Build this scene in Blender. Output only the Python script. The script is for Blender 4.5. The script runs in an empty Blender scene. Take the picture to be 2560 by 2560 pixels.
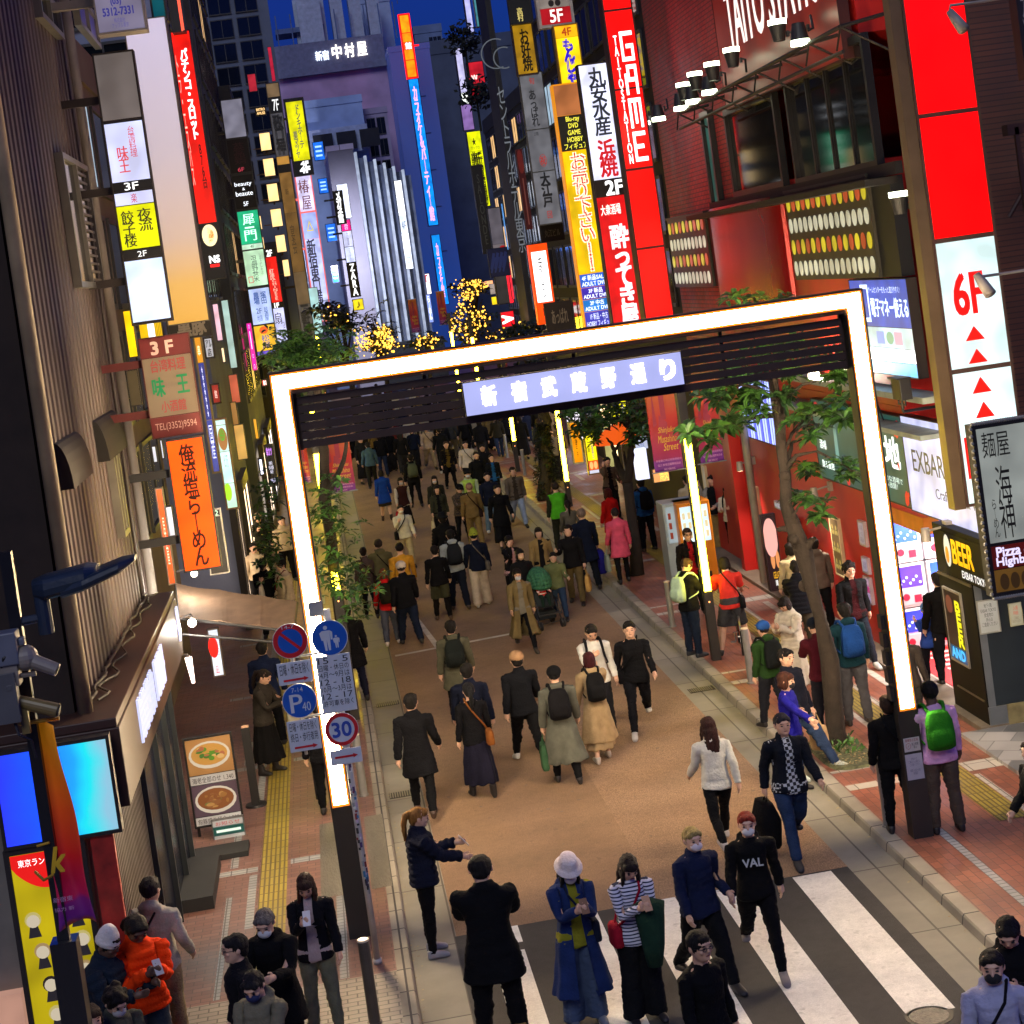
import bpy, bmesh, math, random
import numpy as np
from mathutils import Vector, Matrix, noise
R = math.radians
random.seed(7)
SC = bpy.context.scene
COL = SC.collection

# ------------------------------------------------------------------ camera
CR = Vector((0.98414427, -0.11072963, -0.13856044))
CU = Vector((0.14216264, 0.02528862, 0.98952022))
CF = Vector((0.10606521, 0.99352878, -0.04062927))
CH = 7.28413
FOC, PPX, PPY = 4600.0, 1280.0, 853.0
cam_d = bpy.data.cameras.new('camera')
cam = bpy.data.objects.new('camera', cam_d)
COL.objects.link(cam)
cam.matrix_world = Matrix(((CR.x, CU.x, -CF.x, 0), (CR.y, CU.y, -CF.y, 0), (CR.z, CU.z, -CF.z, CH), (0, 0, 0, 1)))
cam_d.sensor_width = 36.0
cam_d.lens = FOC / 2560 * 36
cam_d.shift_y = -(1280 - PPY) / 2560
cam_d.clip_start = 0.2
cam_d.clip_end = 3000
SC.camera = cam

# ------------------------------------------------------------------ dusk sky, fill sun, exposure
SUN_EL, SUN_ROT = R(-1.2), R(85)
w = bpy.data.worlds.new('World')
SC.world = w
w.use_nodes = True
wn = w.node_tree
sky = wn.nodes.new('ShaderNodeTexSky')
sky.sky_type = 'NISHITA'
sky.sun_disc = False
sky.sun_elevation = SUN_EL
sky.sun_rotation = SUN_ROT
sky.ozone_density = 8.0
bg = wn.nodes['Background']
wn.links.new(sky.outputs[0], bg.inputs[0])
bg.inputs[1].default_value = 1.1
sun_d = bpy.data.lights.new('sun', 'SUN')
sun = bpy.data.objects.new('sun', sun_d)
COL.objects.link(sun)
sun_d.energy = 0.8
sun_d.angle = R(25)
sun_d.color = (0.92, 0.95, 1.0)
sun.rotation_euler = (R(48), 0, R(-14))  # fill light from behind the camera, added apart from the sky's sun
vs = SC.view_settings
SC.display_settings.display_device = 'sRGB'
vs.view_transform = 'Standard'
vs.look = 'None'
vs.gamma = 1
vs.exposure = 0.35
SC.cycles.use_denoising = True
SC.cycles.max_bounces = 5
SC.cycles.diffuse_bounces = 3
SC.cycles.glossy_bounces = 3
SC.cycles.transmission_bounces = 2
SC.cycles.transparent_max_bounces = 4
SC.cycles.sample_clamp_indirect = 4.0
SC.cycles.caustics_reflective = False
SC.cycles.caustics_refractive = False

# ------------------------------------------------------------------ measuring: photograph pixel -> point of the place
def ray(x, y):
    return CF + CR * ((x - PPX) / FOC) - CU * ((y - PPY) / FOC)
def PG(x, y, z=0.0):
    d = ray(x, y); t = (z - CH) / d.z
    return Vector((t * d.x, t * d.y, z))
def PY(x, y, Y):
    d = ray(x, y); t = Y / d.y
    return Vector((t * d.x, Y, CH + t * d.z))
def PX(x, y, X):
    d = ray(x, y); t = X / d.x
    return Vector((X, t * d.y, CH + t * d.z))
def crop(ox, oy, s=.4451):
    return lambda x, y: (ox + x * s, oy + y * s)
C1 = crop(0, 0); C2 = crop(850, 0); C3 = crop(1700, 0); C4 = crop(0, 850); C5 = crop(850, 850)
C6 = crop(1700, 850); C7 = crop(0, 1700); C8 = crop(850, 1700); C9 = crop(1700, 1700)
Z1 = crop(520, 180, .207); Z2 = crop(520, 540, .207); Z3 = crop(760, 0, .2588); Z4 = crop(1000, 480, .2588)
Z5 = crop(300, 760, .2277); Z6 = crop(0, 1380, .2381); Z7 = crop(640, 1520, .2071); Z8 = crop(1400, 900, .207)
Z9 = crop(2260, 1280, .3106); ZA = crop(0, 1840, .3727); R4 = crop(2140, 1640, .2692)

# ------------------------------------------------------------------ materials
def lin(h):
    h = h.lstrip('#')
    o = []
    for i in (0, 2, 4):
        c = int(h[i:i + 2], 16) / 255
        o.append(c / 12.92 if c <= .04045 else ((c + .055) / 1.055) ** 2.4)
    return tuple(o)
_M = {}
def col(c):
    return lin(c) if isinstance(c, str) else c
def mat(c, rough=.7, var=.18, scale=3.0, bump=.0, bscale=40.0, metal=0.0, spec=.5, stretch=None):
    c = col(c)
    key = ('m', tuple(round(v, 4) for v in c), rough, var, scale, bump, bscale, metal, spec, stretch)
    if key in _M: return _M[key]
    m = bpy.data.materials.new('surface')
    m.use_nodes = True
    nt = m.node_tree
    b = nt.nodes['Principled BSDF']
    tc = nt.nodes.new('ShaderNodeTexCoord')
    src = tc.outputs['Object']
    if stretch:
        mp = nt.nodes.new('ShaderNodeMapping')
        mp.inputs['Scale'].default_value = stretch
        nt.links.new(src, mp.inputs[0]); src = mp.outputs[0]
    n = nt.nodes.new('ShaderNodeTexNoise')
    n.inputs['Scale'].default_value = scale
    n.inputs['Detail'].default_value = 5
    nt.links.new(src, n.inputs[0])
    mr = nt.nodes.new('ShaderNodeMapRange')
    mr.inputs[1].default_value = .3; mr.inputs[2].default_value = .7
    mr.inputs[3].default_value = 1 - var; mr.inputs[4].default_value = 1 + var
    nt.links.new(n.outputs[0], mr.inputs[0])
    mx = nt.nodes.new('ShaderNodeVectorMath'); mx.operation = 'SCALE'
    mx.inputs[0].default_value = c
    nt.links.new(mr.outputs[0], mx.inputs[3])
    nt.links.new(mx.outputs[0], b.inputs['Base Color'])
    b.inputs['Roughness'].default_value = rough
    b.inputs['Metallic'].default_value = metal
    b.inputs['Specular IOR Level'].default_value = spec
    if bump:
        n2 = nt.nodes.new('ShaderNodeTexNoise'); n2.inputs['Scale'].default_value = bscale; n2.inputs['Detail'].default_value = 4
        nt.links.new(src, n2.inputs[0])
        bp = nt.nodes.new('ShaderNodeBump'); bp.inputs['Strength'].default_value = bump; bp.inputs['Distance'].default_value = .02
        nt.links.new(n2.outputs[0], bp.inputs['Height']); nt.links.new(bp.outputs[0], b.inputs['Normal'])
    _M[key] = m
    return m
def emi(c, s=1.0, tubes=0.0, sample=False):
    """a lit face; tubes: unevenness of the lamps behind it"""
    c = col(c)
    key = ('e', tuple(round(v, 4) for v in c), s, tubes, sample)
    if key in _M: return _M[key]
    m = bpy.data.materials.new('lit_face')
    m.use_nodes = True
    nt = m.node_tree
    b = nt.nodes['Principled BSDF']
    b.inputs['Base Color'].default_value = (c[0] * .4, c[1] * .4, c[2] * .4, 1)
    b.inputs['Roughness'].default_value = .3
    b.inputs['Emission Color'].default_value = (*c, 1)
    b.inputs['Emission Strength'].default_value = s
    if tubes:
        tc = nt.nodes.new('ShaderNodeTexCoord')
        n = nt.nodes.new('ShaderNodeTexNoise'); n.inputs['Scale'].default_value = 2.2; n.inputs['Detail'].default_value = 1
        nt.links.new(tc.outputs['Object'], n.inputs[0])
        mr = nt.nodes.new('ShaderNodeMapRange')
        mr.inputs[1].default_value = .32; mr.inputs[2].default_value = .68
        mr.inputs[3].default_value = s * (1 - tubes); mr.inputs[4].default_value = s * (1 + tubes)
        nt.links.new(n.outputs[0], mr.inputs[0]); nt.links.new(mr.outputs[0], b.inputs['Emission Strength'])
    if not sample:
        m.cycles.emission_sampling = 'NONE'
    _M[key] = m
    return m
def ramp_mat(stops, axis='Z', lo=0, hi=1, emission=0, rough=.7, noise_amt=0.0, ns=4.0):
    """colour bands along one axis of the object: print, lit gradients, painted light"""
    m = bpy.data.materials.new('printed')
    m.use_nodes = True
    nt = m.node_tree
    b = nt.nodes['Principled BSDF']
    tc = nt.nodes.new('ShaderNodeTexCoord'); sp = nt.nodes.new('ShaderNodeSeparateXYZ')
    nt.links.new(tc.outputs['Object'], sp.inputs[0])
    mr = nt.nodes.new('ShaderNodeMapRange'); mr.inputs[1].default_value = lo; mr.inputs[2].default_value = hi
    nt.links.new(sp.outputs[axis], mr.inputs[0])
    fac = mr.outputs[0]
    if noise_amt:
        n = nt.nodes.new('ShaderNodeTexNoise'); n.inputs['Scale'].default_value = ns
        nt.links.new(tc.outputs['Object'], n.inputs[0])
        ma = nt.nodes.new('ShaderNodeMath'); ma.operation = 'MULTIPLY_ADD'; ma.inputs[1].default_value = noise_amt
        nt.links.new(n.outputs[0], ma.inputs[0]); nt.links.new(fac, ma.inputs[2]); fac = ma.outputs[0]
    rp = nt.nodes.new('ShaderNodeValToRGB')
    el = rp.color_ramp.elements
    while len(el) < len(stops): el.new(.5)
    for e, (p, c) in zip(el, sorted(stops)):
        e.position = p; e.color = (*col(c), 1)
    nt.links.new(fac, rp.inputs[0]); nt.links.new(rp.outputs[0], b.inputs['Base Color'])
    b.inputs['Roughness'].default_value = rough
    if emission:
        nt.links.new(rp.outputs[0], b.inputs['Emission Color']); b.inputs['Emission Strength'].default_value = emission
        m.cycles.emission_sampling = 'NONE'
    return m

# ------------------------------------------------------------------ things and parts
def tag(o, label=None, cat=None, group=None, kind=None):
    if label: o['label'] = label
    if cat: o['category'] = cat
    if group: o['group'] = group
    if kind: o['kind'] = kind
    return o
def empty(name, loc, rz=0.0, label=None, cat=None, group=None):
    o = bpy.data.objects.new(name, None)
    COL.objects.link(o); o.location = loc; o.rotation_euler = (0, 0, rz); o.empty_display_size = .2
    return tag(o, label, cat, group)
class MB:
    def __init__(s): s.v = []; s.f = []; s.m = []
    def face(s, pts, mi=0):
        n = len(s.v); s.v += [tuple(p) for p in pts]; s.f.append(tuple(range(n, n + len(pts)))); s.m.append(mi); return s
    def box(s, x0, x1, y0, y1, z0, z1, mi=0):
        n = len(s.v)
        s.v += [(x0, y0, z0), (x1, y0, z0), (x1, y1, z0), (x0, y1, z0), (x0, y0, z1), (x1, y0, z1), (x1, y1, z1), (x0, y1, z1)]
        for q in ((0, 3, 2, 1), (4, 5, 6, 7), (0, 1, 5, 4), (1, 2, 6, 5), (2, 3, 7, 6), (3, 0, 4, 7)):
            s.f.append(tuple(n + i for i in q)); s.m.append(mi)
        return s
    def prism(s, pts, d, mi=0):
        """closed outline (3D points) pushed along d"""
        n = len(s.v); k = len(pts); d = Vector(d)
        s.v += [tuple(p) for p in pts] + [tuple(Vector(p) + d) for p in pts]
        s.f.append(tuple(range(n, n + k))[::-1]); s.m.append(mi)
        s.f.append(tuple(range(n + k, n + 2 * k))); s.m.append(mi)
        for i in range(k):
            j = (i + 1) % k
            s.f.append((n + i, n + j, n + k + j, n + k + i)); s.m.append(mi)
        return s
    def tube(s, pts, r, n=8, mi=0, cap=True):
        pts = [Vector(p) for p in pts]
        rr = r if isinstance(r, (list, tuple)) else [r] * len(pts)
        base = len(s.v); a = None
        for i, p in enumerate(pts):
            t = (pts[min(i + 1, len(pts) - 1)] - pts[max(i - 1, 0)])
            t = t.normalized() if t.length > 1e-9 else Vector((0, 0, 1))
            if a is None: a = t.orthogonal().normalized()
            a = (a - t * a.dot(t)); a = a.normalized() if a.length > 1e-6 else t.orthogonal().normalized()
            b = t.cross(a)
            for k in range(n):
                w_ = 2 * math.pi * k / n
                s.v.append(tuple(p + (a * math.cos(w_) + b * math.sin(w_)) * rr[i]))
        for i in range(len(pts) - 1):
            for k in range(n):
                j = (k + 1) % n
                s.f.append((base + i * n + k, base + i * n + j, base + (i + 1) * n + j, base + (i + 1) * n + k)); s.m.append(mi)
        if cap:
            s.f.append(tuple(base + k for k in range(n))[::-1]); s.m.append(mi)
            e = base + (len(pts) - 1) * n
            s.f.append(tuple(e + k for k in range(n))); s.m.append(mi)
        return s
    def loft(s, rings, n=16, mi=0, axis='Z', cap=True, pw=2.0):
        """rings of (cx, cy, cz, rx, ry) across the axis, superellipse power pw"""
        base = len(s.v)
        for cx, cy, cz, rx, ry in rings:
            for k in range(n):
                a = 2 * math.pi * k / n
                ca, sa = math.cos(a), math.sin(a)
                u = math.copysign(abs(ca) ** (2 / pw), ca) * rx; v = math.copysign(abs(sa) ** (2 / pw), sa) * ry
                if axis == 'Z': s.v.append((cx + u, cy + v, cz))
                elif axis == 'Y': s.v.append((cx + u, cy, cz + v))
                else: s.v.append((cx, cy + u, cz + v))
        m_ = len(rings)
        for i in range(m_ - 1):
            for k in range(n):
                j = (k + 1) % n
                s.f.append((base + i * n + k, base + i * n + j, base + (i + 1) * n + j, base + (i + 1) * n + k)); s.m.append(mi)
        if cap:
            s.f.append(tuple(base + k for k in range(n))[::-1]); s.m.append(mi)
            e = base + (m_ - 1) * n
            s.f.append(tuple(e + k for k in range(n))); s.m.append(mi)
        return s
    def ball(s, c, r, n=10, m_=6, mi=0):
        c = Vector(c); r = r if isinstance(r, (list, tuple)) else (r, r, r)
        rings = []
        for i in range(m_ + 1):
            t = math.pi * (i / m_ * .98 + .01)
            rings.append((c.x, c.y, c.z - math.cos(t) * r[2], r[0] * math.sin(t), r[1] * math.sin(t)))
        return s.loft(rings, n, mi)
    def mesh(s, name, mats, smooth=False):
        me = bpy.data.meshes.new(name)
        me.from_pydata(s.v, [], s.f)
        for m_ in (mats if isinstance(mats, (list, tuple)) else [mats]): me.materials.append(m_)
        if any(s.m): me.polygons.foreach_set('material_index', s.m)
        if smooth: me.polygons.foreach_set('use_smooth', [True] * len(s.f))
        me.update()
        return me
    def build(s, name, mats, parent=None, smooth=False, bevel=0, loc=None):
        o = bpy.data.objects.new(name, s.mesh(name, mats, smooth))
        COL.objects.link(o)
        if parent: o.parent = parent
        if loc is not None: o.location = loc
        if bevel:
            b = o.modifiers.new('edge', 'BEVEL'); b.width = bevel; b.segments = 2; b.limit_method = 'ANGLE'
        return o
def structure(name, mb, m, **k):
    return tag(mb.build(name, m, **k), kind='structure')
def copy_tree(o, parent=None):
    c = o.copy(); COL.objects.link(c); c.parent = parent
    for ch in list(o.children): copy_tree(ch, c)
    return c

# ------------------------------------------------------------------ lettering (all converted in one go at the end)
_TEXT = []
def lettering(parent, s, rect, m, y=-.012, vertical=False, bold=.02, keep=False, ext=.0, slant=0.0, name='lettering', rot=0.0):
    """rect: (x0, z0, x1, z1) in the parent's own upright plane facing -Y"""
    cu = bpy.data.curves.new(name, 'FONT')
    if vertical: s = '\n'.join(c for c in s.replace('ー', '｜') if c != ' ')
    cu.body = s; cu.align_x = 'CENTER'; cu.size = 1; cu.shear = slant
    cu.resolution_u = 3
    if vertical: cu.space_line = .78
    o = bpy.data.objects.new('lettering_source', cu)
    COL.objects.link(o)
    _TEXT.append((o, parent, rect, m, y, keep, bold, name, rot))
def finish_lettering():
    bpy.context.view_layer.update()
    dg = bpy.context.evaluated_depsgraph_get()
    for o, parent, rect, m, y, keep, bold, name, rot in _TEXT:
        me = bpy.data.meshes.new_from_object(o.evaluated_get(dg))
        n = len(me.vertices)
        if n == 0: continue
        co = np.empty(n * 3); me.vertices.foreach_get('co', co); co = co.reshape(-1, 3)
        lo, hi = co.min(0), co.max(0)
        x0, z0, x1, z1 = rect
        sx = (x1 - x0) / max(hi[0] - lo[0], 1e-6); sz = (z1 - z0) / max(hi[1] - lo[1], 1e-6)
        if keep: sx = sz = min(sx, sz)
        cx, cz = (lo[0] + hi[0]) / 2, (lo[1] + hi[1]) / 2
        out = np.zeros_like(co)
        u = (co[:, 0] - cx) * sx; v = (co[:, 1] - cz) * sz
        if rot: u, v = u * math.cos(rot) - v * math.sin(rot), u * math.sin(rot) + v * math.cos(rot)
        out[:, 0] = u + (x0 + x1) / 2; out[:, 2] = v + (z0 + z1) / 2; out[:, 1] = y
        me.vertices.foreach_set('co', out.ravel())
        d = min(bold, .07) * min(sx, sz)
        if d > .002: # bolder strokes: the outline laid again a little to each side
            fs = [tuple(p.vertices) for p in me.polygons]; vv, ff = [], []
            for q, (a_, b_) in enumerate(((d, d), (-d, d), (d, -d), (-d, -d)) if bold > .015 else ((d, 0), (-d, 0))):
                ff += [tuple(i + q * n for i in f) for f in fs]
                vv += [tuple(p) for p in out + np.array((a_, -.0004 * q, b_))]
            me.clear_geometry(); me.from_pydata(vv, [], ff)
        me.materials.clear(); me.materials.append(m); me.update()
        t = bpy.data.objects.new(name, me); COL.objects.link(t); t.parent = parent
    for rec in _TEXT:
        cu = rec[0].data; bpy.data.objects.remove(rec[0]); bpy.data.curves.remove(cu)

BLK = mat('#17171a', .5, .2)
DKFR = mat('#241d1b', .5, .2)
STEEL = mat('#8b8d8e', .35, .15, metal=.8)
WHT = mat('#c9c9c4', .6, .1)
def sign(name, label, cat, tl, br, facing, plane, depth=.22, frame=None, fw=.03, panels=(), brackets=0, group=None, back=.0):
    """a lit box: tl, br photograph pixels, facing 'front' (plane = Y), 'right' wall (plane = X, looks to -X), 'left' wall (looks to +X).
    panels: (v0, v1, colour, strength, [(text, (u0,v0,u1,v1), colour, 'v'|'h', bold)])  u, v from the top left"""
    if facing == 'front':
        a, b = PY(*tl, plane), PY(*br, plane); w_, rz = b.x - a.x, 0.0
        loc = Vector((a.x, plane, b.z))
    elif facing == 'right':
        a, b = PX(*tl, plane), PX(*br, plane); w_, rz = a.y - b.y, -math.pi / 2
        loc = Vector((plane, a.y, b.z))
    else:
        a, b = PX(*tl, plane), PX(*br, plane); w_, rz = b.y - a.y, math.pi / 2
        loc = Vector((plane, a.y, b.z))
    h = a.z - b.z
    root = empty(name, loc, rz, label, cat, group)
    f = MB()
    f.box(0, w_, 0.0, depth, 0, h)
    for q in ((0, w_, -.02, 0, 0, fw), (0, w_, -.02, 0, h - fw, h), (0, fw, -.02, 0, fw, h - fw), (w_ - fw, w_, -.02, 0, fw, h - fw)):
        f.box(*q)
    prev = None
    for k in range(brackets):
        z = h * (k + .5) / brackets
        side = -1 if facing == 'front' and loc.x < 2.5 else 1
        x0, x1 = (-.5, 0) if side < 0 else (w_, w_ + .4)
        f.box(x0, x1, depth * .3, depth * .7, z - .05, z + .05)
    f.build('frame', frame or DKFR, root)
    iw, ih = w_ - 2 * fw, h - 2 * fw
    for p in panels:
        v0, v1, c, st, txt = p[:5]
        z1_, z0_ = h - fw - v0 * ih, h - fw - v1 * ih
        pb = MB().box(fw + .004, w_ - fw - .004, -.014, -.002, z0_ + .006, z1_ - .006)
        m_ = c if not isinstance(c, (str, tuple)) else (emi(c, st, .3, sample=(st >= .5 and iw * (z1_ - z0_) > .12)) if st > 0 else mat(c, .5, .1))
        pb.build('panel', m_, root)
        for t in txt:
            s_, (u0, tv0, u1, tv1), tc, mode = t[:4]
            bold = t[4] if len(t) > 4 else .015
            tm = emi(tc[1:], 1.3) if tc[0] == '*' else (emi(tc, .95) if st > 0 else mat(tc, .6, .05))
            lettering(root, s_, (fw + u0 * iw, z1_ - tv1 * (z1_ - z0_), fw + u1 * iw, z1_ - tv0 * (z1_ - z0_)), tm, y=-.019, vertical=(mode == 'v'), bold=bold, slant=.3 if mode == 's' else 0)
    root['w'] = w_; root['h'] = h
    return root
# ================================================================== THE GROUND
def brick_mat(c1, c2, cm, bw, rh, mortar=.012, off=.5, rough=.55, bump=.25, rot=0.0, stain=.25, sc=1.0, freq=2):
    m = bpy.data.materials.new('paving'); m.use_nodes = True
    nt = m.node_tree; b = nt.nodes['Principled BSDF']
    tc = nt.nodes.new('ShaderNodeTexCoord'); mp = nt.nodes.new('ShaderNodeMapping')
    mp.inputs['Rotation'].default_value = (0, 0, rot)
    nt.links.new(tc.outputs['Object'], mp.inputs[0])
    br = nt.nodes.new('ShaderNodeTexBrick')
    br.inputs['Color1'].default_value = (*col(c1), 1); br.inputs['Color2'].default_value = (*col(c2), 1); br.inputs['Mortar'].default_value = (*col(cm), 1)
    br.inputs['Scale'].default_value = sc; br.inputs['Brick Width'].default_value = bw; br.inputs['Row Height'].default_value = rh
    br.inputs['Mortar Size'].default_value = mortar; br.offset = off; br.offset_frequency = freq
    nt.links.new(mp.outputs[0], br.inputs[0])
    n = nt.nodes.new('ShaderNodeTexNoise'); n.inputs['Scale'].default_value = .9; n.inputs['Detail'].default_value = 6; n.inputs['Roughness'].default_value = .65
    nt.links.new(tc.outputs['Object'], n.inputs[0])
    mr = nt.nodes.new('ShaderNodeMapRange'); mr.inputs[1].default_value = .3; mr.inputs[2].default_value = .7; mr.inputs[3].default_value = 1 - stain; mr.inputs[4].default_value = 1 + stain
    nt.links.new(n.outputs[0], mr.inputs[0])
    mx = nt.nodes.new('ShaderNodeVectorMath'); mx.operation = 'SCALE'
    nt.links.new(br.outputs[0], mx.inputs[0]); nt.links.new(mr.outputs[0], mx.inputs[3]); nt.links.new(mx.outputs[0], b.inputs['Base Color'])
    mr2 = nt.nodes.new('ShaderNodeMapRange'); mr2.inputs[1].default_value = .3; mr2.inputs[2].default_value = .7; mr2.inputs[3].default_value = rough - .15; mr2.inputs[4].default_value = rough + .2
    nt.links.new(n.outputs[0], mr2.inputs[0]); nt.links.new(mr2.outputs[0], b.inputs['Roughness'])
    bp = nt.nodes.new('ShaderNodeBump'); bp.inputs['Strength'].default_value = bump; bp.inputs['Distance'].default_value = .01; bp.invert = True
    nt.links.new(br.outputs['Fac'], bp.inputs['Height']); nt.links.new(bp.outputs[0], b.inputs['Normal'])
    return m
def grain_mat(base, spread, fine=130, patch=1.1, rough=.85, bump=.5, patch_amt=.16, worn=None):
    """road surface: aggregate grain, broad wear patches, darker trodden streaks"""
    m = bpy.data.materials.new('road_surface'); m.use_nodes = True
    nt = m.node_tree; b = nt.nodes['Principled BSDF']
    tc = nt.nodes.new('ShaderNodeTexCoord')
    n1 = nt.nodes.new('ShaderNodeTexNoise'); n1.inputs['Scale'].default_value = fine; n1.inputs['Detail'].default_value = 3
    n2 = nt.nodes.new('ShaderNodeTexNoise'); n2.inputs['Scale'].default_value = patch; n2.inputs['Detail'].default_value = 7; n2.inputs['Roughness'].default_value = .68
    n4 = nt.nodes.new('ShaderNodeTexNoise'); n4.inputs['Scale'].default_value = 9; n4.inputs['Detail'].default_value = 5
    for n in (n1, n2, n4): nt.links.new(tc.outputs['Object'], n.inputs[0])
    rp = nt.nodes.new('ShaderNodeValToRGB'); c = np.array(col(base))
    rp.color_ramp.elements[0].position = .32; rp.color_ramp.elements[1].position = .68
    rp.color_ramp.elements[0].color = (*(c * (1 - spread)), 1); rp.color_ramp.elements[1].color = (*(c * (1 + spread)), 1)
    nt.links.new(n1.outputs[0], rp.inputs[0])
    mr = nt.nodes.new('ShaderNodeMapRange'); mr.inputs[1].default_value = .3; mr.inputs[2].default_value = .7; mr.inputs[3].default_value = 1 - patch_amt; mr.inputs[4].default_value = 1 + patch_amt
    nt.links.new(n2.outputs[0], mr.inputs[0])
    mr4 = nt.nodes.new('ShaderNodeMapRange'); mr4.inputs[1].default_value = .3; mr4.inputs[2].default_value = .7; mr4.inputs[3].default_value = .9; mr4.inputs[4].default_value = 1.1
    nt.links.new(n4.outputs[0], mr4.inputs[0])
    mu = nt.nodes.new('ShaderNodeMath'); mu.operation = 'MULTIPLY'; nt.links.new(mr.outputs[0], mu.inputs[0]); nt.links.new(mr4.outputs[0], mu.inputs[1])
    mx = nt.nodes.new('ShaderNodeVectorMath'); mx.operation = 'SCALE'
    nt.links.new(rp.outputs[0], mx.inputs[0]); nt.links.new(mu.outputs[0], mx.inputs[3])
    out = mx.outputs[0]
    if worn:
        mix = nt.nodes.new('ShaderNodeMix'); mix.data_type = 'RGBA'
        mm = nt.nodes.new('ShaderNodeMapRange'); mm.inputs[1].default_value = .58; mm.inputs[2].default_value = .72; mm.inputs[4].default_value = .75
        nt.links.new(n4.outputs[0], mm.inputs[0]); nt.links.new(mm.outputs[0], mix.inputs[0])
        nt.links.new(out, mix.inputs[6]); mix.inputs[7].default_value = (*col(worn), 1); out = mix.outputs[2]
    nt.links.new(out, b.inputs['Base Color'])
    b.inputs['Roughness'].default_value = rough
    bp = nt.nodes.new('ShaderNodeBump'); bp.inputs['Strength'].default_value = bump; bp.inputs['Distance'].default_value = .008
    nt.links.new(n1.outputs[0], bp.inputs['Height']); nt.links.new(bp.outputs[0], b.inputs['Normal'])
    return m
SW = .10
structure('ground', MB().face([(-900, -60, -.03), (900, -60, -.03), (900, 1500, -.03), (-900, 1500, -.03)]), grain_mat((.05, .05, .052), .3))
structure('road', MB().face([(.62, 20.2, 0), (5.12, 20.2, 0), (5.12, 190, 0), (.62, 190, 0)]), grain_mat((.25, .155, .09), .45, fine=80, patch=.55, patch_amt=.26, worn=(.15, .095, .06)))
structure('crossing_asphalt', MB().face([(.60, 2, 0), (5.12, 2, 0), (5.12, 20.2, 0), (.60, 20.2, 0)]), grain_mat((.040, .038, .036), .35, fine=110))
gut = brick_mat((.27, .25, .20), (.21, .195, .16), (.09, .08, .065), 2.0, .6, .012, 0, .7, .4, math.pi / 2, .28)
structure('gutter', MB().face([(.10, 2, -.004), (.62, 2, -.004), (.62, 190, -.004), (.10, 190, -.004)]).face([(5.12, 2, -.004), (5.68, 2, -.004), (5.68, 190, -.004), (5.12, 190, -.004)]), gut)
kerbm = brick_mat((.33, .30, .24), (.26, .235, .19), (.06, .055, .05), .62, 3.0, .012, 0, .75, .5, math.pi / 2, .3)
kb = MB()
for x0, x1, xe in ((.10, -.08, .115), (5.66, 5.86, 5.645)):
    s_ = 1 if x1 > x0 else -1
    prof = [(x0, -.02), (x0 + s_ * .02, .085), (x0 + s_ * .035, SW + .006), (x1, SW + .006), (x1, -.02)]
    kb.prism([(x, 2, z) for x, z in (prof if s_ > 0 else prof[::-1])], (0, 190, 0))
structure('kerb', kb, kerbm)
redb = brick_mat((.32, .115, .07), (.23, .085, .055), (.13, .06, .045), .205, .105, .005, .5, .42, .25, math.pi / 2, .32)
pinkb = brick_mat((.24, .125, .10), (.18, .09, .075), (.10, .065, .055), .205, .105, .005, .5, .45, .25, 0, .34)
beigeb = brick_mat((.34, .30, .245), (.28, .25, .205), (.13, .12, .1), .205, .105, .008, .5, .6, .3, 0, .22)
structure('pavement', MB().box(-9, -.08, 19.25, 190, -.02, SW), pinkb)
structure('pavement', MB().box(5.86, 16, 2, 190, -.02, SW), redb)
structure('pavement', MB().box(-9, -.08, 2, 19.25, -.02, SW), beigeb)
stonem = brick_mat((.50, .47, .41), (.43, .40, .35), (.16, .14, .12), .3, .3, .008, 0, .55, .3, 0, .2)
greys = brick_mat((.34, .35, .35), (.28, .29, .295), (.12, .12, .12), .2, .1, .008, 0, .55, .3, 0, .2)
def strip(x0, x1, y0, y1, lift=1): return [(x0, y0, SW + .004 * lift), (x1, y0, SW + .004 * lift), (x1, y1, SW + .004 * lift), (x0, y1, SW + .004 * lift)]
bs, bg_ = MB(), MB()
for k in range(9):
    y = 22.55 + 6.4 * k
    for a in ((5.88, 7.04, y, y + .23), (7.44, 8.3, y - .05, y + .36), (5.88, 6.95, y + .82, y + .92)): bs.face(strip(*a))
    bs.face(strip(6.95, 7.03, y + 1.4, y + 4.6)); bs.face(strip(7.44, 7.52, y - 3, y - .2)); bs.face(strip(7.9, 8.02, y - 2.2, y - .3))
for k in range(7):
    y = 23.45 + 5.2 * k
    for a in ((-2.45, -1.66, y, y + .2), (-1.24, -.82, y + .08, y + .28)): bg_.face(strip(*a))
    bg_.face(strip(-1.76, -1.66, y - 2.1, y - .12)); bg_.face(strip(-2.02, -1.92, y + .3, y + 1.8)); bg_.face(strip(-.7, -.6, y - 1.4, y - .05))
bg_.face(strip(6.30, 6.40, 15, 20.6)); bg_.face(strip(-.68, -.58, 19.27, 21.95)); bg_.face(strip(-2.02, -1.95, 19.3, 22.6))
structure('paving_band', bs, stonem); structure('paving_band', bg_, greys)
tact = brick_mat((.38, .29, .045), (.32, .24, .035), (.15, .11, .03), .30, .06, .012, 0, .55, .6, math.pi / 2, .22)
structure('tactile_paving', MB().face(strip(-1.62, -1.28, 19.4, 70, 2)), tact)
structure('tactile_paving', MB().face(strip(7.06, 7.42, 20.5, 90, 2)).face(strip(6.9, 9, 16.4, 17.3, 2)), tact)
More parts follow.
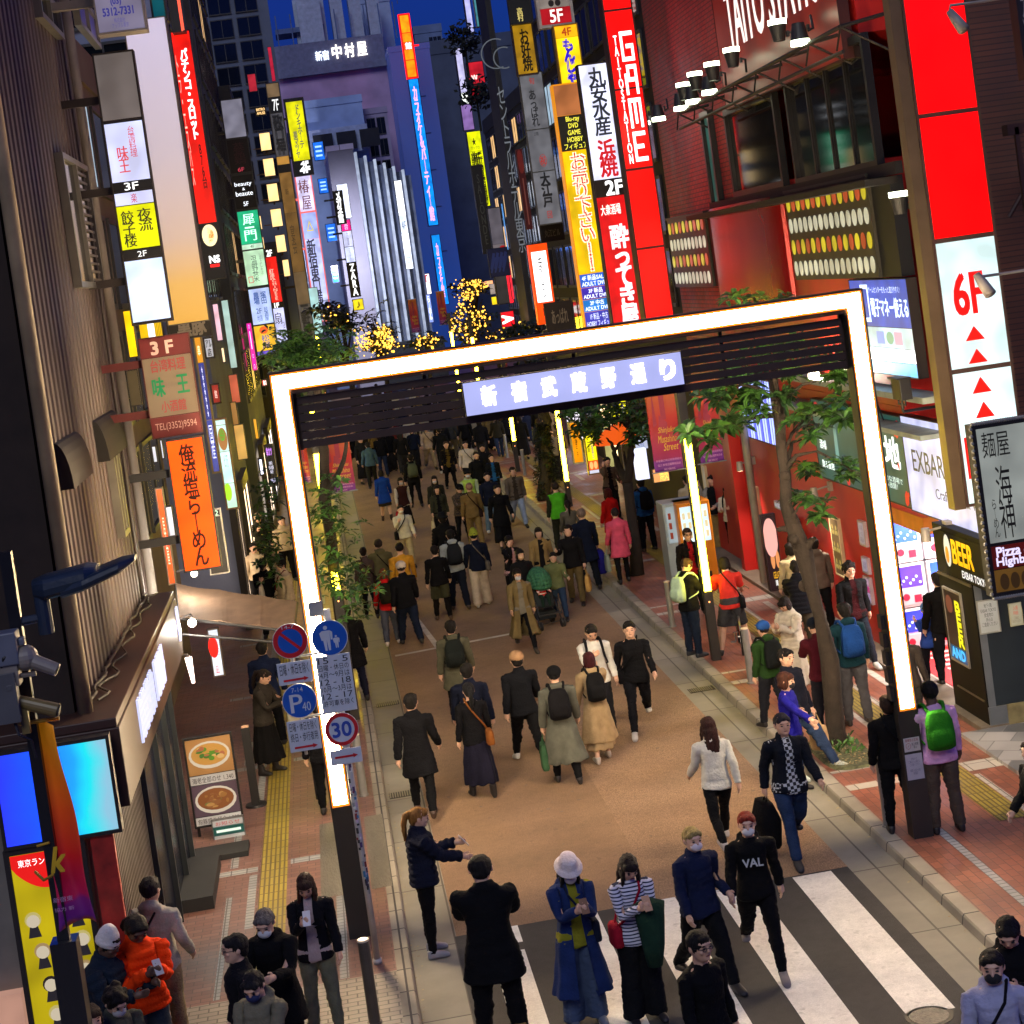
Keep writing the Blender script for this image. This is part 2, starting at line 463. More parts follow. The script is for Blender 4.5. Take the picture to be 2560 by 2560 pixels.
# the crossing: worn white paint
paint = grain_mat((.74, .72, .68), .10, fine=70, patch=2.2, rough=.6, bump=.2, patch_amt=.14, worn=(.42, .41, .38))
cw = MB()
def bar(x0, x1, y0, y1): cw.face([(x0, y0, .004), (x1, y0, .004), (x1, y1, .004), (x0, y1, .004)])
for x, y0, y1 in ((4.46, 16.12, 20.15), (3.56, 16.1, 20.18), (2.66, 15.8, 20.2), (1.76, 15.8, 20.2)): bar(x, x + .45, y0, y1)
bar(1.2, 1.31, 19.68, 20.2); bar(.95, 1.3, 15.6, 19.45)
bar(3.5, 5.1, 12.3, 15.55)
structure('crosswalk_marking', cw, paint)
structure('road', MB().face([(2.96, 20.2, .003), (5.12, 20.2, .003), (5.12, 29.4, .003), (2.96, 29.4, .003)]), grain_mat((.28, .175, .105), .48, fine=70, patch=.8, patch_amt=.2, worn=(.17, .11, .07)))
spots_ = MB()
for i in range(170):
    x, y, r_ = random.uniform(.7, 5.05), random.uniform(20.4, 46), random.uniform(.012, .035)
    spots_.face([(x + r_ * math.cos(k * .9) * random.uniform(.7, 1.2), y + r_ * math.sin(k * .9) * random.uniform(.7, 1.2), .0065) for k in range(7)])
structure('road_stain', spots_, mat((.15, .095, .06), .6, .3, 6))
structure('road_line', MB().face([(.7, 36.0, .004), (3.2, 36.35, .004), (3.2, 36.5, .004), (.7, 36.15, .004)]).face([(1.5, 36.3, .0045), (1.62, 36.3, .0045), (1.3, 41, .0045), (1.2, 41, .0045)]), mat((.55, .5, .42), .7, .3))
# sunken access covers on the near left pavement
structure('pavement_cover', MB().face(strip(-.86, -.57, 21.97, 25.05, 2)).face(strip(-.25, .0, 21.97, 25.05, 2)), mat((.17, .155, .12), .55, .4, 2.5, .8, 60, stretch=(1, .15, 1)))
DRK = mat('#111214', .6, .2)
def grate(x, y, w_, d, label):
    m = MB().box(0, w_, 0, d, 0, .003)
    n = int(w_ / .035)
    for i in range(n): m.box(.008 + i * .035, .026 + i * .035, .02, d - .02, .003, .008, 1)
    o = m.build('drain_grate', [DRK, mat((.2, .18, .14), .5)], loc=(x, y, .0))
    tag(o, label, 'drain', 'drain grates along the gutters')
grate(.14, 26.08, .42, .30, 'slotted drain grate in the gutter just past the woman in the puffer jacket')
grate(.17, 31.9, .40, .30, 'slotted drain grate in the gutter behind the striding man in the black coat')
grate(5.22, 29.25, .42, .30, 'slotted drain grate in the gutter opposite the man with the mint backpack')
mh = MB()
p = PG(*C9(1400, 1890))
for r_, z in ((.22, .004), (.18, .0085)): mh.loft([(0, 0, 0, r_, r_), (0, 0, z, r_, r_)], 28, 0 if r_ > .2 else 1)
tag(mh.build('manhole_cover', [DRK, mat((.16, .14, .11), .5, .3, 20, .6, 60)], loc=(p.x, p.y, 0)), 'small round iron manhole cover at the end of the last crosswalk stripe', 'manhole')
p = PG(*C9(880, 430), SW)
soil = MB().loft([(6.28, 24.25, SW + .0, .36, .85), (6.28, 24.25, SW + .03, .33, .8), (6.28, 24.25, SW + .045, .1, .3)], 26, pw=4)
structure('tree_pit', soil, mat((.10, .105, .05), .95, .5, 14, .8, 50))
lv = MB()
for i in range(420):
    x, y = random.uniform(5.95, 6.62), random.uniform(23.45, 25.05)
    a = random.uniform(0, 6.28); s_ = random.uniform(.012, .03)
    q = [(x + math.cos(a + k * 1.57) * s_ * (1 if k % 2 else .5), y + math.sin(a + k * 1.57) * s_ * (1 if k % 2 else .5), SW + .055 + random.uniform(0, .012)) for k in range(4)]
    lv.face(q, random.randrange(2))
for i in range(260):
    x, y = random.choice((random.gauss(.12, .03), random.gauss(5.62, .04))), random.uniform(17, 34)
    a = random.uniform(0, 6.28); s_ = random.uniform(.008, .02)
    lv.face([(x + math.cos(a + k * 1.57) * s_, y + math.sin(a + k * 1.57) * s_ * .6, .009 if x < .1 or x > 5.64 else .006) for k in range(4)], random.randrange(2))
tag(lv.build('litter', [mat((.40, .32, .14), .8), mat((.22, .15, .06), .8)]), kind='stuff', label='fallen yellow and brown leaves in the gutters and the tree pit')

# ================================================================== THE GATE
GY = 20.4
POSTM = mat('#2a2724', .45, .15, 2, .1, 60)
BROWN = mat('#3a2a22', .55, .2, 3)
STRIP = emi((1.0, .74, .44), 100.0, sample=True)
EDGE = emi((1.0, .25, .02), .8)  # amber rim added round the strips for their orange glow
gate = empty('street_gate', (2.84, GY, SW), 0, 'tall dark gate across the street, framed by glowing warm white light strips', 'gate')
XL, XR, PW, TOP = -3.392, 3.39, .235, 6.38
for s_, x0 in ((0, XL), (1, XR - PW)):
    b = MB().box(x0, x0 + PW, 0, .22, 0, TOP - .26)
    for e in (x0 + .0, x0 + PW - .018): b.box(e, e + .018, -.03, 0, 1.47, TOP - .26)
    if s_: # louvres on the flank of the post
        for k in range(5): b.box(x0 - .05, x0, .02, .16, 1.62 + k * .21, 1.78 + k * .21)
    b.build('post', POSTM, gate)
    MB().box(x0 + .042, x0 + PW - .042, -.022, -.001, 1.53, TOP - .192).build('light_strip', STRIP, gate)
    MB().box(x0 + .019, x0 + .041, -.018, -.001, 1.5, TOP - .021).box(x0 + PW - .041, x0 + PW - .019, -.018, -.001, 1.5, TOP - .021).box(x0 + .041, x0 + PW - .041, -.018, -.001, 1.5, 1.529).build('strip_edge', EDGE, gate)
    MB().box(x0 + .019, x0 + PW - .019, .221, .242, 1.5, TOP - .21).build('light_strip', STRIP, gate)  # unseen back strip, added to light the road beyond the gate
b = MB().box(XL, XR, 0, .22, TOP - .26, TOP).box(XL, XR, -.03, 0, TOP - .02, TOP).box(XL + PW, XR - PW, -.03, 0, TOP - .26, TOP - .243)
b.box(XL, XL + .018, -.03, 0, TOP - .26, TOP - .02).box(XR - .018, XR, -.03, 0, TOP - .26, TOP - .02)
b.build('beam', BROWN, gate)
MB().box(XL + .042, XR - .042, -.023, -.002, TOP - .19, TOP - .045).build('light_strip', STRIP, gate)
MB().box(XL + .042, XR - .042, -.019, -.002, TOP - .044, TOP - .021).box(XL + .236, XR - .236, -.019, -.002, TOP - .215, TOP - .191).build('strip_edge', EDGE, gate)
MB().box(XL + .019, XR - .019, .222, .243, TOP - .209, TOP - .021).build('light_strip', STRIP, gate)  # back of the beam glows too, added for the street behind
for k in range(6):
    z = TOP - .35 - k * .098
    MB().box(XL + PW + .04, XR - PW - .04, .05, .12, z - .040, z + .040).build('slat', BROWN, gate)
for x in (XL + PW + .002, -1.7, 0, 1.7, XR - PW - .042): MB().box(x, x + .04, .13, .17, TOP - .90, TOP - .262).build('slat_bar', BROWN, gate)
a = PY(*C5(680, 240), GY - .1); c_ = PY(*C6(25, 250), GY - .1)
led = MB().box(0, c_.x - a.x, 0, .14, 0, a.z - c_.z).build('name_sign', [DKFR], gate, loc=(a.x - 2.84, -.15, c_.z - SW))
w_, h_ = c_.x - a.x, a.z - c_.z
MB().box(.01, w_ - .01, -.006, -.001, .01, h_ - .01).build('screen', emi('#a3a8dc', .95, .08, sample=True), led)
for k, ch in enumerate('新宿武蔵野通り'):
    x = .20 + k * (w_ - .46) / 6
    lettering(led, ch, (x + .005, .095, x + .16, h_ - .075), emi((1, .86, .95), 2.6), y=-.014, bold=.05, name='character')
s1 = MB().box(0, .19, 0, .004, 0, .16).build('notice_plate', mat('#b9b5b8', .5), gate, loc=(XR - PW + .02, -.009, 1.02))
lettering(s1, '喫煙禁止区域', (.02, .115, .17, .15), mat('#8d2020'), y=-.003)
lettering(s1, '⊘', (.02, .03, .08, .1), mat('#a02525'), y=-.003)
lettering(s1, '路上喫煙\n禁止', (.09, .03, .17, .1), mat('#333344'), y=-.003)
s1 = MB().box(0, .2, 0, .004, 0, .3).build('notice_sheet', mat('#a8a6b4', .6), gate, loc=(XR - PW + .015, -.009, .69))
lettering(s1, 'お知らせ\n工事のため通行に\nご注意ください\n\n期間 10月〜3月\n新宿区', (.03, .06, .17, .26), mat('#666678'), y=-.003)
gl = MB().box(-.01, .03, -.04, .0, 0, .06).tube([(.03, -.02, .03), (.075, -.02, -.16)], .008, 6)
gl.build('floodlight_bracket', BLK, gate, loc=(XR + .0, .1, 5.0))

# ================================================================== LIGHT POLES AND STREET BANNERS
YSTRIP = emi((1.0, .72, .024), 34.0, sample=True)
def light_pole(x, y, z0, z1, label, top=5.2, w_=.15):
    r = empty('light_pole', (x, y, SW), 0, label, 'light pole', 'light poles along the pavement')
    MB().box(-w_ / 2, w_ / 2, 0, .17, 0, top).box(-.16, .16, .05, .11, top - .25, top - .19).build('pole', POSTM, r)
    MB().box(-w_ / 2 + .015, w_ / 2 - .015, -.015, -.001, z0 - SW, z1 - SW).build('light_strip', YSTRIP, r)
    MB().box(-w_ / 2 + .015, w_ / 2 - .015, .171, .185, z0 - SW, z1 - SW).build('light_strip', YSTRIP, r)  # unseen rear strip, added so the pole also lights the far side
    MB().box(-.012, .012, -.008, -.001, z0 - .3, z0 - .276).build('indicator', emi((1, .35, .1), 3), r)
    return r
light_pole(6.03, 30.8, 1.31, 3.95, 'light pole with a bright yellow strip beside the man in the red shirt')
light_pole(-.21, 30.8, 2.32, 4.63, 'light pole with a yellow strip behind the leafy shrub, left kerb')
light_pole(6.68, 53.0, .85, 3.2, 'light pole with a yellow strip behind the woman with the ponytail')
light_pole(6.42, 64.0, 1.2, 2.9, 'slim light pole with a short yellow strip, farthest of the row', 4.6)
for x, y, l in ((.2, 92, 'thin distant light pole beside the glittering trees'), (.05, 101, 'farther thin light pole among the glittering trees'), (1.6, 98, 'thin distant light pole in front of the blue sign tower'), (-.25, 83, 'thin light pole just above the gate beam near the left corner')):
    light_pole(x, y, 2.5, 5.2, l, 6)
BAN = [(0, '#5b1a75'), (.17, '#6a1c7e'), (.19, '#8a1550'), (.45, '#9a1430'), (.68, '#b02a1c'), (1, '#a85a1c')]
def banner(tl, br, Y, label, turn=0.0):
    a, c = PY(*tl, Y), PY(*br, Y)
    w_, h = c.x - a.x, a.z - c.z
    r = empty('street_banner', (a.x, Y, c.z), turn, label, 'banner', 'festival banners on the light poles')
    n, m_ = 14, 24
    mb = MB()
    for j in range(m_ + 1):
        for i in range(n + 1):
            mb.v.append((w_ * i / n, .02 * math.sin(i * .55 + j * .12) + .012 * math.sin(j * .7), h * j / m_))
    for j in range(m_):
        for i in range(n):
            q = j * (n + 1) + i; mb.f.append((q, q + 1, q + n + 2, q + n + 1)); mb.m.append(0)
    o = mb.build('cloth', ramp_mat(BAN, 'Z', 0, h, 0, .6, .10, 5 / h), r, smooth=True)
    s_ = o.modifiers.new('thickness', 'SOLIDIFY'); s_.thickness = .004
    for z in (h + .01, -.005): MB().tube([(-.06, 0, z), (w_ + .03, 0, z)], .011, 8).build('rod', STEEL, r)
    fig = MB()
    for poly in ([(.12, .52), (.2, .98), (.26, .55)], [(.42, .6), (.42, .93), (.6, .93), (.6, .6)], [(.3, .5), (.36, .66), (.62, .56), (.55, .4), (.4, .42)]):
        fig.prism([(x * w_, -.045, z * h) for x, z in poly], (0, .002, 0))
    fig.build('printed_shape', mat('#8d2338', .6), r)
    yl = mat('#c9a21e', .5)
    for k, t in enumerate(('Shinjuku', 'Musashino', 'Street')):
        z = .43 - k * .095
        lettering(r, t, (w_ * (.26 + .06 * k - (.1 if k == 1 else 0)), h * z, w_ * (.86 + .02 * k), h * (z + .085)), yl, y=-.048, slant=.35, bold=.0)
    pk = mat('#c58fb8', .6)
    lettering(r, '新宿東口商店街振興組合', (w_ * .06, h * .118, w_ * .94, h * .145), pk, y=-.048)
    lettering(r, '協力 新宿武蔵野商店会', (w_ * .1, h * .066, w_ * .9, h * .094), pk, y=-.048)
    lettering(r, '新宿区', (w_ * .3, h * .015, w_ * .7, h * .04), pk, y=-.048)
    return r
banner(Z8(1010, 330), Z8(1500, 1310), 30.75, 'red festival banner with yellow script left of the lamp post strip near the vending machines')
banner(Z8(1570, 260), Z8(1990, 1210), 30.75, 'red festival banner with yellow script behind the near tree branches')
banner((803, 1094), (890, 1224), 30.75, 'red festival banner with yellow script hanging over the leafy shrub')
banner((742, 1104), (778, 1204), 30.75, 'red festival banner half hidden behind the bright gate post')
for i, (px, py, yy, l) in enumerate(((1185, 895, 84, 'small far red banner below the lit tree crown'), (1255, 890, 90, 'small far red and gold banner right of the lit tree crown'), (1035, 790, 96, 'small far red banner left of the blue sign tower'), (1105, 770, 98, 'small far red banner right of the blue sign tower'))):
    banner((px - 16, py - 40), (px + 16, py + 40), yy, l)

for i, (x, y) in enumerate(((-.25, 42.5), (-.25, 53.5), (-.25, 64.5), (6.4, 75), (-.25, 74), (6.4, 86))):  # unseen poles added to brighten the far crowd
    light_pole(x, y, 1.5, 4.6, 'added yellow strip light pole behind the crowd, %s along the %s kerb' % (('second', 'third', 'fourth', 'fourth', 'fifth', 'fifth')[i], 'left' if x < 0 else 'right'), 5.4)
# ================================================================== TRAFFIC SIGNS ON THEIR POLE
TY = 19.55
tp = empty('traffic_sign_pole', (-.27, TY, SW), 0, 'white sticker covered pole carrying blue, red and white traffic signs', 'traffic sign')
pole_m = mat('#b4b4b2', .4, .2, 5)
MB().tube([(0, 0, 0), (0, 0, 3.85)], .036, 14).tube([(0, 0, 0), (0, 0, .05)], .05, 14).tube([(-.44, .0, 3.4), (.03, 0, 3.4)], .014, 8).tube([(-.44, 0, 2.75), (.03, 0, 2.75)], .014, 8).tube([(-.43, 0, 3.75), (-.43, 0, 2.35)], .018, 8).build('pole', pole_m, tp, smooth=True)
sk = MB()
cs = ['#2a2a2c', '#31709a', '#1c1c20', '#8a8f92', '#3c2a5a', '#dcdcd8', '#7a2c2c', '#b9a9c0']
for i in range(46):
    z = random.uniform(.75, 2.2); a = random.uniform(-2.4, -.6); h = random.uniform(.02, .075)
    p0, p1 = a - .38, a + .38
    sk.face([(.0375 * math.cos(p0), .0375 * math.sin(p0), z), (.0395 * math.cos(a), .0395 * math.sin(a), z), (.0395 * math.cos(a), .0395 * math.sin(a), z + h), (.0375 * math.cos(p0), .0375 * math.sin(p0), z + h)], i % 8)
    sk.face([(.0395 * math.cos(a), .0395 * math.sin(a), z), (.0375 * math.cos(p1), .0375 * math.sin(p1), z), (.0375 * math.cos(p1), .0375 * math.sin(p1), z + h), (.0395 * math.cos(a), .0395 * math.sin(a), z + h)], i % 8)
sk.build('sticker', [mat(c, .5) for c in cs], tp)
def disc(mb, r, y0, y1, mi, r0=0.0, n=40):
    if r0 == 0: mb.prism([(r * math.cos(2 * math.pi * k / n), y0, r * math.sin(2 * math.pi * k / n)) for k in range(n)][::-1], (0, y1 - y0, 0), mi)
    else:
        for k in range(n):
            a0, a1 = 2 * math.pi * k / n, 2 * math.pi * (k + 1) / n
            mb.prism([(r0 * math.cos(a0), y0, r0 * math.sin(a0)), (r * math.cos(a0), y0, r * math.sin(a0)), (r * math.cos(a1), y0, r * math.sin(a1)), (r0 * math.cos(a1), y0, r0 * math.sin(a1))], (0, y1 - y0, 0), mi)
    return mb
SB, SRD, SWH = mat('#1250ae', .35, .05), mat('#b01a24', .35, .05), mat('#b3bccb', .4, .06)
def rsign(px, r, build, label):
    q = PY(*Z7(*px), TY - .06)
    o = build(r).build('round_sign', [SB, SRD, SWH, STEEL], tp, loc=(q.x + .27, -.06, q.z - SW)); o['label'] = label
    return o
rs = rsign((412, 400), .186, lambda r: disc(disc(disc(MB(), r, 0, .012, 2), r - .006, -.002, 0, 1, r * .70), r * .70, -.0018, 0, 0).prism([(x * r, -.003, z * r) for x, z in ((-.56, .44), (-.44, .56), (.56, -.44), (.44, -.56))], (0, .0012, 0), 1), 'red ringed no parking sign with a diagonal bar')
lettering(rs, '14-7', (-.07, .135, .06, .17), SWH, y=-.006)
pedm = disc(disc(MB(), .19, 0, .012, 2), .182, -.002, 0, 0)
def ped(mb, x, z, s):
    disc_ = lambda cx, cz, r: mb.prism([(x + (cx + r * math.cos(k * .628)) * s, -.004, z + (cz + r * math.sin(k * .628)) * s) for k in range(10)][::-1], (0, .0015, 0), 2)
    disc_(0, .92, .085)
    for poly in ([(-.16, .8), (.16, .8), (.14, .45), (-.14, .45)], [(-.16, .8), (-.13, .42), (-.2, .42), (-.26, .72)], [(.16, .8), (.26, .72), (.24, .42), (.16, .42)], [(-.14, .45), (.0, .45), (-.02, 0), (-.1, 0)], [(0.0, .45), (.14, .45), (.12, 0), (.04, 0)]):
        mb.prism([(x + a * s, -.004, z + b * s) for a, b in poly][::-1], (0, .0015, 0), 2)
ped(pedm, -.035, -.13, .265); ped(pedm, .065, -.115, .135)
rsign((890, 360), .19, lambda r: pedm, 'blue pedestrian sign with a white walking adult and child')
rs = rsign((525, 1120), .182, lambda r: disc(disc(MB(), r, 0, .012, 2), r - .006, -.002, 0, 0), 'blue parking sign with a white letter P')
lettering(rs, 'P', (-.1, -.12, .03, .075), SWH, y=-.006, bold=.01); lettering(rs, '40', (.02, -.115, .11, -.02), SWH, y=-.006); lettering(rs, '7-14', (-.07, .095, .05, .145), SWH, y=-.006)
rs = rsign((1035, 1465), .178, lambda r: disc(disc(MB(), r, 0, .012, 2), r - .004, -.002, 0, 1, r * .76), 'red ringed speed limit sign reading 30')
lettering(rs, '30', (-.1, -.075, .1, .08), mat('#27439e'), y=-.006, bold=.02)
def plate(tlp, brp, lines, arrow, label):
    a, c = PY(*Z7(*tlp), TY - .06), PY(*Z7(*brp), TY - .06)
    w_, h = c.x - a.x, a.z - c.z
    o = MB().box(0, w_, 0, .008, 0, h).build('sign_plate', SWH, tp, bevel=.004, loc=(a.x + .27, -.06, c.z - SW)); o['label'] = label
    top = h - .02; bot = .10 * h + (.055 if arrow else 0)
    k = len(lines)
    for i, s_ in enumerate(lines):
        z1 = top - i * (top - bot) / k
        lettering(o, s_, (.025, z1 - (top - bot) / k * .84, w_ - .025, z1), mat('#23252c'), y=-.003, bold=.01)
    if arrow:
        z = .045 if lines else h / 2
        MB().prism([(x, -.004, z + dz) for x, dz in ((.05, -.011), (.05, .011), (w_ - .09, .011), (w_ - .09, .024), (w_ - .04, 0), (w_ - .09, -.024), (w_ - .09, -.011))][::-1], (0, .002, 0)).build('arrow', SRD, o)
plate((245, 680), (690, 880), ['日曜・休日を除く'], True, 'white plate with a red arrow below the no parking sign')
plate((710, 600), (1225, 1220), ['15 - 5', '日曜・休日の', '4月〜9月は', '12 - 18', '10月〜3月は', '12 - 17', '許可車を除く'], False, 'tall white plate of times below the pedestrian sign')
plate((365, 1380), (800, 1690), ['日曜・休日を除く', '終日・歩行者用'], True, 'white plate with a red arrow below the parking sign')
plate((885, 1730), (1290, 1850), [], True, 'narrow white plate with only a red arrow')
MB().box(0, .15, 0, .01, 0, .16).build('back_plate', mat('#8d8f95', .5), tp, loc=(-.19, .04, 3.78))

# ================================================================== BOLLARDS
def bollard(x, y, h, label, c='#8f9090', lit=False):
    r = empty('bollard', (x, y, SW), 0, label, 'bollard', 'steel bollards along the kerbs')
    MB().loft([(0, 0, 0, .075, .075), (0, 0, .02, .075, .075), (0, 0, .021, .058, .058), (0, 0, h - .02, .058, .058)], 18).build('shaft', mat(c, .4, .15, 4, metal=.5), r, smooth=False)
    MB().loft([(0, 0, h - .0199, .060, .060), (0, 0, h - .005, .060, .060), (0, 0, h, .05, .05)], 18).build('cap', mat('#d8c9b4', .35, .1), r)
bollard(5.88, 21.0, .93, 'grey steel bollard right beside the lit gate post')
bollard(-.36, 17.95, .85, 'dark bollard with a pale cap at the base of the sign pole', '#55504c')
p = PG(910, 1989, SW); bollard(p.x, p.y, .9, 'grey bollard just behind the speed limit sign')
bollard(6.16, 28.89, .9, 'pale steel bollard near the bicycle and the boy in the blue cap')
bollard(5.92, 34.13, .88, 'pale steel bollard by the man with the mint backpack')
p = PG(*C5(940, 660), SW); bollard(p.x, p.y, .9, 'small far bollard next to the short yellow light pole')
p = PG(*C5(1040, 760), SW); bollard(p.x, p.y, .9, 'small far bollard behind the man in light jeans')
# ================================================================== BUILDINGS
GLASS = mat('#10151b', .08, .25, 2, spec=.8)
WARMW = emi('#e8b774', .9, .3); COOLW = emi('#a9c4d6', .7, .3)
def building(name, x0, x1, y0, y1, h, wall, label, cat='building', fronts=(), sides=(), side=1, z0=.1, parapet=.5, trim=None, lit=.12, rough=.8, group=None):
    """fronts / sides: (cols, rows, u0, v0, u1, v1) window fields on the face toward the camera / toward the street"""
    r = empty(name, ((x0 + x1) / 2, y0, z0), 0, label, cat, group)
    cx = (x0 + x1) / 2; hw = (x1 - x0) / 2; d = y1 - y0
    wm = wall if not isinstance(wall, (str, tuple)) else mat(wall, rough, .2, .6, .15, 18)
    MB().box(-hw, hw, 0, d, -.2, h).build('wall', wm, r)
    if parapet:
        pb = MB()
        for q in ((-hw - .06, hw + .06, -.06, .18), (-hw - .06, hw + .06, d - .18, d + .06), (-hw - .06, -hw + .18, .18, d - .18), (hw - .18, hw + .06, .18, d - .18)):
            pb.box(*q, h - .25, h + parapet)
        pb.build('roof', trim or wm, r)
    fr = mat('#2c2e33', .5)
    for fields, is_side in ((fronts, 0), (sides, 1)):
        for cols, rows, u0, v0, u1, v1 in fields:
            W_ = 2 * hw if not is_side else d
            ww, hh = (u1 - u0) * W_ / cols, (v1 - v0) * h / rows
            protos = []
            for gm in (GLASS, WARMW if random.random() < .6 else COOLW):
                b = MB().box(-ww * .4, ww * .4, -.03, .05, -hh * .36, hh * .36, 0)
                for q in ((-ww * .42, ww * .42, -.06, .04, hh * .36, hh * .40), (-ww * .42, ww * .42, -.07, .04, -hh * .41, -hh * .36), (-ww * .42, -ww * .4, -.05, .04, -hh * .36, hh * .36), (ww * .4, ww * .42, -.05, .04, -hh * .36, hh * .36), (-.02, .02, -.05, -.028, -hh * .36, hh * .36)):
                    b.box(*q, 1)
                protos.append(b.mesh('window', [gm, fr]))
            for i in range(cols):
                for j in range(rows):
                    o = bpy.data.objects.new('window', protos[1 if random.random() < lit else 0]); COL.objects.link(o); o.parent = r
                    u = u0 * W_ + (i + .5) * ww; z = v0 * h + (j + .5) * hh
                    if not is_side: o.location = (-hw + u, -.001, z)
                    else:
                        o.location = (side * (hw + .001), u, z); o.rotation_euler = (0, 0, math.pi / 2 * side)
    return r
def lamp(parent, loc, rot, watt, c=(1, .9, .75), cone=None, size=.08):
    ld = bpy.data.lights.new('lamp_light', 'SPOT' if cone else 'POINT')
    ld.energy = watt; ld.color = c; ld.shadow_soft_size = size
    if cone: ld.spot_size = R(cone); ld.spot_blend = .6
    o = bpy.data.objects.new('lamp_light', ld); COL.objects.link(o); o.parent = parent; o.location = loc; o.rotation_euler = rot
    return o
# ---- left, near: the clad building
clad = empty('clad_building', (-2.7, 17.9, .1), 0, 'tall old building clad in faded pink ribbed metal with a pale downpipe', 'building')
rib = MB(); n = 0; y = 0.0; L_ = 7.4
prof = []
while y < L_:
    prof += [(0.0, y), (0.0, y + .15), (-.03, y + .175), (-.03, y + .29)]; y += .315
for i in range(len(prof) - 1):
    (xa, ya), (xb, yb) = prof[i], prof[i + 1]
    rib.face([(xa, ya, 3.35), (xb, yb, 3.35), (xb, yb, 17), (xa, ya, 17)])
rib.build('ribbed_cladding', mat('#4c3f3b', .6, .32, .8, .25, 12, stretch=(1, 1.6, .22)), clad)
MB().box(-8, -.06, 0.0, 7.4, 0, 17).build('wall', mat('#2b2019', .9, .3), clad)
MB().tube([(.05, -.06, 3.3), (.05, -.06, 17)], .075, 14).build('downpipe', mat('#9b8667', .6, .3, 2, .1, 20), clad, smooth=True)
MB().tube([(.03, 7.45, 3.3), (.03, 7.45, 17)], .09, 12).tube([(.0, 6.6, 3.4), (.06, 6.5, 8), (.02, 6.7, 16)], .02, 8).build('downpipe', mat('#6a6158', .6, .3, 2, .1, 20), clad, smooth=True)
def lwin(tl, br, label=None, glass=None):
    a, b = PX(*tl, -2.66), PX(*br, -2.66)
    y0, y1 = a.y - 17.9, b.y - 17.9; z0, z1 = b.z - .1, a.z - .1
    m = MB().box(.0, .05, y0, y1, z0, z1, 0)
    for q in ((y0 - .06, y1 + .06, z1, z1 + .07), (y0 - .06, y1 + .06, z0 - .07, z0), (y0 - .06, y0, z0, z1), (y1, y1 + .06, z0, z1), ((y0 + y1) / 2 - .03, (y0 + y1) / 2 + .03, z0, z1)):
        m.box(.0, .10, *q, 1)
    if (z1 - z0) > 1:
        for k in range(14):
            z = z0 + (z1 - z0) * k / 14; m.box(.055, .075, (y0 + y1) / 2 + .05, y1 - .03, z + .02, z + .05, 1)
    m.build('window', [glass or GLASS, mat('#6e6a62', .4, .2, metal=.4)], clad)
lwin(C1(330, 890), C1(560, 1590)); lwin(C1(195, -60), C1(330, 190)); lwin(C1(410, -40), C1(545, 250), glass=emi('#3d3170', .35, .3))
lwin(C4(600, 560), C4(700, 1050))
for (a, b) in ((C4(345, 575), C4(495, 750)), (C4(555, 450), C4(690, 600))):
    p0, p1 = PX(*a, -2.62), PX(*b, -2.62)
    y0, y1, z0, z1 = p0.y - 17.9, p1.y - 17.9, p1.z - .1, p0.z - .1
    pts = [(.0, z0), (.14, z0)] + [(.14 * math.cos(t * math.pi / 12), z0 + (z1 - z0) * math.sin(t * math.pi / 12)) for t in range(1, 7)]
    MB().prism([(x, y0, z) for x, z in pts], (0, y1 - y0, 0)).build('hood', mat('#17130f', .7), clad)
# ledge, fascia, shopfront beneath
shop = empty('shop_facade', (-2.7, 17.4, .1), 0, 'brown shop fascia with white glowing letters below the ribbed metal wall', 'shop front')
MB().box(-6, .38, 0, 7.4, 3.43, 3.52).box(-6, .40, -.02, 7.4, 2.68, 3.43).build('fascia', mat('#3c261d', .5, .2, 1.2), shop, bevel=.01)
cb = MB(); pts = []
for i in range(40):
    y = .8 + i * .165; pts.append((.05 + .07 * noise.noise((i * .35, 1, 0)), y, 3.56 + .02 * noise.noise((i * .5, 5, 0))))
cb.tube(pts, .016, 6).build('cable', mat('#4f4c40', .6), shop)
cb = MB().tube([(p_[0] + .08 + .05 * math.sin(i), p_[1], p_[2] - .01) for i, p_ in enumerate(pts)], .012, 6)
cb.build('cable', mat('#4f4c40', .6), shop)
for y0, n in ((1.5, 15), (3.45, 10), (7.02, 2)):
    lb = MB()
    for k in range(n):
        lb.box(.40, .425, y0 + k * .115, y0 + k * .115 + .07, 2.9 + .03 * (k % 3 == 1), 3.34 - .05 * (k % 4 == 2))
        if k % 3 == 0: lb.box(.40, .425, y0 + k * .115 + .07, y0 + k * .115 + .115, 3.08, 3.14)
    lb.build('lettering', emi('#c9cdf0', .95, sample=True), shop)
MB().box(-6, .14, 3.0, 7.0, -.1, 2.68).build('dark_glazing', mat('#0a1428', .25, .2, 1.5), shop)
cm = MB()
for k in range(26):
    y = .05 + k * .11; cm.box(.1, .16, y, y + .06, -.1, 2.66)
cm.box(-6, .1, 0.0, 2.99, -.1, 2.68)
cm.build('ribbed_wall', mat('#7b766f', .4, .25, 2, metal=.3), shop)
MB().box(.0, .55, 4.9, 6.6, 0, .16).box(.14, .9, 6.8, 7.3, 0, .07).build('step', mat('#26282b', .7), shop)
MB().box(.15, .3, .5, 1.6, 2.58, 2.64).build('tube_light', emi('#cfd8ff', 2.2), shop)
for y in (3.02, 4.6, 5.9, 6.95): MB().box(.141, .2, y, y + .06, 0, 2.67).build('mullion', mat('#3a4046', .4, metal=.5), shop)

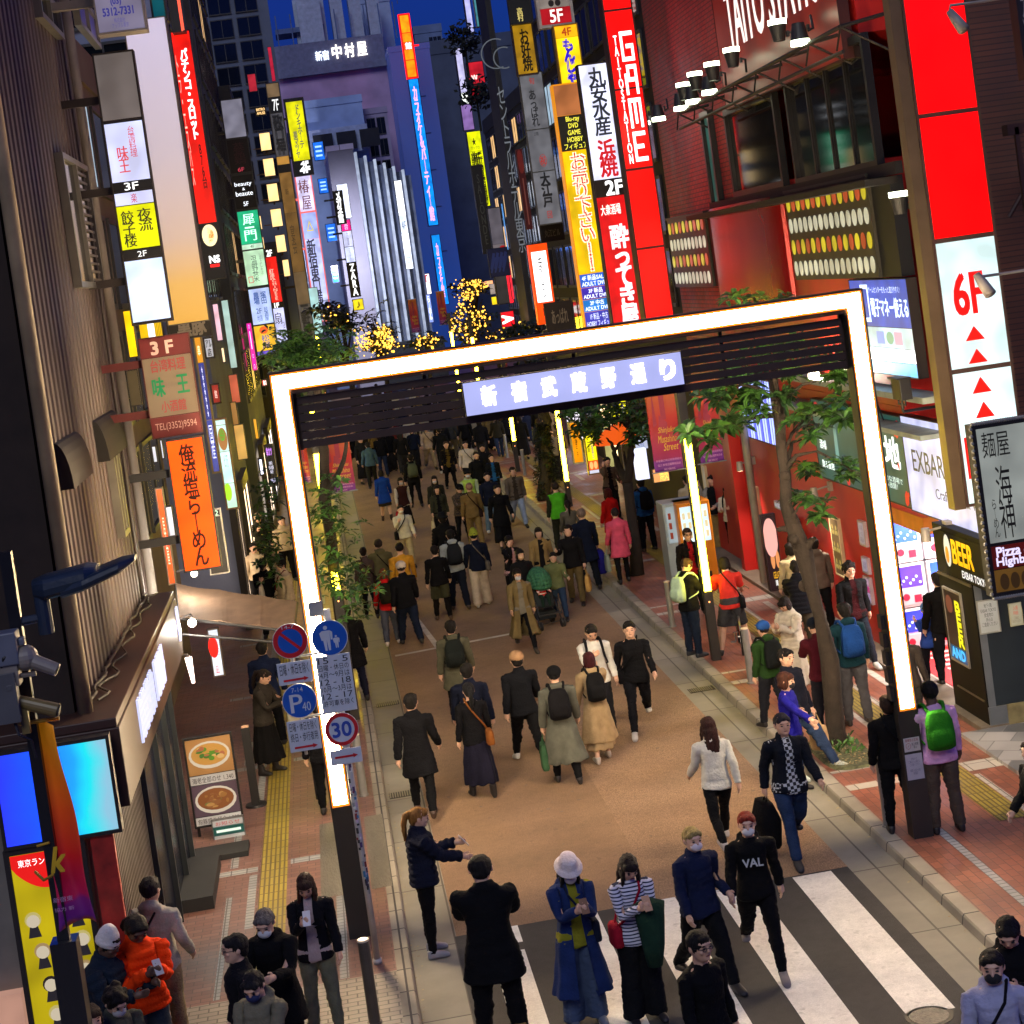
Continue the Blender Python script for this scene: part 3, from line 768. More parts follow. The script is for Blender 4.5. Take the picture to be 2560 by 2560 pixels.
# the lit box and the yellow poster on the face toward the camera
cy = sign('light_box', 'large glowing blue and cyan light box above the yellow poster', 'sign', C7(-60, 415), C7(690, 850), 'front', 17.18, .12, panels=(
    (0, 1, ramp_mat([(0, '#2a20e8'), (.45, '#1a4cf0'), (.72, '#1d8fe0'), (.86, '#1cc4c8'), (1, '#7aa8b8')], 'X', 0, 1.15, 1.0, .3, .25, 2.2), 1, []),))
yp = sign('poster_box', 'tall lit yellow poster with a red arc at its top below the blue light box', 'poster', C7(15, 965), C7(640, 1990), 'front', 17.2, .1, fw=.05, panels=((0, 1, '#b09c08', .75, [('TOKYO TOWER', (.52, .035, .93, .075), '*#ffffff', 'h', .03)]),))
w_, h_ = yp['w'], yp['h']
arc = [(.055, h_ - .055)] + [(.055 + (w_ - .11) * k / 16, h_ - .17 - .22 * math.sin(math.pi * k / 16) ** .8) for k in range(17)] + [(w_ - .055, h_ - .055)]
MB().prism([(x, -.018, z) for x, z in arc], (0, .002, 0)).build('red_arc', emi('#d01512', .95), yp)
lettering(yp, '東京ランド', (.12, h_ - .17, .42, h_ - .1), emi('#ffffff', 1.2), y=-.022)
for k, (x, z) in enumerate(((.24, .60), (.78, .62), (.3, .44), (.8, .47), (.34, .27), (.78, .32), (.36, .12), (.76, .16))):
    pfm = MB(); X_, Z_ = x * w_, z * h_; dd = lambda r_, zz, y, mi, sx=1: pfm.prism([(X_ + sx * r_ * math.cos(t * .449), y, Z_ + zz + r_ * math.sin(t * .449)) for t in range(14)][::-1], (0, .001, 0), mi)
    dd(.075, .075, -.018, k % 3); dd(.06, .062, -.0195, 3)
    pfm.prism([(X_ - .06, -.0185, Z_ - .09), (X_ + .06, -.0185, Z_ - .09), (X_ + .035, -.0185, Z_ + .02), (X_ - .035, -.0185, Z_ + .02)], (0, .001, 0), 4)
    pfm.build('printed_figure', [emi(c, .5) for c in ('#d8c878', '#2a2220', '#b89868', '#e8d8b8', '#2a262c')], yp)
MB().box(w_ + .05, w_ + .26, .0, .08, -.3, h_ + .0).build('side_panel', mat('#a2281f', .5, .45, 5), yp)
MB().box(-1.2, -.02, -.05, .1, -1.2, .55).build('counter', emi('#d8a28a', .5, .3), yp)

# awning over the left pavement, with its lamps
ZL = crop(400, 1400, .3106)
aw = empty('awning', (-2.3, 25.5, .1), 0, 'brown fabric awning sloping out over the left pavement', 'awning')
q = [PY(*ZL(130, 195), 26.9), PY(*ZL(1100, 330), 26.9), PY(*ZL(1075, 560), 25.6), PY(*ZL(160, 455), 25.6)]
q = [v - Vector((-2.3, 25.5, .1)) for v in q]
ab = MB()
for i in range(24):
    for s_ in (0, 1):
        a0 = q[0].lerp(q[1], i / 24); a1 = q[0].lerp(q[1], (i + 1) / 24); b0 = q[3].lerp(q[2], i / 24); b1 = q[3].lerp(q[2], (i + 1) / 24)
        sag = Vector((0, 0, -.02 * math.sin(math.pi * (i % 8) / 8)))
    ab.prism([a0 + sag, a1 + sag, b1 + sag, b0 + sag], (0, 0, .012))
ab.build('canopy', mat('#6d5745', .8, .2, 3, .2, 50, stretch=(1, 1, 8)), aw)
ab = MB()
for a_, b_ in ((q[0], q[3]), (q[1], q[2]), (q[3], q[2]), (q[0], q[1])): ab.tube([a_ - Vector((0, 0, .03)), b_ - Vector((0, 0, .03))], .022, 8)
ab.tube([q[3] - Vector((0, 0, .25)), q[2] - Vector((0, 0, .2))], .02, 8).tube([q[2], q[2] - Vector((0, 0, 2.4))], .03, 8)
ab.build('frame', BLK, aw)
def bulb(px, Y, label, r_=.06, s_=14, c='#fff1d0', cat='lamp', arm=(-.25, .1, .05)):
    p = PY(*px, Y)
    r = empty('bulb_lamp', p, 0, label, cat)
    MB().ball((0, 0, 0), r_, 12, 8).build('bulb', emi(c, s_, sample=True), r, smooth=True)
    MB().tube([(0, 0, r_ * .8), (0, .05, r_ + .05), arm], .014, 6).loft([(0, 0, r_ * .7, r_ * .5, r_ * .5), (0, 0, r_ * 1.4, r_ * .4, r_ * .4)], 10).build('arm', DKFR, r)
    if s_ > 5: lamp(r, (.0, -r_ - .06, -.02), (0, 0, 0), s_ * 6, size=.06)
    return r
bulb(ZL(258, 505), 25.3, 'bright round bulb hanging at the wall end of the brown awning')
bulb(ZL(275, 110), 26.4, 'small bulb under the orange ramen sign above the awning', .05, 6)
bulb(C4(655, 985), 27.6, 'white lamp glowing on the ribbed pink wall', .07, 10, '#eef2ff')
tl = empty('tube_lamp', PY(*ZL(270, 990), 25.4), 0, 'short white tube lamp standing below the brown awning', 'lamp')
MB().tube([(-.02, 0, .36), (0, 0, 0)], [.05, .022], 10).build('tube', emi('#ffe0d0', 4, sample=True), tl)
MB().tube([(-.2, .1, .4), (-.02, 0, .4), (-.02, 0, .34)], .015, 8).build('bracket', DKFR, tl)
# menu board and the small things beside it
mbd = sign('menu_board', 'black framed menu board with two pictures of ramen bowls', 'menu board', C7(1022, 335), C7(1372, 790), 'front', 25.4, .06, frame=BLK, fw=.025, panels=(
    (0, .42, '#c08d54', .32, []), (.42, .53, '#c9c2b8', .4, [('海老全部のせ 1,340', (.05, .2, .95, .85), '#2a1f1a', 'h')]), (.53, .9, '#6a5560', .25, []), (.9, 1, '#c9c2b8', .4, [('叙豚盛り極全 1,230', (.05, .2, .95, .85), '#2a1f1a', 'h')])))
w_, h_ = mbd['w'], mbd['h']
for cz, cs_ in ((.79, ('#5f8f2f', '#c9954a', '#b06a4a', '#d8b070', '#4f7a35')), (.29, ('#a0703c', '#8a5530', '#b98a50', '#93603a', '#6a7a40'))):
    d_ = MB()
    el = lambda x, z, rx, rz, y, mi: d_.prism([(x + rx * math.cos(k * .314), y, z + rz * math.sin(k * .314)) for k in range(20)][::-1], (0, .002, 0), mi)
    el(w_ / 2, h_ * cz, w_ * .42, h_ * .15, -.019, 5); el(w_ / 2, h_ * cz + .01, w_ * .37, h_ * .12, -.022, 1)
    for i in range(26):
        a, rr = random.uniform(0, 6.28), random.uniform(.1, .95)
        el(w_ / 2 + w_ * .28 * rr * math.cos(a), h_ * cz + .01 + h_ * .09 * rr * math.sin(a), random.uniform(.02, .06), random.uniform(.012, .035), -.024 - .0006 * i, random.choice((0, 2, 3, 4) if a > 1.6 else (0, 1, 2)))
    d_.build('picture', [emi(c, .45) for c in cs_] + [emi('#cfc6b4', .5)], mbd)
MB().box(.02, .06, .06, .1, -.25, .0).box(w_ - .06, w_ - .02, .06, .1, -.25, .0).box(-.02, w_ + .02, .3, .34, -.25, -.2).build('leg', BLK, mbd)
sign('small_notice_stand', 'low white and green notice stand at the foot of the menu board', 'notice', C7(1185, 790), C7(1385, 890), 'front', 25.2, .05, frame=mat('#7d7f80', .4, metal=.5), fw=.012, panels=((0, .3, '#cfcfcb', .3, [('お知らせ', (.1, .2, .9, .8), '#a03028', 'h')]), (.3, .7, '#2d6b63', .25, [('▬▬▬', (.1, .35, .9, .65), '*#b8c8b8', 'h')]), (.7, 1, '#cfcfcb', .3, [])))
bp_ = empty('barrier_post', PG(*C7(1440, 705), SW), 0, 'black barrier post standing right of the menu board', 'barrier')
MB().box(-.06, .06, -.05, .05, 0, 1.15).loft([(0, 0, 0, .16, .16), (0, 0, .03, .15, .15)], 20).build('post', BLK, bp_)
MB().box(-.055, .055, -.045, .045, 1.151, 1.17).build('cap', mat('#c9a080', .4), bp_)
ws = sign('white_sign_stand', 'white lit stand with a large red sun under the awning', 'sign', ZL(375, 560), ZL(525, 930), 'front', 27.5, .12, frame=mat('#5a4a40', .5), fw=.015, panels=((0, 1, '#dce4ee', 1.0, [('凪', (.1, .1, .25, .25), '#c03030', 'h'), ('煮干王', (.62, .12, .92, .55), '#7aa0c0', 'v'), ('凪', (.25, .78, .6, .95), '#c83040', 'h')]),))
MB().prism([(.36 * ws['w'] + ws['w'] * .42 * math.cos(k * .314), -.022, ws['h'] * .62 + ws['h'] * .22 * math.sin(k * .314)) for k in range(20)][::-1], (0, .003, 0)).build('red_sun', emi('#f01a12', 1.3), ws)
# ---- left blades near
sign('sign_stack', 'stack of lit shop signs: blank grey, white Taiwan restaurant, yellow gyoza, bare white', 'sign', C1(515, 305), C1(972, 1800), 'front', 23.6, .2, fw=.018, brackets=3, panels=(
    (0, .245, '#79716f', .5, []),
    (.255, .475, '#b9bfe4', 1.05, [('台湾料理', (.58, .08, .76, .6), '#c03545', 'v'), ('味王', (.24, .40, .52, .84), '#c43a3e', 'v')]),
    (.475, .51, BLK, 0, [('3F', (.3, .1, .66, .9), '*#ffffff', 'h')]),
    (.513, .562, '#b6bbe2', 1.0, [('楽', (.42, .15, .58, .85), '#b02a3a', 'h')]),
    (.562, .725, '#c3c60a', 1.0, [('夜流', (.52, .1, .88, .62), '#26221c', 'v'), ('餃子楼', (.1, .12, .42, .94), '#26221c', 'v')]),
    (.725, .76, BLK, 0, [('2F', (.38, .25, .62, .85), '*#e8e8e8', 'h')]),
    (.765, .995, '#c4dafc', .95, [])))
sign('notice_box', 'grey unlit sign box, given a glow, with a purple phone number, cut by the top edge', 'sign', C1(492, -190), C1(828, 165), 'front', 22.5, .3, frame=mat('#8a8178', .5), fw=.02, brackets=1, panels=((0, 1, '#8d86a0', .5, [('(03)', (.34, .5, .56, .62), '#2c2a78', 'h', .03), ('5312-7331', (.14, .64, .8, .76), '#2c2a78', 'h', .03), ('株式会社\nアップル東京', (.3, .8, .66, .95), '#54508a', 'h')]),))  # face is unlit, its low glow is put into the material
sign('blank_board', 'tall blank off white sign board, yellow light painted on its lower end', 'sign', C1(690, 118), C1(1178, 1800), 'front', 30.0, .6, frame=mat('#5a5048', .5), fw=.012, brackets=3, panels=((0, 1, ramp_mat([(0, '#b58a3a'), (.14, '#b5904f'), (.3, '#a89488'), (.6, '#a39aa6'), (1, '#a9a3bb')], 'Z', 0, 4.6, .82, .4), 0, []),))  # panel glow and the yellow light from below are painted in
sign('teal_board', 'dark teal sign board above the blank white one', 'sign', C1(822, -120), C1(945, 112), 'front', 30.4, .4, panels=((0, 1, '#0c5560', .6, []),))
sign('parlour_sign', 'long red vertical slot parlour sign with white katakana and a round emblem', 'sign', C1(955, 180), C1(1268, 1560), 'front', 42, .5, fw=.015, brackets=3, panels=(
    (0, .775, '#e0160a', 1.0, [('パチンコ・スロット', (.34, .09, .72, .56), '*#ffffff', 'v', .05), ('876台', (.56, .59, .78, .82), '#3a0b08', 'v', .03), ('トラ・エスパス', (.02, .12, .16, .8), '*#ffb0a0', 'v', .02)]),
    (.775, .90, BLK, 0, [('●', (.1, .05, .9, .75), '*#f0e0a8', 'h'), ('◗', (.42, .14, .74, .64), '*#e06a18', 'h')]), (.90, 1, BLK, 0, [('NS', (.3, .08, .86, .36), '*#ffffff', 'h', .04), ('━', (.3, .42, .8, .54), '*#e01818', 'h')])))
sign('neon_edge_board', 'black board with one glowing red neon edge above the red parlour sign', 'sign', C1(925, -120), C1(1045, 176), 'front', 41.5, .4, panels=((0, 1, BLK, 0, [('▏', (.8, 0, .93, 1), '*#ff5a40', 'h', .1)]),))
sign('tenant_stack', 'stack of tenant signs: blank grey, black beauty salon, green, mint, blue and yellow', 'sign', Z1(140, 340), (698, 884), 'front', 62, .35, frame=mat('#3a3c3e', .5), fw=.03, brackets=4, panels=(
    (0, .148, '#8a889a', .55, []), (.155, .285, mat('#170d10', .5), 0, [('蔘鷄', (.25, .1, .8, .75), '#4a2830', 'v'), ('6F', (.35, .85, .65, .97), '*#a03040', 'h')]),
    (.295, .425, BLK, 0, [('beauty', (.08, .2, .9, .36), '*#e6ecf5', 'h'), ('&', (.42, .38, .56, .46), '*#e6ecf5', 'h'), ('beaute', (.08, .48, .9, .62), '*#e6ecf5', 'h'), ('5F', (.38, .8, .62, .93), '*#e6ecf5', 'h')]),
    (.435, .565, '#10a070', 1.0, [('犀', (.22, .1, .78, .42), '*#c8ffe6', 'h'), ('一', (.28, .48, .72, .53), '*#c8ffe6', 'h'), ('門', (.22, .58, .78, .9), '*#c8ffe6', 'h')]),
    (.565, .585, '#b6d8bf', 1.0, [('4F', (.4, .2, .6, .8), '#4a6a58', 'h')]),
    (.59, .73, '#b4dcb8', 1.0, [('温野菜', (.34, .14, .62, .88), '#5a7a62', 'v'), ('しゃぶしゃぶ', (.74, .1, .86, .7), '#5a7a62', 'v'), ('□', (.1, .72, .32, .9), '#c86a50', 'h')]),
    (.74, .88, '#a9bce8', 1.0, [('塚田', (.55, .1, .82, .44), '#31559c', 'v', .02), ('農場', (.2, .1, .46, .44), '#31559c', 'v', .02), ('2F', (.24, .55, .5, .7), '#31559c', 'h'), ('地鶏', (.24, .74, .5, .92), '#31559c', 'h'), ('居酒屋', (.62, .54, .8, .92), '#31559c', 'v')]),
    (.885, .985, '#e2b028', 1.0, [('松', (.3, .38, .68, .63), '#3a50a8', 'h'), ('屋', (.3, .66, .68, .9), '#3a50a8', 'h'), ('●', (.26, .04, .66, .34), '*#e0521c', 'h')]), (.985, 1, '#5a42c0', 1.0, [])))
sign('tenant_stack', 'red vertical sign marked 2F over a white 1F sign with a fan crest', 'sign', Z2(640, 400), (724, 860), 'front', 68, .3, fw=.03, brackets=3, panels=(
    (0, .085, BLK, 0, [('2F', (.3, .15, .72, .9), '*#ffffff', 'h', .04)]), (.085, .56, '#d60a08', 1.05, [('紅虎', (.32, .26, .66, .5), '*#ffb0a0', 'v'), ('CHINESE', (.44, .5, .72, .95), '*#ffb0a0', 'v')]),
    (.56, .62, BLK, 0, [('1F', (.34, .12, .68, .9), '*#ffffff', 'h', .04)]), (.62, 1, '#bcc0ec', 1.0, [('扇', (.22, .12, .74, .44), '#3a3a50', 'h'), ('つけ麺', (.76, .4, .92, .8), '#4a4a66', 'v'), ('天', (.3, .62, .7, .78), '#3a3a50', 'h')])))
LANT = emi('#ffd890', 1.25, .2)
LN = ['highest amber box lantern of the column, below the lit script sign', 'second highest amber box lantern of the column', 'third amber box lantern from the top of the column', 'fourth amber box lantern, beside the tan floor sign', 'fifth amber box lantern, just above the red 2F sign', 'lowest amber box lantern, right of the red 2F sign', 'dim small amber lantern behind the green sign', 'dim small amber lantern behind the mint sign']
for (x0, y0, x1, y1, z), l in zip(((610, 740, 775, 940, Z1), (655, 1050, 820, 1250, Z1), (700, 1355, 865, 1555, Z1), (745, 1660, 910, 1860, Z1), (805, 235, 955, 430, Z2), (890, 530, 1000, 725, Z2), (570, 1740, 660, 1900, Z1), (600, 260, 690, 400, Z2)), LN):
    a, c = PY(*z(x0, y0), 74), PY(*z(x1, y1), 74)
    r = empty('box_lantern', (a.x, 74, c.z), 0, l, 'lantern', 'amber box lanterns on the tall narrow building')
    MB().box(.02, c.x - a.x - .02, .02, .3, .02, a.z - c.z - .02).build('shade', LANT, r)
    f = MB()
    for z_ in (0, a.z - c.z - .02): f.box(0, c.x - a.x, 0, .32, z_, z_ + .02)
    f.tube([((c.x - a.x) / 2, .15, 0), ((c.x - a.x) / 2, .15, -.12)], .035, 6).box(-.3, 0, .12, .18, .1, .14)
    f.build('frame', mat('#5a3d20', .6), r)
sign('floor_sign', 'tan column of floor signs from 7F down beside the amber lanterns', 'sign', Z1(690, 140), (794, 880), 'front', 79, .4, frame=mat('#3a2f24', .6), fw=.03, brackets=2, panels=(
    (0, .05, '#8a7050', .45, []), (.05, .11, BLK, 0, [('7F', (.3, .15, .8, .85), '*#d8d8d8', 'h')]), (.11, .27, '#5b5a60', .4, [('歌口神', (.15, .04, .9, .96), '#141416', 'v', .06)]), (.27, .30, '#c08a3c', .7, []), (.30, .33, BLK, 0, []),
    (.33, .48, '#8d6632', .55, [('新', (.3, .4, .6, .55), '#3d2a14', 'h')]), (.48, .70, '#7d5a2c', .5, [('宴会', (.25, .2, .6, .7), '#3d2a14', 'v')]), (.70, .82, '#82694a', .45, []), (.82, 1, '#6a6460', .4, [('二軒目酒場', (.15, .02, .85, .98), '#161412', 'v', .06)])))
sign('tall_yellow_sign', 'tall yellow sign on black with 4F below it', 'sign', Z1(905, 330), Z1(1285, 1235), 'front', 84, .4, frame=BLK, fw=.09, brackets=2, panels=(
    (0.02, .82, '#d0cc06', 1.05, [('ドンキホーテ', (.52, .06, .76, .8), '#5a5a48', 'v', .03), ('薬マツヤ', (.2, .5, .44, .95), '#6a6a50', 'v', .03)]), (.82, .9, BLK, 0, [('4F', (.4, .2, .85, .95), '*#ffffff', 'h', .05)]), (.9, 1, BLK, 0, [('4F', (.3, .1, .9, .9), '*#ffffff', 'h', .05)])))
sign('white_tall_sign', 'tall white sign with brush letters and a red lit edge, under the yellow 4F sign', 'sign', Z1(1040, 1240), Z2(1500, 1260), 'front', 86, .5, frame=emi('#e86a68', .9), fw=.05, brackets=3, panels=(
    (0, .25, '#cfc6ea', 1.1, [('椿', (.1, .14, .8, .5), '#6a3c48', 'h'), ('屋', (.2, .58, .8, .95), '#6a3c48', 'h')]),
    (.26, .44, '#93a2dc', 1.1, [('△', (.25, .3, .7, .7), '#d8c45a', 'h')]), (.44, 1, '#aeb6e6', 1.1, [('新宿東口横丁', (.1, .0, .66, .98), '#2a2c44', 'v', .03)])))
sign('pale_column_sign', 'pale green white column sign left of the tall white sign foot', 'sign', Z2(1205, 870), Z2(1400, 1420), 'front', 80, .3, fw=.02, panels=((0, 1, '#9fc8c8', .95, [('割烹', (.55, .4, .75, .7), '#4a6a70', 'v')]),))
sign('black_optician_sign', 'black vertical optician sign with white katakana', 'sign', Z1(1500, 1440), Z1(1680, 1830), 'front', 100, .4, brackets=2, panels=((0, 1, BLK, 0, [('メガネ館', (.22, .03, .75, .97), '*#ffffff', 'v', .06)]),))
sign('tenant_stack', 'pink over white over black vertical sign reading ZARA', 'sign', Z1(1595, 1790), (903, 741), 'front', 104, .4, fw=.03, brackets=3, panels=(
    (0, .14, '#e0187c', 1.05, [('美容', (.3, .1, .7, .9), '*#ffb0dc', 'v')]), (.145, .345, '#c8ccf0', 1.1, [('かに道楽', (.38, .06, .62, .94), '#5a5a78', 'v')]), (.35, .55, '#c8d0f4', 1.15, [('カラオケ', (.4, .06, .6, .94), '#7a86a8', 'v')]), (.555, 1, BLK, 0, [('ZARA', (.25, .04, .78, .96), '*#ffffff', 'v', .03)])))
sign('small_yellow_sign', 'small yellow square sign just under the ZARA letters', 'sign', Z2(1740, 1010), Z2(1890, 1130), 'front', 103, .3, panels=((0, 1, '#d8c21c', 1.1, [('♪', (.35, .2, .7, .8), '#6a5a10', 'h')]),))
sign('corner_sign', 'white glowing corner panel above the pink sign', 'sign', Z1(1545, 1360), Z1(1740, 1760), 'front', 108, .3, fw=.02, panels=((0, 1, '#dfe6ff', 1.4, []),))
for (a, c_, l) in ((Z1(1255, 850), Z1(1420, 1060), 'bright blue hanging panel on the slatted office front'), (Z1(1320, 1290), Z1(1465, 1460), 'second blue hanging panel under the first'), (Z2(1410, 100), Z2(1570, 300), 'blue and pink panel left of the pink sign'), (Z2(1480, 605), Z2(1590, 800), 'lowest blue panel beside the ZARA sign')):
    sign('blue_sign', l, 'sign', a, c_, 'front', 116, .2, panels=((0, 1, '#1d6ce0', .9, [('≡', (.2, .2, .8, .8), '*#9cc8ff', 'h')]),))
# ---- left, street level
sign('restaurant_sign', 'dark red sign marked 3F with a cream panel of green and red characters', 'sign', Z5(195, 385), Z5(912, 1405), 'front', 23.4, .14, frame=mat('#4a1212', .5), fw=.01, brackets=2, panels=(
    (0, .2, mat('#5a1416', .5), 0, [('3 F', (.22, .22, .66, .85), '#c8a8a0', 'h', .03)]),
    (.2, .80, '#9a866c', .22, [('台湾料理', (.16, .04, .86, .25), '#8a3a34', 'h', .02), ('味', (.14, .34, .38, .66), '#1d7040', 'h', .03), ('王', (.64, .34, .87, .64), '#1d7040', 'h', .03), ('Bei Wan', (.41, .44, .62, .53), '#6a5a48', 'h'), ('小酒館', (.26, .74, .76, .93), '#8a3a34', 'h', .02)]),
    (.80, 1, mat('#5a1416', .5), 0, [('TEL(3352)9594', (.08, .3, .92, .75), '#b08a84', 'h', .02)])))
sign('ramen_sign', 'glowing orange vertical ramen sign with black brush characters', 'sign', C4(925, 565), C4(1248, 1275), 'front', 23.0, .16, frame=BLK, fw=.015, brackets=2, panels=((0, 1, '#f04a06', 1.1, [('俺流塩らーめん', (.3, .04, .72, .97), '#2a0f05', 'v', .02)]),))
sign('back_board', 'dark board with a white edge behind the ramen sign', 'sign', C4(1130, 960), C4(1290, 1305), 'front', 24.2, .1, frame=mat('#a8a8a8', .4), fw=.012, panels=((0, .1, BLK, 0, [('32', (.5, .1, .9, .9), '*#a8d8c8', 'h')]), (.1, 1, BLK, 0, [])))
sign('neon_pillar', 'slim glowing orange neon pillar behind the ramen sign', 'sign', C4(868, 835), C4(992, 1370), 'front', 31, .15, frame=mat('#b0a090', .4), fw=.02, panels=((0, 1, '#f05a24', 1.3, [('居酒屋', (.3, .3, .7, .8), '*#ffd8b8', 'v')]),))
sign('yellow_sign', 'bright yellow lit shop front board behind the sign stack', 'sign', Z5(25, 75), Z5(205, 580), 'front', 31.5, .2, fw=.01, panels=((0, 1, '#f0c402', 1.15, []),))
sign('yellow_sign', 'second yellow lit board with a white bar, behind the dark red 3F sign', 'sign', Z5(195, 200), Z5(490, 420), 'front', 32, .2, fw=.01, panels=((0, 1, '#d8ae04', .95, [('▮', (.42, 0, .62, 1), '*#e4e8ff', 'h', .1), ('|||||', (.7, .05, 1, .95), '#8a6a04', 'h')]),))
sign('pork_sign', 'dark sign with large grey characters under the blank white board', 'sign', Z5(500, 180), Z5(1010, 345), 'front', 33, .2, panels=((0, 1, mat('#2a2620', .6), 0, [('黒豚', (.22, .05, .92, .95), '#9a9080', 'h', .04)]),))
sign('starry_blue_sign', 'tall dark blue sign with white stars and an orange top', 'sign', Z5(790, 335), Z5(1115, 1850), 'front', 34, .15, frame=mat('#8a7a50', .5), fw=.03, panels=(
    (0, .2, '#d89018', .8, [('串', (.3, .35, .7, .75), '*#fff0c0', 'h')]), (.2, .62, '#1b2a88', .7, [('★★★★★★★', (.4, .05, .62, .95), '*#d8dcff', 'v')]), (.62, 1, '#2c3a98', .8, [('国産', (.2, .1, .8, .75), '*#d0d6ff', 'v')])))
sign('shop_name_board', 'small white board with black lettering right of the starry blue sign', 'sign', Z5(905, 370), Z5(1050, 590), 'front', 37, .15, panels=((0, 1, '#b4b4bc', .8, [('アル', (.12, .08, .9, .48), '#1a1a1e', 'h', .04), ('店', (.25, .54, .75, .94), '#1a1a1e', 'h', .04)]),))
sign('red_lantern_sign', 'small dark red sign with one white character', 'sign', Z5(985, 880), Z5(1120, 1090), 'front', 38, .15, panels=((0, 1, '#96140f', .8, [('館', (.3, .3, .7, .75), '*#e8c8c0', 'h', .03)]),))
sign('food_poster', 'pale lit poster of a green topped rice bowl on the left pavement', 'poster', C4(1198, 445), C4(1345, 945), 'front', 36, .15, frame=mat('#8a6a4a', .5), fw=.03, panels=(
    (0, .06, '#bfe6e0', 1.0, []), (.06, .36, '#b8e0d8', 1.0, [('●', (.05, .1, .95, .95), '*#8a5a2c', 'h'), ('●', (.2, .15, .8, .6), '*#3f9a34', 'h')]), (.36, .72, '#c0ece6', 1.05, [('ビ万', (.35, .1, .7, .5), '#6a7a78', 'h')]), (.72, 1, '#b8e8cc', 1.05, [('●', (-.1, 0, .62, .7), '*#8fd81c', 'h')])))
sign('dark_menu_screen', 'dark screen with purple and white text left of the gate post', 'screen', C4(1478, 590), C4(1565, 815), 'front', 40, .1, panels=((0, 1, BLK, 0, [('串カツ', (.12, .04, .9, .26), '*#c07ae8', 'h', .05), ('肉寿司\n飲み放題\n980円', (.15, .4, .85, .72), '*#d8d8f0', 'h', .02), ('2時間', (.15, .84, .9, .95), '*#c8c8f0', 'h')]),))
sign('white_lit_sign', 'small bright white lit sign on the dark post left of the gate', 'sign', C4(1445, 665), C4(1490, 760), 'front', 41, .1, panels=((0, 1, '#e8ecff', 2.0, []),))
sign('pink_neon_sign', 'hot pink vertical neon sign with white rings above the gate corner', 'sign', Z5(1385, 215), Z5(1510, 725), 'front', 60, .2, fw=.02, frame=emi('#c0108a', .8), panels=((0, 1, '#f010a0', 1.2, [('○', (.3, .02, .7, .1), '*#ffd0f0', 'h'), ('○', (.3, .66, .7, .74), '*#ffd0f0', 'h'), ('▮', (.4, .16, .62, .55), '*#ffe0ff', 'h'), ('○', (.3, .88, .7, .97), '*#ffd0f0', 'h')]),))
for a, c_, Y_, cc, s_, l in ((Z5(1010, 0), Z5(1135, 400), 48, '#e8b8c8', 1.0, 'narrow pinkish lit strip sign right of the blank board'), (Z5(1105, -40), Z5(1295, 700), 52, '#a9c8c0', .8, 'tall pale green lit shop glazing strip'), (Z5(1190, 60), Z5(1350, 640), 56, '#c8d8b8', .9, 'taller cream lit shop glazing strip beside it'), (Z5(1285, 260), Z5(1405, 690), 58, '#b8186a', .7, 'dim magenta strip sign'), (Z5(1185, 780), Z5(1330, 1080), 50, '#e0684a', .55, 'blurred red and orange lit shop entrance'), (Z5(1205, 1080), Z5(1310, 1330), 49, '#c08a4a', .5, 'amber lit shop entrance'), (Z5(1240, 1330), Z5(1410, 1700), 45, '#d8a858', .7, 'amber lit shop sign with a white tail'), (Z5(1455, 1260), Z5(1530, 1480), 44, '#e0a020', .8, 'small amber flag sign'), (Z5(1105, 480), Z5(1165, 640), 47, '#ffe0b0', 1.2, 'slim cream lamp panel'), (Z5(60, 730), Z5(250, 1110), 29.5, '#6a5a3c', .25, 'dull tan window board beside the 3F sign'), (Z5(340, 1560), Z5(420, 1740), 30.5, '#d8dce8', .8, 'left white lit pane behind the ramen sign'), (Z5(430, 1490), Z5(495, 1700), 30.6, '#d8dce8', .9, 'right white lit pane behind the ramen sign'), (C4(900, 940), C4(990, 1100), 31.2, '#e8e4ea', .9, 'white lit glass behind the orange pillar')):
    sign('lit_sign', l, 'sign', a, c_, 'front', Y_, .12, fw=.012, panels=((0, 1, cc, s_, []),))
sign('arcade_board', 'small red box sign touching the gate corner', 'sign', Z5(1545, 830), Z5(1625, 900), 'front', 60, .1, panels=((0, 1, '#d83a30', .9, [('B1', (.3, .1, .9, .9), '*#ffffff', 'h', .03)]),))
# left row of buildings
building('narrow_building', -9, -3.5, 25.7, 39.5, 11.8, '#6d5d4c', 'tan plastered building behind the sign stack', side=1, sides=((3, 4, .05, .25, .95, .97),), fronts=((1, 4, .8, .1, .98, .9),))
building('grey_tower_block', -12, -2.45, 43.2, 54, 24, '#6a7490', 'blue grey tower behind the red parlour sign', fronts=((3, 10, .3, .3, .97, .98),), sides=((4, 9, .05, .3, .95, .98),), lit=.05)
building('grey_tower_block', -12, -2.2, 55, 70, 20, '#50565f', 'dark tower beside the tenant stack with the green sign', fronts=((2, 8, .6, .3, .97, .98),), sides=((5, 8, .05, .2, .95, .98),), lit=.1)
building('narrow_building', -10, -1.95, 75.5, 84, 15.5, '#2b2623', 'brown black narrow building carrying the amber lanterns', sides=((3, 6, .1, .2, .9, .95),), fronts=((1, 6, .85, .2, .98, .95),), lit=.3)
building('office_building', -9, .2, 118, 132, 17, '#76829c', 'blue grey slatted office front behind the optician sign', fronts=((8, 9, .2, .1, .99, .95),), lit=.08)
sp_ = sign('lit_script_sign', 'small glowing script sign above the amber lanterns', 'sign', Z1(560, 430), Z1(710, 520), 'front', 75, .1, panels=((0, 1, BLK, 0, [('BISTRO\nAMUSE', (.08, .08, .95, .92), '*#ffd088', 'h', .02)]),))
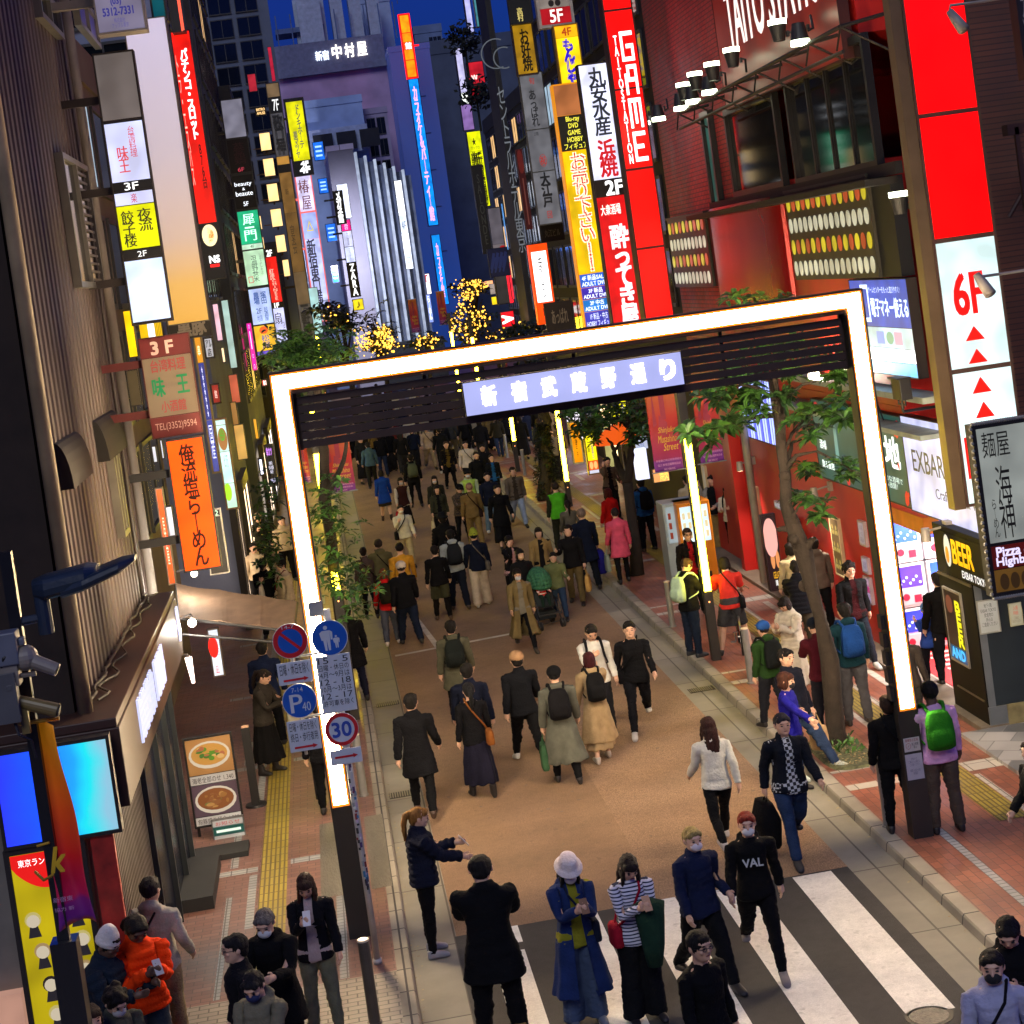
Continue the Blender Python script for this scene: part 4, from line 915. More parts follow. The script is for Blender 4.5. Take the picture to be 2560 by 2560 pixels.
sign('red_roof_sign', 'red lit triangular roof panel high on the dark tower', 'sign', Z1(470, 30), Z1(600, 230), 'front', 76, .1, fw=.01, panels=((0, 1, '#c02838', .6, []),))
sign('red_roof_sign', 'red lit vertical strip high above the floor signs', 'sign', Z1(715, -300), Z1(820, 110), 'front', 90, .1, fw=.01, panels=((0, 1, '#c0203a', .65, []),))
# ================================================================== THE FAR END
a, c_ = PY(*Z3(-420, 590), 150), PY(*Z3(790, 590), 150)
top = PY(*Z3(700, 590), 150).z
nk = building('department_building', a.x, c_.x, 150, 175, top - .1, '#a58cb4', 'far mauve department building with white glowing characters at its top', parapet=0, rough=.7)
pz = PY(*Z3(400, 420), 150).z
pb = MB().box(-(c_.x - a.x) / 2, (c_.x - a.x) / 2, -.3, 10, top, pz + .3).box(-(c_.x - a.x) / 2 - .1, (c_.x - a.x) / 2 + .1, -.5, 10, top - .6, top)
pb.build('parapet', mat('#666c88', .7), nk)
hw = (c_.x - a.x) / 2; cx = (c_.x + a.x) / 2
def nkrect(x0, y0, x1, y1):
    p0, p1 = PY(*Z3(x0, y0), 149.6), PY(*Z3(x1, y1), 149.6); return (p0.x - cx, p1.z - .1, p1.x - cx, p0.z - .1)
lettering(nk, '新宿', nkrect(105, 500, 245, 575), emi('#dfeaff', 1.6), y=-.45, bold=.03)
for ch, x0 in (('中', 262), ('村', 385), ('屋', 505)): lettering(nk, ch, nkrect(x0, 440 - (x0 - 262) * .12, x0 + 108, 560 - (x0 - 262) * .12), emi('#fff4e8', 2.2), y=-.45, bold=.025)
rf = MB()
for k in range(5): rf.box(-hw + 3.2 + k * 1.5, -hw + 4.2 + k * 1.5, 2, 4, pz + .3, pz + 4.2 + (k % 2) * .4, 1)
rf.box(-hw + 1.5, hw - 4.5, 1.5, 5, pz + 1.5, pz + 1.9); rf.box(hw - 6.5, hw - 4.6, 1, 4, pz + .3, pz + 4.0, 1)
for k in range(9): rf.box(-hw + 1.6 + k * 1.2, -hw + 1.7 + k * 1.2, 1.4, 1.5, pz, pz + 3)
for k in range(4): rf.tube([(-hw + 4 + k * 2.6, 3, pz + 3), (-hw + 4 + k * 2.6, 3, pz + 7 + k % 2)], .04, 5)
rf.build('roof_plant', [mat('#50648e', .7), mat('#9aa6bc', .6)], nk)
a, c_ = PY(*Z3(520, 15), 156), PY(*Z3(880, 400), 156)
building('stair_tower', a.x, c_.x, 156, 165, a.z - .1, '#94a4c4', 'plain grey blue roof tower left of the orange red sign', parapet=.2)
a, c_ = PY(*Z3(815, 480), 145), PY(*Z3(990, 480), 145)
blu = building('blue_side_building', a.x, c_.x + 1.8, 145, 160, a.z - .1, ramp_mat([(0, '#1c3c8a'), (.5, '#23489a'), (1, '#3a4888')], 'Z', 0, 26, .35, .5, .5, .35), 'narrow building with deep blue light painted on it beside the karaoke tower sign', parapet=.2)  # blue light on the walls put in as self-glowing colour
sg = sign('karaoke_tower_sign', 'very tall bright blue vertical sign with small pink characters', 'sign', Z3(1000, 765), Z4(378, 320), 'front', 140, .5, frame=mat('#283a78', .4), fw=.06, brackets=4, panels=((0, 1, '#0a86e8', 1.0, [('カラオケ＆パーティー館', (.26, .05, .74, .97), '*#ffa8dc', 'v', .05)]),))
sign('karaoke_tower_sign', 'shorter bright blue vertical sign under the very tall one', 'sign', Z4(295, 415), Z4(480, 1085), 'front', 138, .5, frame=mat('#283a78', .4), fw=.05, brackets=2, panels=((0, 1, '#0a86e8', 1.0, [('カラオケ館', (.32, .12, .68, .9), '*#ffa8dc', 'v', .05)]),))
sign('orange_tower_sign', 'glowing orange sign with a red rim high above the blue one', 'sign', Z3(905, 140), Z3(1105, 750), 'front', 141, .4, frame=emi('#ff1404', 1.6), fw=.12, brackets=1, panels=((0, .28, '#ff8a06', 1.2, []), (.29, .43, '#ff8a06', 1.2, []), (.43, .56, '#ff4a08', 1.2, [('館', (.2, .1, .9, .9), '*#fff0f0', 'h', .05)]), (.56, .72, '#ff8a06', 1.2, []), (.73, 1, '#ff8006', 1.2, [])))
a, c_ = PY(*Z3(1050, 440), 168), PY(*Z3(1470, 560), 168)
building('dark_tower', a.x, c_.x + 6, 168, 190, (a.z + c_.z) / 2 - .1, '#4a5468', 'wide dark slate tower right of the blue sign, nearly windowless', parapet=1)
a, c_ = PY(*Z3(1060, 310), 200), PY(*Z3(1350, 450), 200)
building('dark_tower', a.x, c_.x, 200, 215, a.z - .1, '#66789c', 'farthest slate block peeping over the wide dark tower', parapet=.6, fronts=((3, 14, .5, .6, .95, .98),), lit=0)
a, c_ = PY(*Z3(215, 1430), 122), PY(*Z3(470, 1430), 122)
wg = building('tiled_building', a.x, c_.x, 122, 134, a.z - .1, brick_mat((.66, .62, .8), (.6, .57, .74), (.2, .2, .26), 1.6, 1.2, .03, 0, .6, .2, 0, .1), 'pale lilac tiled building with vertical white lit fins at its flank', parapet=.1)
fin = MB(); gl_ = MB()
x0 = (c_.x - a.x) / 2
for k in range(6):
    fin.box(x0 + .05 + k * .62, x0 + .22 + k * .62, .1 + k * .5, 1.2 + k * .5, .5, a.z - .6 - k * .28)
    gl_.box(x0 + .22 + k * .62, x0 + .64 + k * .62, .6 + k * .5, 1.1 + k * .5, .5, a.z - 1.0 - k * .28)
fin.build('fin', emi('#a8b4c8', .6, .3, sample=True), wg); gl_.build('glazing', mat('#4a5468', .3, .5, .8), wg)
lamp(wg, (-1, -7, 9), (R(80), 0, 0), 5200, (.86, .84, 1), 120, .5)  # unseen spot without a fixture, added to brighten the tiled front
MB().box(x0, x0 + 4.2, -.1, 2, .2, 3.2).build('base', mat('#1a2028', .4), wg)
sign('white_light_column', 'bright white column of lit panels at the flank of the fin building', 'sign', Z3(865, 1745), (1035, 672), 'front', 119, .3, fw=.03, panels=((0, .2, '#eef4ff', 1.6, []), (.2, .4, '#eef4ff', 1.7, []), (.4, .6, '#d8e4f4', 1.2, [('4F', (.2, .3, .8, .8), '#6a7a90', 'h')]), (.6, .8, '#eef4ff', 1.7, []), (.8, 1, '#d8e4f4', 1.3, [('▤', (.3, .2, .7, .8), '#5a6a90', 'h')])))
a, c_ = PY(*Z3(60, 1010), 136), PY(*Z3(560, 1010), 136)
tb = building('terrace_building', a.x - 1, c_.x, 136, 146, a.z - .1, '#8aa0cc', 'blue grey building with open roof terraces behind the fins', parapet=.3)
a, c_ = PY(*Z3(560, 1080), 139), PY(*Z3(800, 1080), 139)
building('terrace_building', a.x, c_.x, 139, 149, a.z - .1, '#8e86a4', 'stepped grey block between the terraces and the blue flank', parapet=.2, fronts=((2, 6, .1, .5, .9, .98),), lit=0)
fm = MB(); a, c_ = PY(*Z3(75, 1260), 134.5), PY(*Z3(640, 1440), 134.5)
for k in range(3): fm.box(a.x + k * 1.7, a.x + k * 1.7 + 1.4, 134.2, 134.6, c_.z + .2, a.z - .4, 1)
fm.box(a.x - .5, c_.x, 134.6, 136, c_.z, a.z)
tag(fm.build('balcony_building', [mat('#9aa8cc', .6), mat('#121722', .4)]), 'balcony front with three dark openings over the tiled building', 'building')
sign('white_sign_tower', 'white sign with red letters at the foot of the blue signs', 'sign', Z4(195, 795), Z4(310, 985), 'front', 126, .3, fw=.03, panels=((0, .45, '#f4e4e8', 1.3, [('T', (.3, .15, .75, .85), '#c01818', 'h', .05)]), (.45, 1, '#f6eef4', 1.3, [])))
sign('white_sign_tower', 'pale blue sign with scribbled characters under the red lettered one', 'sign', Z4(245, 990), Z4(330, 1260), 'front', 124, .3, fw=.03, panels=((0, 1, '#7e92d8', 1.0, [('らーめん', (.2, .05, .8, .9), '*#e8ecff', 'v', .04)]),))
a = PY(690, 150, 93)
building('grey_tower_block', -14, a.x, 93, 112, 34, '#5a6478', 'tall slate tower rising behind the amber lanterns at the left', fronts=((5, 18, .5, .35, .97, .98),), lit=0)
# right, far
sign('white_lit_pillar', 'tall white lit pillar sign against the sky, right of the dark tower', 'sign', Z3(1450, 465), Z3(1600, 1005), 'front', 100, .6, fw=.04, panels=((0, .8, '#c3bfe8', .9, []), (.8, 1, '#f0f4ec', 1.3, [])))
sign('white_lit_pillar', 'highest pale pillar sign cut by the top edge', 'sign', Z3(1525, -120), Z3(1650, 320), 'front', 98, .6, fw=.03, panels=((0, 1, '#b9b8ec', .85, []),))
sign('teal_sign', 'teal glass panel beside the highest pale pillar sign', 'sign', Z3(1620, -100), Z3(1700, 260), 'front', 97, .4, fw=.03, panels=((0, 1, '#4f98a0', .6, []),))
sign('mauve_sign', 'mauve lit panel below the white pillar', 'sign', Z3(1510, 1015), Z3(1650, 1250), 'front', 99, .5, fw=.02, panels=((0, 1, '#8d6cae', .7, []),))
sign('red_wall_sign', 'red lit wall with a white bird shape', 'sign', Z3(1565, 605), Z3(1755, 800), 'front', 101, .5, fw=.03, panels=((0, 1, '#c01c28', .75, [('〰', (.2, .6, .55, .8), '*#ffd8d0', 'h', .05)]),))
sign('red_wall_sign', 'lower dark red stretch of the lit red wall', 'sign', Z3(1595, 800), Z3(1720, 960), 'front', 102, .5, fw=.03, panels=((0, 1, '#a01420', .55, []),))
for i, (x, y) in enumerate(((1545, 385), (1660, 900))):
    p = PY(*Z3(x, y), 96); b = MB()
    for k in range(240):
        v = Vector((random.gauss(0, 1), random.gauss(0, 1), random.gauss(0, 1))).normalized() * random.uniform(.3, 1.1)
        d = Vector((random.gauss(0, 1), random.gauss(0, 1), random.gauss(0, 1))).normalized() * .18; e = d.orthogonal().normalized() * .1
        b.face([v - d, v + e, v + d, v - e])
    b.tube([(0, 0, -2), (0, 0, .3)], .06, 6)
    tag(b.build('roof_shrub', mat('#141a12', .9, .4), loc=p), ('dark shrub on the roof edge beside the pale pillar', 'dark shrub spilling over the red lit wall')[i], 'shrub')
sign('yellow_far_sign', 'bright yellow vertical sign with black characters on the far right row', 'sign', Z3(1565, 1275), Z3(1805, 1990), 'front', 92, .5, fw=.03, panels=((0, .26, '#d6de06', 1.05, [('★', (.3, .3, .6, .7), '#20200a', 'h'), ('サッポロ', (.15, .74, .8, .9), '#6a6a10', 'h')]), (.26, 1, '#d0d806', 1.05, [('新宿酒場', (.12, .02, .88, .98), '#14140a', 'v', .08)])))
sign('dark_far_sign', 'black vertical sign partly covering the yellow one', 'sign', C2(735, 930), C2(865, 1420), 'front', 88, .3, panels=((0, 1, BLK, 0, [('SALON DE', (.25, .1, .7, .9), '#4a4a44', 'v')]),))
sign('grey_far_pillar', 'grey blank pillar sign beneath the yellow far sign', 'sign', C2(825, 1170), C2(935, 1420), 'front', 86, .4, panels=((0, .8, '#726c76', .4, []), (.8, 1, '#8a8084', .4, [('●', (.5, .2, 1.1, 1.1), '#9a1414', 'h')])))
sign('grey_far_pillar', 'dark grey blank pillar sign with a red lit edge', 'sign', C2(865, 1540), C2(980, 1700), 'front', 82, .4, panels=((0, 1, '#4a4648', .3, [('▌', (.78, 0, 1, 1), '*#e82030', 'h', .1)]),))
sign('navy_sign', 'dark navy rounded sign projecting from the dark hotel front', 'sign', C2(825, 1400), C2(960, 1545), 'front', 80, .3, frame=mat('#0c1238', .5), panels=((0, 1, mat('#101848', .5), 0, [('〃', (.1, .2, .9, .8), '#2a3a80', 'h', .08)]),))
sign('red_letter_sign', 'small red sign with a white letter A turned on its side', 'sign', C2(900, 1755), C2(985, 1830), 'front', 76, .2, frame=mat('#8a1010', .5), fw=.01, panels=((0, 1, '#e01020', 1.0, []),))
b_ = bpy.data.objects[[o.name for o in bpy.data.objects if o.get('label') == 'small red sign with a white letter A turned on its side'][0]]
lettering(b_, 'A', (b_['w'] * .2, b_['h'] * .15, b_['w'] * .8, b_['h'] * .85), emi('#ffffff', 1.3), y=-.025, bold=.05, rot=-1.57)
for a, c_, Y_, cc, s_, l in ((Z4(985, 110), Z4(1040, 560), 84, '#5a9ae0', .9, 'slim light blue lit strip on the dark hotel flank'), (Z4(1035, 680), Z4(1110, 1035), 81, '#e83040', 1.0, 'slim red lit strip under the blue one'), (Z4(715, 875), Z4(905, 915), 110, '#e8a070', 1.1, 'peach lit canopy edge over the far trees'), (Z4(880, 1015), Z4(940, 1085), 104, '#e8c81c', 1.1, 'small yellow lit square near the far trees'), (Z4(860, 890), Z4(925, 985), 105, '#a89890', .7, 'small white and maroon notice near the far trees')):
    sign('lit_sign', l, 'sign', a, c_, 'front', Y_, .15, fw=.01, panels=((0, 1, cc, s_, []),))
ht = sign('hotel_facade', 'dark hotel front with thin grey katakana running down it', 'sign', C2(790, -160), C2(1110, 1900), 'front', 74, 3.0, frame=mat('#26262c', .6), fw=.05, panels=((0, 1, mat('#201f25', .6, .15), 0, []),))
hw_, hh_ = ht['w'], ht['h']
p0, p1 = PY(*C2(875, 490), 74), PY(*C2(1050, 1415), 74)
lettering(ht, 'セントラルホテル東京', (p0.x - ht.location.x, p1.z - ht.location.z, p1.x - ht.location.x, p0.z - ht.location.z), emi('#7a8088', .55), y=-.03, vertical=True, bold=-.012)
p0 = PY(*C2(890, 300), 74)
for k, r_ in enumerate((.62, .45)):
    ar = MB()
    for i in range(20):
        t0, t1 = 1.1 + i * .2, 1.1 + (i + 1) * .2
        x, z = p0.x - ht.location.x - .1 + k * .3, p0.z - ht.location.z - k * .2
        ar.face([(x + r_ * math.cos(t0), -.03, z + r_ * math.sin(t0)), (x + (r_ - .05) * math.cos(t0), -.03, z + (r_ - .05) * math.sin(t0)), (x + (r_ - .05) * math.cos(t1), -.03, z + (r_ - .05) * math.sin(t1)), (x + r_ * math.cos(t1), -.03, z + r_ * math.sin(t1))])
    ar.build('emblem', emi('#6a7078', .5), ht)
# right, middle
sign('black_name_sign', 'black sign with small gold characters at the top edge', 'sign', C2(935, -40), C2(1085, 125), 'front', 61, .3, panels=((0, 1, BLK, 0, [('高村', (.32, .5, .6, .95), '*#b8a860', 'v')]),))
sign('okonomiyaki_sign', 'dull gold sign with black brush characters above the white banner sign', 'sign', C2(958, 138), C2(1118, 412), 'front', 62, .3, frame=mat('#4a3018', .5), fw=.04, panels=((0, 1, '#a87c14', .7, [('お好焼', (.3, .1, .78, .95), '#1a1408', 'v', .03)]),))
sign('long_grey_sign', 'long grey white sign with black brush characters and two red seals', 'sign', C2(1000, 415), C2(1252, 1250), 'front', 63, .3, frame=mat('#5a5850', .5), fw=.03, panels=(
    (0, .37, '#7c7c82', .5, [('あっぱれ', (.3, .3, .62, .95), '#1c1c1e', 'v', .02), ('旬', (.4, .08, .62, .2), '#9a2a24', 'h')]), (.375, .65, '#76767c', .5, [('2階', (.3, .05, .5, .14), '#1c1c1e', 'h'), ('㊗', (.38, .6, .7, .9), '#9a2a24', 'h')]), (.655, 1, '#7c7c82', .5, [('大江戸', (.3, .02, .72, .68), '#161618', 'v', .04), ('回', (.4, .76, .6, .9), '#9a2a24', 'h')])))
sign('round_red_sign', 'dark red banner sign with a round red crest behind the long grey sign', 'sign', C2(985, 840), C2(1085, 1285), 'front', 66, .2, frame=mat('#5a0e12', .5), fw=.03, panels=((0, 1, mat('#5c1016', .6), 0, [('●', (-.05, .0, 1.05, .3), '#9a2a24', 'h'), ('┃', (.4, .36, .6, .95), '#a85a50', 'h')]),))
sign('floor_name_board', 'dark board with faint building name under the long grey sign', 'sign', C2(1120, 1270), C2(1265, 1345), 'front', 64, .2, panels=((0, 1, BLK, 0, [('丸江ビル', (.15, .25, .85, .75), '#7a7468', 'h')]),))
sign('tuna_sign', 'glowing white vertical sign in a thick orange frame', 'sign', C2(1055, 1378), C2(1222, 1810), 'front', 57, .4, frame=emi('#f04408', 1.0), fw=.06, panels=((0, .07, '#f04408', 1.05, []), (.07, .74, '#ffffff', 1.7, [('まぐろ', (.34, .1, .66, .9), '#3a3434', 'v', 0)]), (.74, 1, '#f04408', 1.05, [('山', (.3, .2, .7, .7), '#7a1c04', 'h', .03)])))
sign('wooden_name_board', 'weathered wooden board with dim characters under the glowing white sign', 'sign', C2(1145, 1705), C2(1320, 1860), 'front', 52, .2, frame=mat('#2a211a', .7), panels=((0, 1, mat('#33291f', .8, .3), 0, [('あっぱれ', (.2, .2, .85, .7), '#8a7a60', 'h', .03)]),))
sign('framed_floor_sign', 'white dotted frame sign with a red 5F field at the top edge', 'sign', C2(1083, -110), C2(1322, 138), 'front', 49.5, .3, frame=mat('#b8b2ac', .5), fw=.08, panels=((0, .62, '#9a8f86', .5, [('●●', (.3, .7, .7, .95), '#1a1616', 'h')]), (.62, 1, '#a8121c', .75, [('5F', (.3, .12, .72, .88), '*#f0e0d8', 'h', .02)])))
sign('monja_sign', 'bright yellow sign with purple handwriting marked 4F', 'sign', C2(1195, 145), C2(1380, 475), 'front', 49, .3, frame=mat('#a87c10', .5), fw=.03, panels=((0, .2, '#e8a812', 1.0, [('4F', (.3, .2, .72, .85), '#a83a14', 'h', .02)]), (.2, 1, '#eeca10', 1.1, [('もんじゃ', (.28, .04, .72, .96), '#2a1cc0', 'v', .06)])))
sign('buyback_sign', 'long yellow sign with outlined red kana over a blue price list', 'sign', C2(1188, 478), C2(1545, 1835), 'front', 46, .4, frame=emi('#e08a10', .8), fw=.03, brackets=0, panels=(
    (0, .125, '#b06a3c', .7, []), (.125, .27, mat('#2a261c', .6), 0, [('Blu-ray\nDVD\nGAME\nHOBBY\nフィギュア', (.12, .04, .95, .96), '*#d8d040', 'h', .02)]),
    (.27, .775, '#e0b406', 1.0, [('お売り下さい!!', (.24, .022, .78, .978), '*#ffe8c8', 'v', .07), ('お売り下さい!!', (.24, .022, .78, .978), '#b81410', 'v', .02)]),
    (.775, .83, '#1a5ac8', .9, [('4F 新品SALE\nADULT DVD', (.06, .1, .96, .9), '*#e8f0ff', 'h', .02)]), (.83, .88, '#3a24a0', .9, [('3F 新品\nADULT DVD', (.06, .1, .96, .9), '*#e8f0ff', 'h', .02)]), (.88, .93, '#1a7ad0', .9, [('2F 中古\nADULT DVD', (.06, .1, .96, .9), '*#e8f0ff', 'h', .02)]), (.93, 1, '#3a3ab0', .9, [('1F 新品・中古\nHOBBY フィギュア', (.06, .1, .96, .9), '*#e8f0ff', 'h', .02)])))
sign('seafood_sign', 'tall white over red izakaya sign with brush characters marked 2F', 'sign', C2(1330, 365), C2(1722, 1830), 'front', 43, .35, frame=mat('#2a2020', .5), fw=.03, panels=(
    (0, .435, '#d5d8f0', 1.15, [('丸安水産', (.26, .03, .80, .62), '#23262e', 'v', .02), ('浜焼', (.26, .66, .80, .98), '#c0141c', 'v', .03)]), (.435, .5, mat('#1a0d0e', .5), 0, [('2F', (.34, .12, .88, .92), '*#ffffff', 'h', .03)]),
    (.5, 1, '#d01014', .95, [('大衆酒場', (.08, .06, .72, .14), '*#ffe8e0', 'h', .02), ('酔ってき屋', (.28, .22, .84, 1.0), '*#e4dadf', 'v', .04), ])))
gs = sign('arcade_tower_sign', 'huge red lit sign with blocky white letters spelling GAME', 'sign', C2(1455, -90), C2(1882, 1795), 'front', 40, .5, frame=mat('#3a1210', .5), fw=.03, panels=(
    (0, .075, '#f00806', 1.1, []), (.08, .308, '#f00806', 1.15, []), (.312, .545, '#f00806', 1.15, []), (.55, .78, '#ee0604', 1.1, []), (.785, 1, '#e80404', 1.1, [])))
w_, h_ = gs['w'], gs['h']
def pix(rows, x0, z1, cw, ch):
    b = MB()
    for j, row in enumerate(rows):
        for i, k in enumerate(row):
            if k == '#': b.box(x0 + i * cw, x0 + (i + 1) * cw + .0008, -.024, -.02, z1 - (j + 1) * ch - .0008, z1 - j * ch)
    return b
GL = {'G': ['#####', '#....', '#....', '#.###', '#...#', '#...#', '#####'], 'A': ['.####', '.#..#', '##..#', '#####', '#...#', '#...#', '#...#'], 'M': ['#####', '#.#.#', '#.#.#', '#.#.#', '#.#.#', '#.#.#', '#...#'], 'E': ['#####', '#....', '#....', '####.', '#....', '#....', '#####']}
wm_ = emi('#ffffff', 1.5)
for k, ch in enumerate('GAME'):
    pix(GL[ch], w_ * .42, h_ * (.855 - k * .098), w_ * .085, h_ * .0125).build('lettering', wm_, gs)
lettering(gs, 'TAITO STATION', (w_ * .2, h_ * .47, w_ * .34, h_ * .845), wm_, y=-.024, vertical=True, bold=.03)
# ================================================================== RIGHT SIDE
FX = 8.6
REDW = mat('#b01c18', .45, .16, 1.0)
brk = brick_mat((.55, .05, .04), (.42, .04, .035), (.16, .03, .03), .3, .09, .012, .5, .6, .3, 0, .2)
arc_ = empty('arcade_building', (FX, 26.0, .1), 0, 'red arcade building with brick upper floors, dark windows and dotted light panels', 'building')
w_ = MB().box(.0, 14, 3.6, 16.4, 0, 2.68).box(.02, 14, .8, 16.4, 4.25, 8.0).box(.02, 14, 9.8, 16.4, 7.9, 9.9).box(.05, 14, .8, 16.4, 9.9, 16)
w_.box(.0, 14, .8, 16.4, 2.68, 4.25).box(2.6, 14, .8, 3.6, 0, 2.68)
w_.build('wall', [REDW], arc_)
bw = MB()
bw.face([(.012, 8.8, 4.3), (.012, 16.4, 4.3), (.012, 16.4, 16), (.012, 8.8, 16)][::-1])
# vertical brick sheets need upright coordinates
def upright(m):
    for n in m.node_tree.nodes:
        if n.type == 'MAPPING': n.inputs['Rotation'].default_value = (0, math.pi / 2, math.pi / 2)
    return m
bw.build('brick_facing', upright(brk), arc_)
p0, p1 = PX(*C3(150, 1180), 8.5), PX(*C3(620, 1690), 8.5)
MB().loft([(8.62 - FX, (p0.y + p1.y) / 2 - 26, p1.z - .1, .22, (p0.y - p1.y) / 2), (8.62 - FX, (p0.y + p1.y) / 2 - 26, p0.z - .1, .22, (p0.y - p1.y) / 2)], 40, pw=3).build('red_drum', mat('#a31c1c', .25, .1, 1, metal=.3), arc_, smooth=False)
# dark window band
def rwin(tl, br, n, glass, label=None, X=8.58):
    a, b = PX(*tl, X), PX(*br, X)
    y1, y0, z0, z1 = a.y - 26, b.y - 26, b.z - .1, a.z - .1
    m = MB().box(X - FX - .02, X - FX + .04, y0, y1, z0, z1, 0)
    for q in ((y0 - .1, y1 + .1, z1, z1 + .12), (y0 - .1, y1 + .1, z0 - .14, z0), (y0 - .1, y0, z0, z1), (y1, y1 + .1, z0, z1)): m.box(X - FX - .10, X - FX + .02, *q, 1)
    for k in range(1, n):
        y = y0 + (y1 - y0) * k / n; m.box(X - FX - .06, X - FX - .021, y - .03, y + .03, z0, z1, 1)
    o = m.build('window', [glass, mat('#121113', .4)], arc_)
    if label: o['label'] = label
    return o
DG = mat('#17191b', .06, .3, .8, spec=.9)
rwin(C3(610, 425), C3(1130, 895), 4, DG); rwin(C3(275, 650), C3(600, 1010), 1, DG, 'dark glass reflecting the green sign across the street')
rwin(C3(140, 665), C3(240, 1130), 1, emi('#2a5a52', .55, .3), 'green lit end window')
MB().box(-.13, -.02, -.6, 11.5, 7.72, 7.9).box(-.5, -.02, -.3, 12.2, 7.60, 7.70).build('ledge', mat('#17120f', .6), arc_)
dots = [('#c8b81e', '#b8481e'), ('#c9c2a8', '#c9c2a8'), ('#c8b81e', '#b8481e'), ('#c9c2a8', '#c9c2a8')]
for tl, br, n, l in ((C3(585, 1090), C3(1120, 1560), 15, 'dark box front dotted with yellow, orange and white oval lamps below the windows'), (C3(-75, 1240), C3(188, 1610), 10, 'farther dark box front dotted with oval lamps, beside the red drum')):
    a, b = PX(*tl, 8.45), PX(*br, 8.45)
    W_, H_ = a.y - b.y, a.z - b.z
    r = empty('dotted_light_sign', (8.45, a.y, b.z), -math.pi / 2, l, 'light panel', 'dotted light panels on the arcade')
    MB().box(0, W_, 0, .3, 0, H_).box(-.02, W_ + .02, -.02, .3, H_, H_ + .05).build('box', mat('#34322a', .5, .2), r)
    MB().box(W_ + .001, W_ + .9, .05, .25, .0, H_ - .05).build('side', mat('#0d0f14', .5), r)
    lm = MB()
    for j in range(4):
        for i in range(n):
            x, z = W_ * (i + .6) / (n + .3), H_ * (1 - (j + .55) / 4.1)
            mi = (0 if i % 2 == 0 else 1) if j % 2 == 0 else 2
            lm.prism([(x + W_ / n * .34 * math.cos(t * .449), -.012, z + H_ * .085 * math.sin(t * .449)) for t in range(14)][::-1], (0, .01, 0), mi)
    lm.build('lamp_dots', [emi('#b8ab20', .8, .3), emi('#a8431e', .7, .3), emi('#b4b39a', .8, .3)], r)
# top sign board
ts = sign('arcade_board', 'wide red sign board across the arcade top with white letters cut by the edge', 'sign', C3(130, -380), C3(930, 330), 'right', 8.42, .15, frame=mat('#3a1512', .5), fw=.02, panels=((0, 1, mat('#a02a1c', .35, .1), 0, [('TAITO STATION', (.12, .38, 1.0, .70), '*#d8cfc8', 'h', .02)]),))
# floodlights on their rail
rail = empty('lamp_rail', (7.9, 25.4, 9.0), 0, 'dark steel rail of brackets carrying the floodlights', 'rail')
p0, p1 = PX(*C3(900, 150), 7.95), PX(*C3(-10, 640), 7.95)
rb = MB().tube([p0 - Vector((7.9, 25.4, 9)), p1 - Vector((7.9, 25.4, 9))], .035, 8).tube([p0 - Vector((7.9, 25.4, 9.35)), p1 - Vector((7.9, 25.4, 9.3))], .03, 8)
for k in range(8):
    q = p0.lerp(p1, k / 7) - Vector((7.9, 25.4, 9)); rb.tube([q, q + Vector((.65, 0, .1))], .03, 6); rb.tube([q, q + Vector((.65, 0, -.4))], .02, 6); rb.tube([q, q + Vector((0, .3, -.3))], .015, 6)
rb.build('bars', mat('#1c1512', .6), rail)
FL = emi('#f2ffd8', 7.0, sample=True)
def flood(px, up, label, X=7.85, s=.15):
    p = PX(*px, X)
    r = empty('floodlight', p, 0, label, 'floodlight', 'floodlights on the arcade front')
    d = 1 if up else -1
    MB().loft([(0, 0, -d * s * 1.9, s * .62, s * .62), (0, 0, -d * s * .9, s * .8, s * .8), (0, 0, -d * s * .2, s * .95, s * .95)], 18).tube([(s * .9, 0, -d * s), (s * 1.5, 0, -d * s * 1.2), (s * 1.6, .1, -d * s * 2.6)], .022, 6).box(s * .85, s * 1.1, -.04, .04, -d * s * 1.3 - .03, -d * s * 1.3 + .05).build('housing', mat('#1f2022', .5, .2, 4), r)
    MB().loft([(0, 0, -d * s * .199, s * .96, s * .96), (0, 0, d * s * .35, s * .98, s * .98)], 18).build('lens', FL, r)
    lamp(r, (0, 0, -s * .5 * d - (0 if up else 0)), (0, math.pi if up else 0, 0), 420 if up else 900, (1, .95, .82), 120)
for px, up, l in ((C3(545, 130), 1, 'upward floodlight, highest pair of the rail'), (C3(675, 235), 0, 'downward floodlight beside the highest pair'), (C3(288, 285), 1, 'upward floodlight with a long bracket in the middle of the rail'), (C3(178, 365), 1, 'upward floodlight just left of the middle one'), (C3(165, 515), 0, 'downward floodlight below the middle one'), (C3(82, 420), 1, 'upward floodlight near the far end of the rail'), (C3(72, 568), 0, 'downward floodlight near the far end of the rail'), (C3(18, 480), 1, 'upward floodlight at the far end of the rail'), (C3(5, 605), 0, 'lowest downward floodlight over the red GAME sign'), (C2(1790, 665), 0, 'floodlight hanging across the last red letters'), (C2(1705, 690), 0, 'small floodlight hanging at the far edge of the red letters')):
    flood(px, up, l)
flood(C3(1228, 1095), 1, 'upward floodlight beside the brown steel post', 8.2, .14)
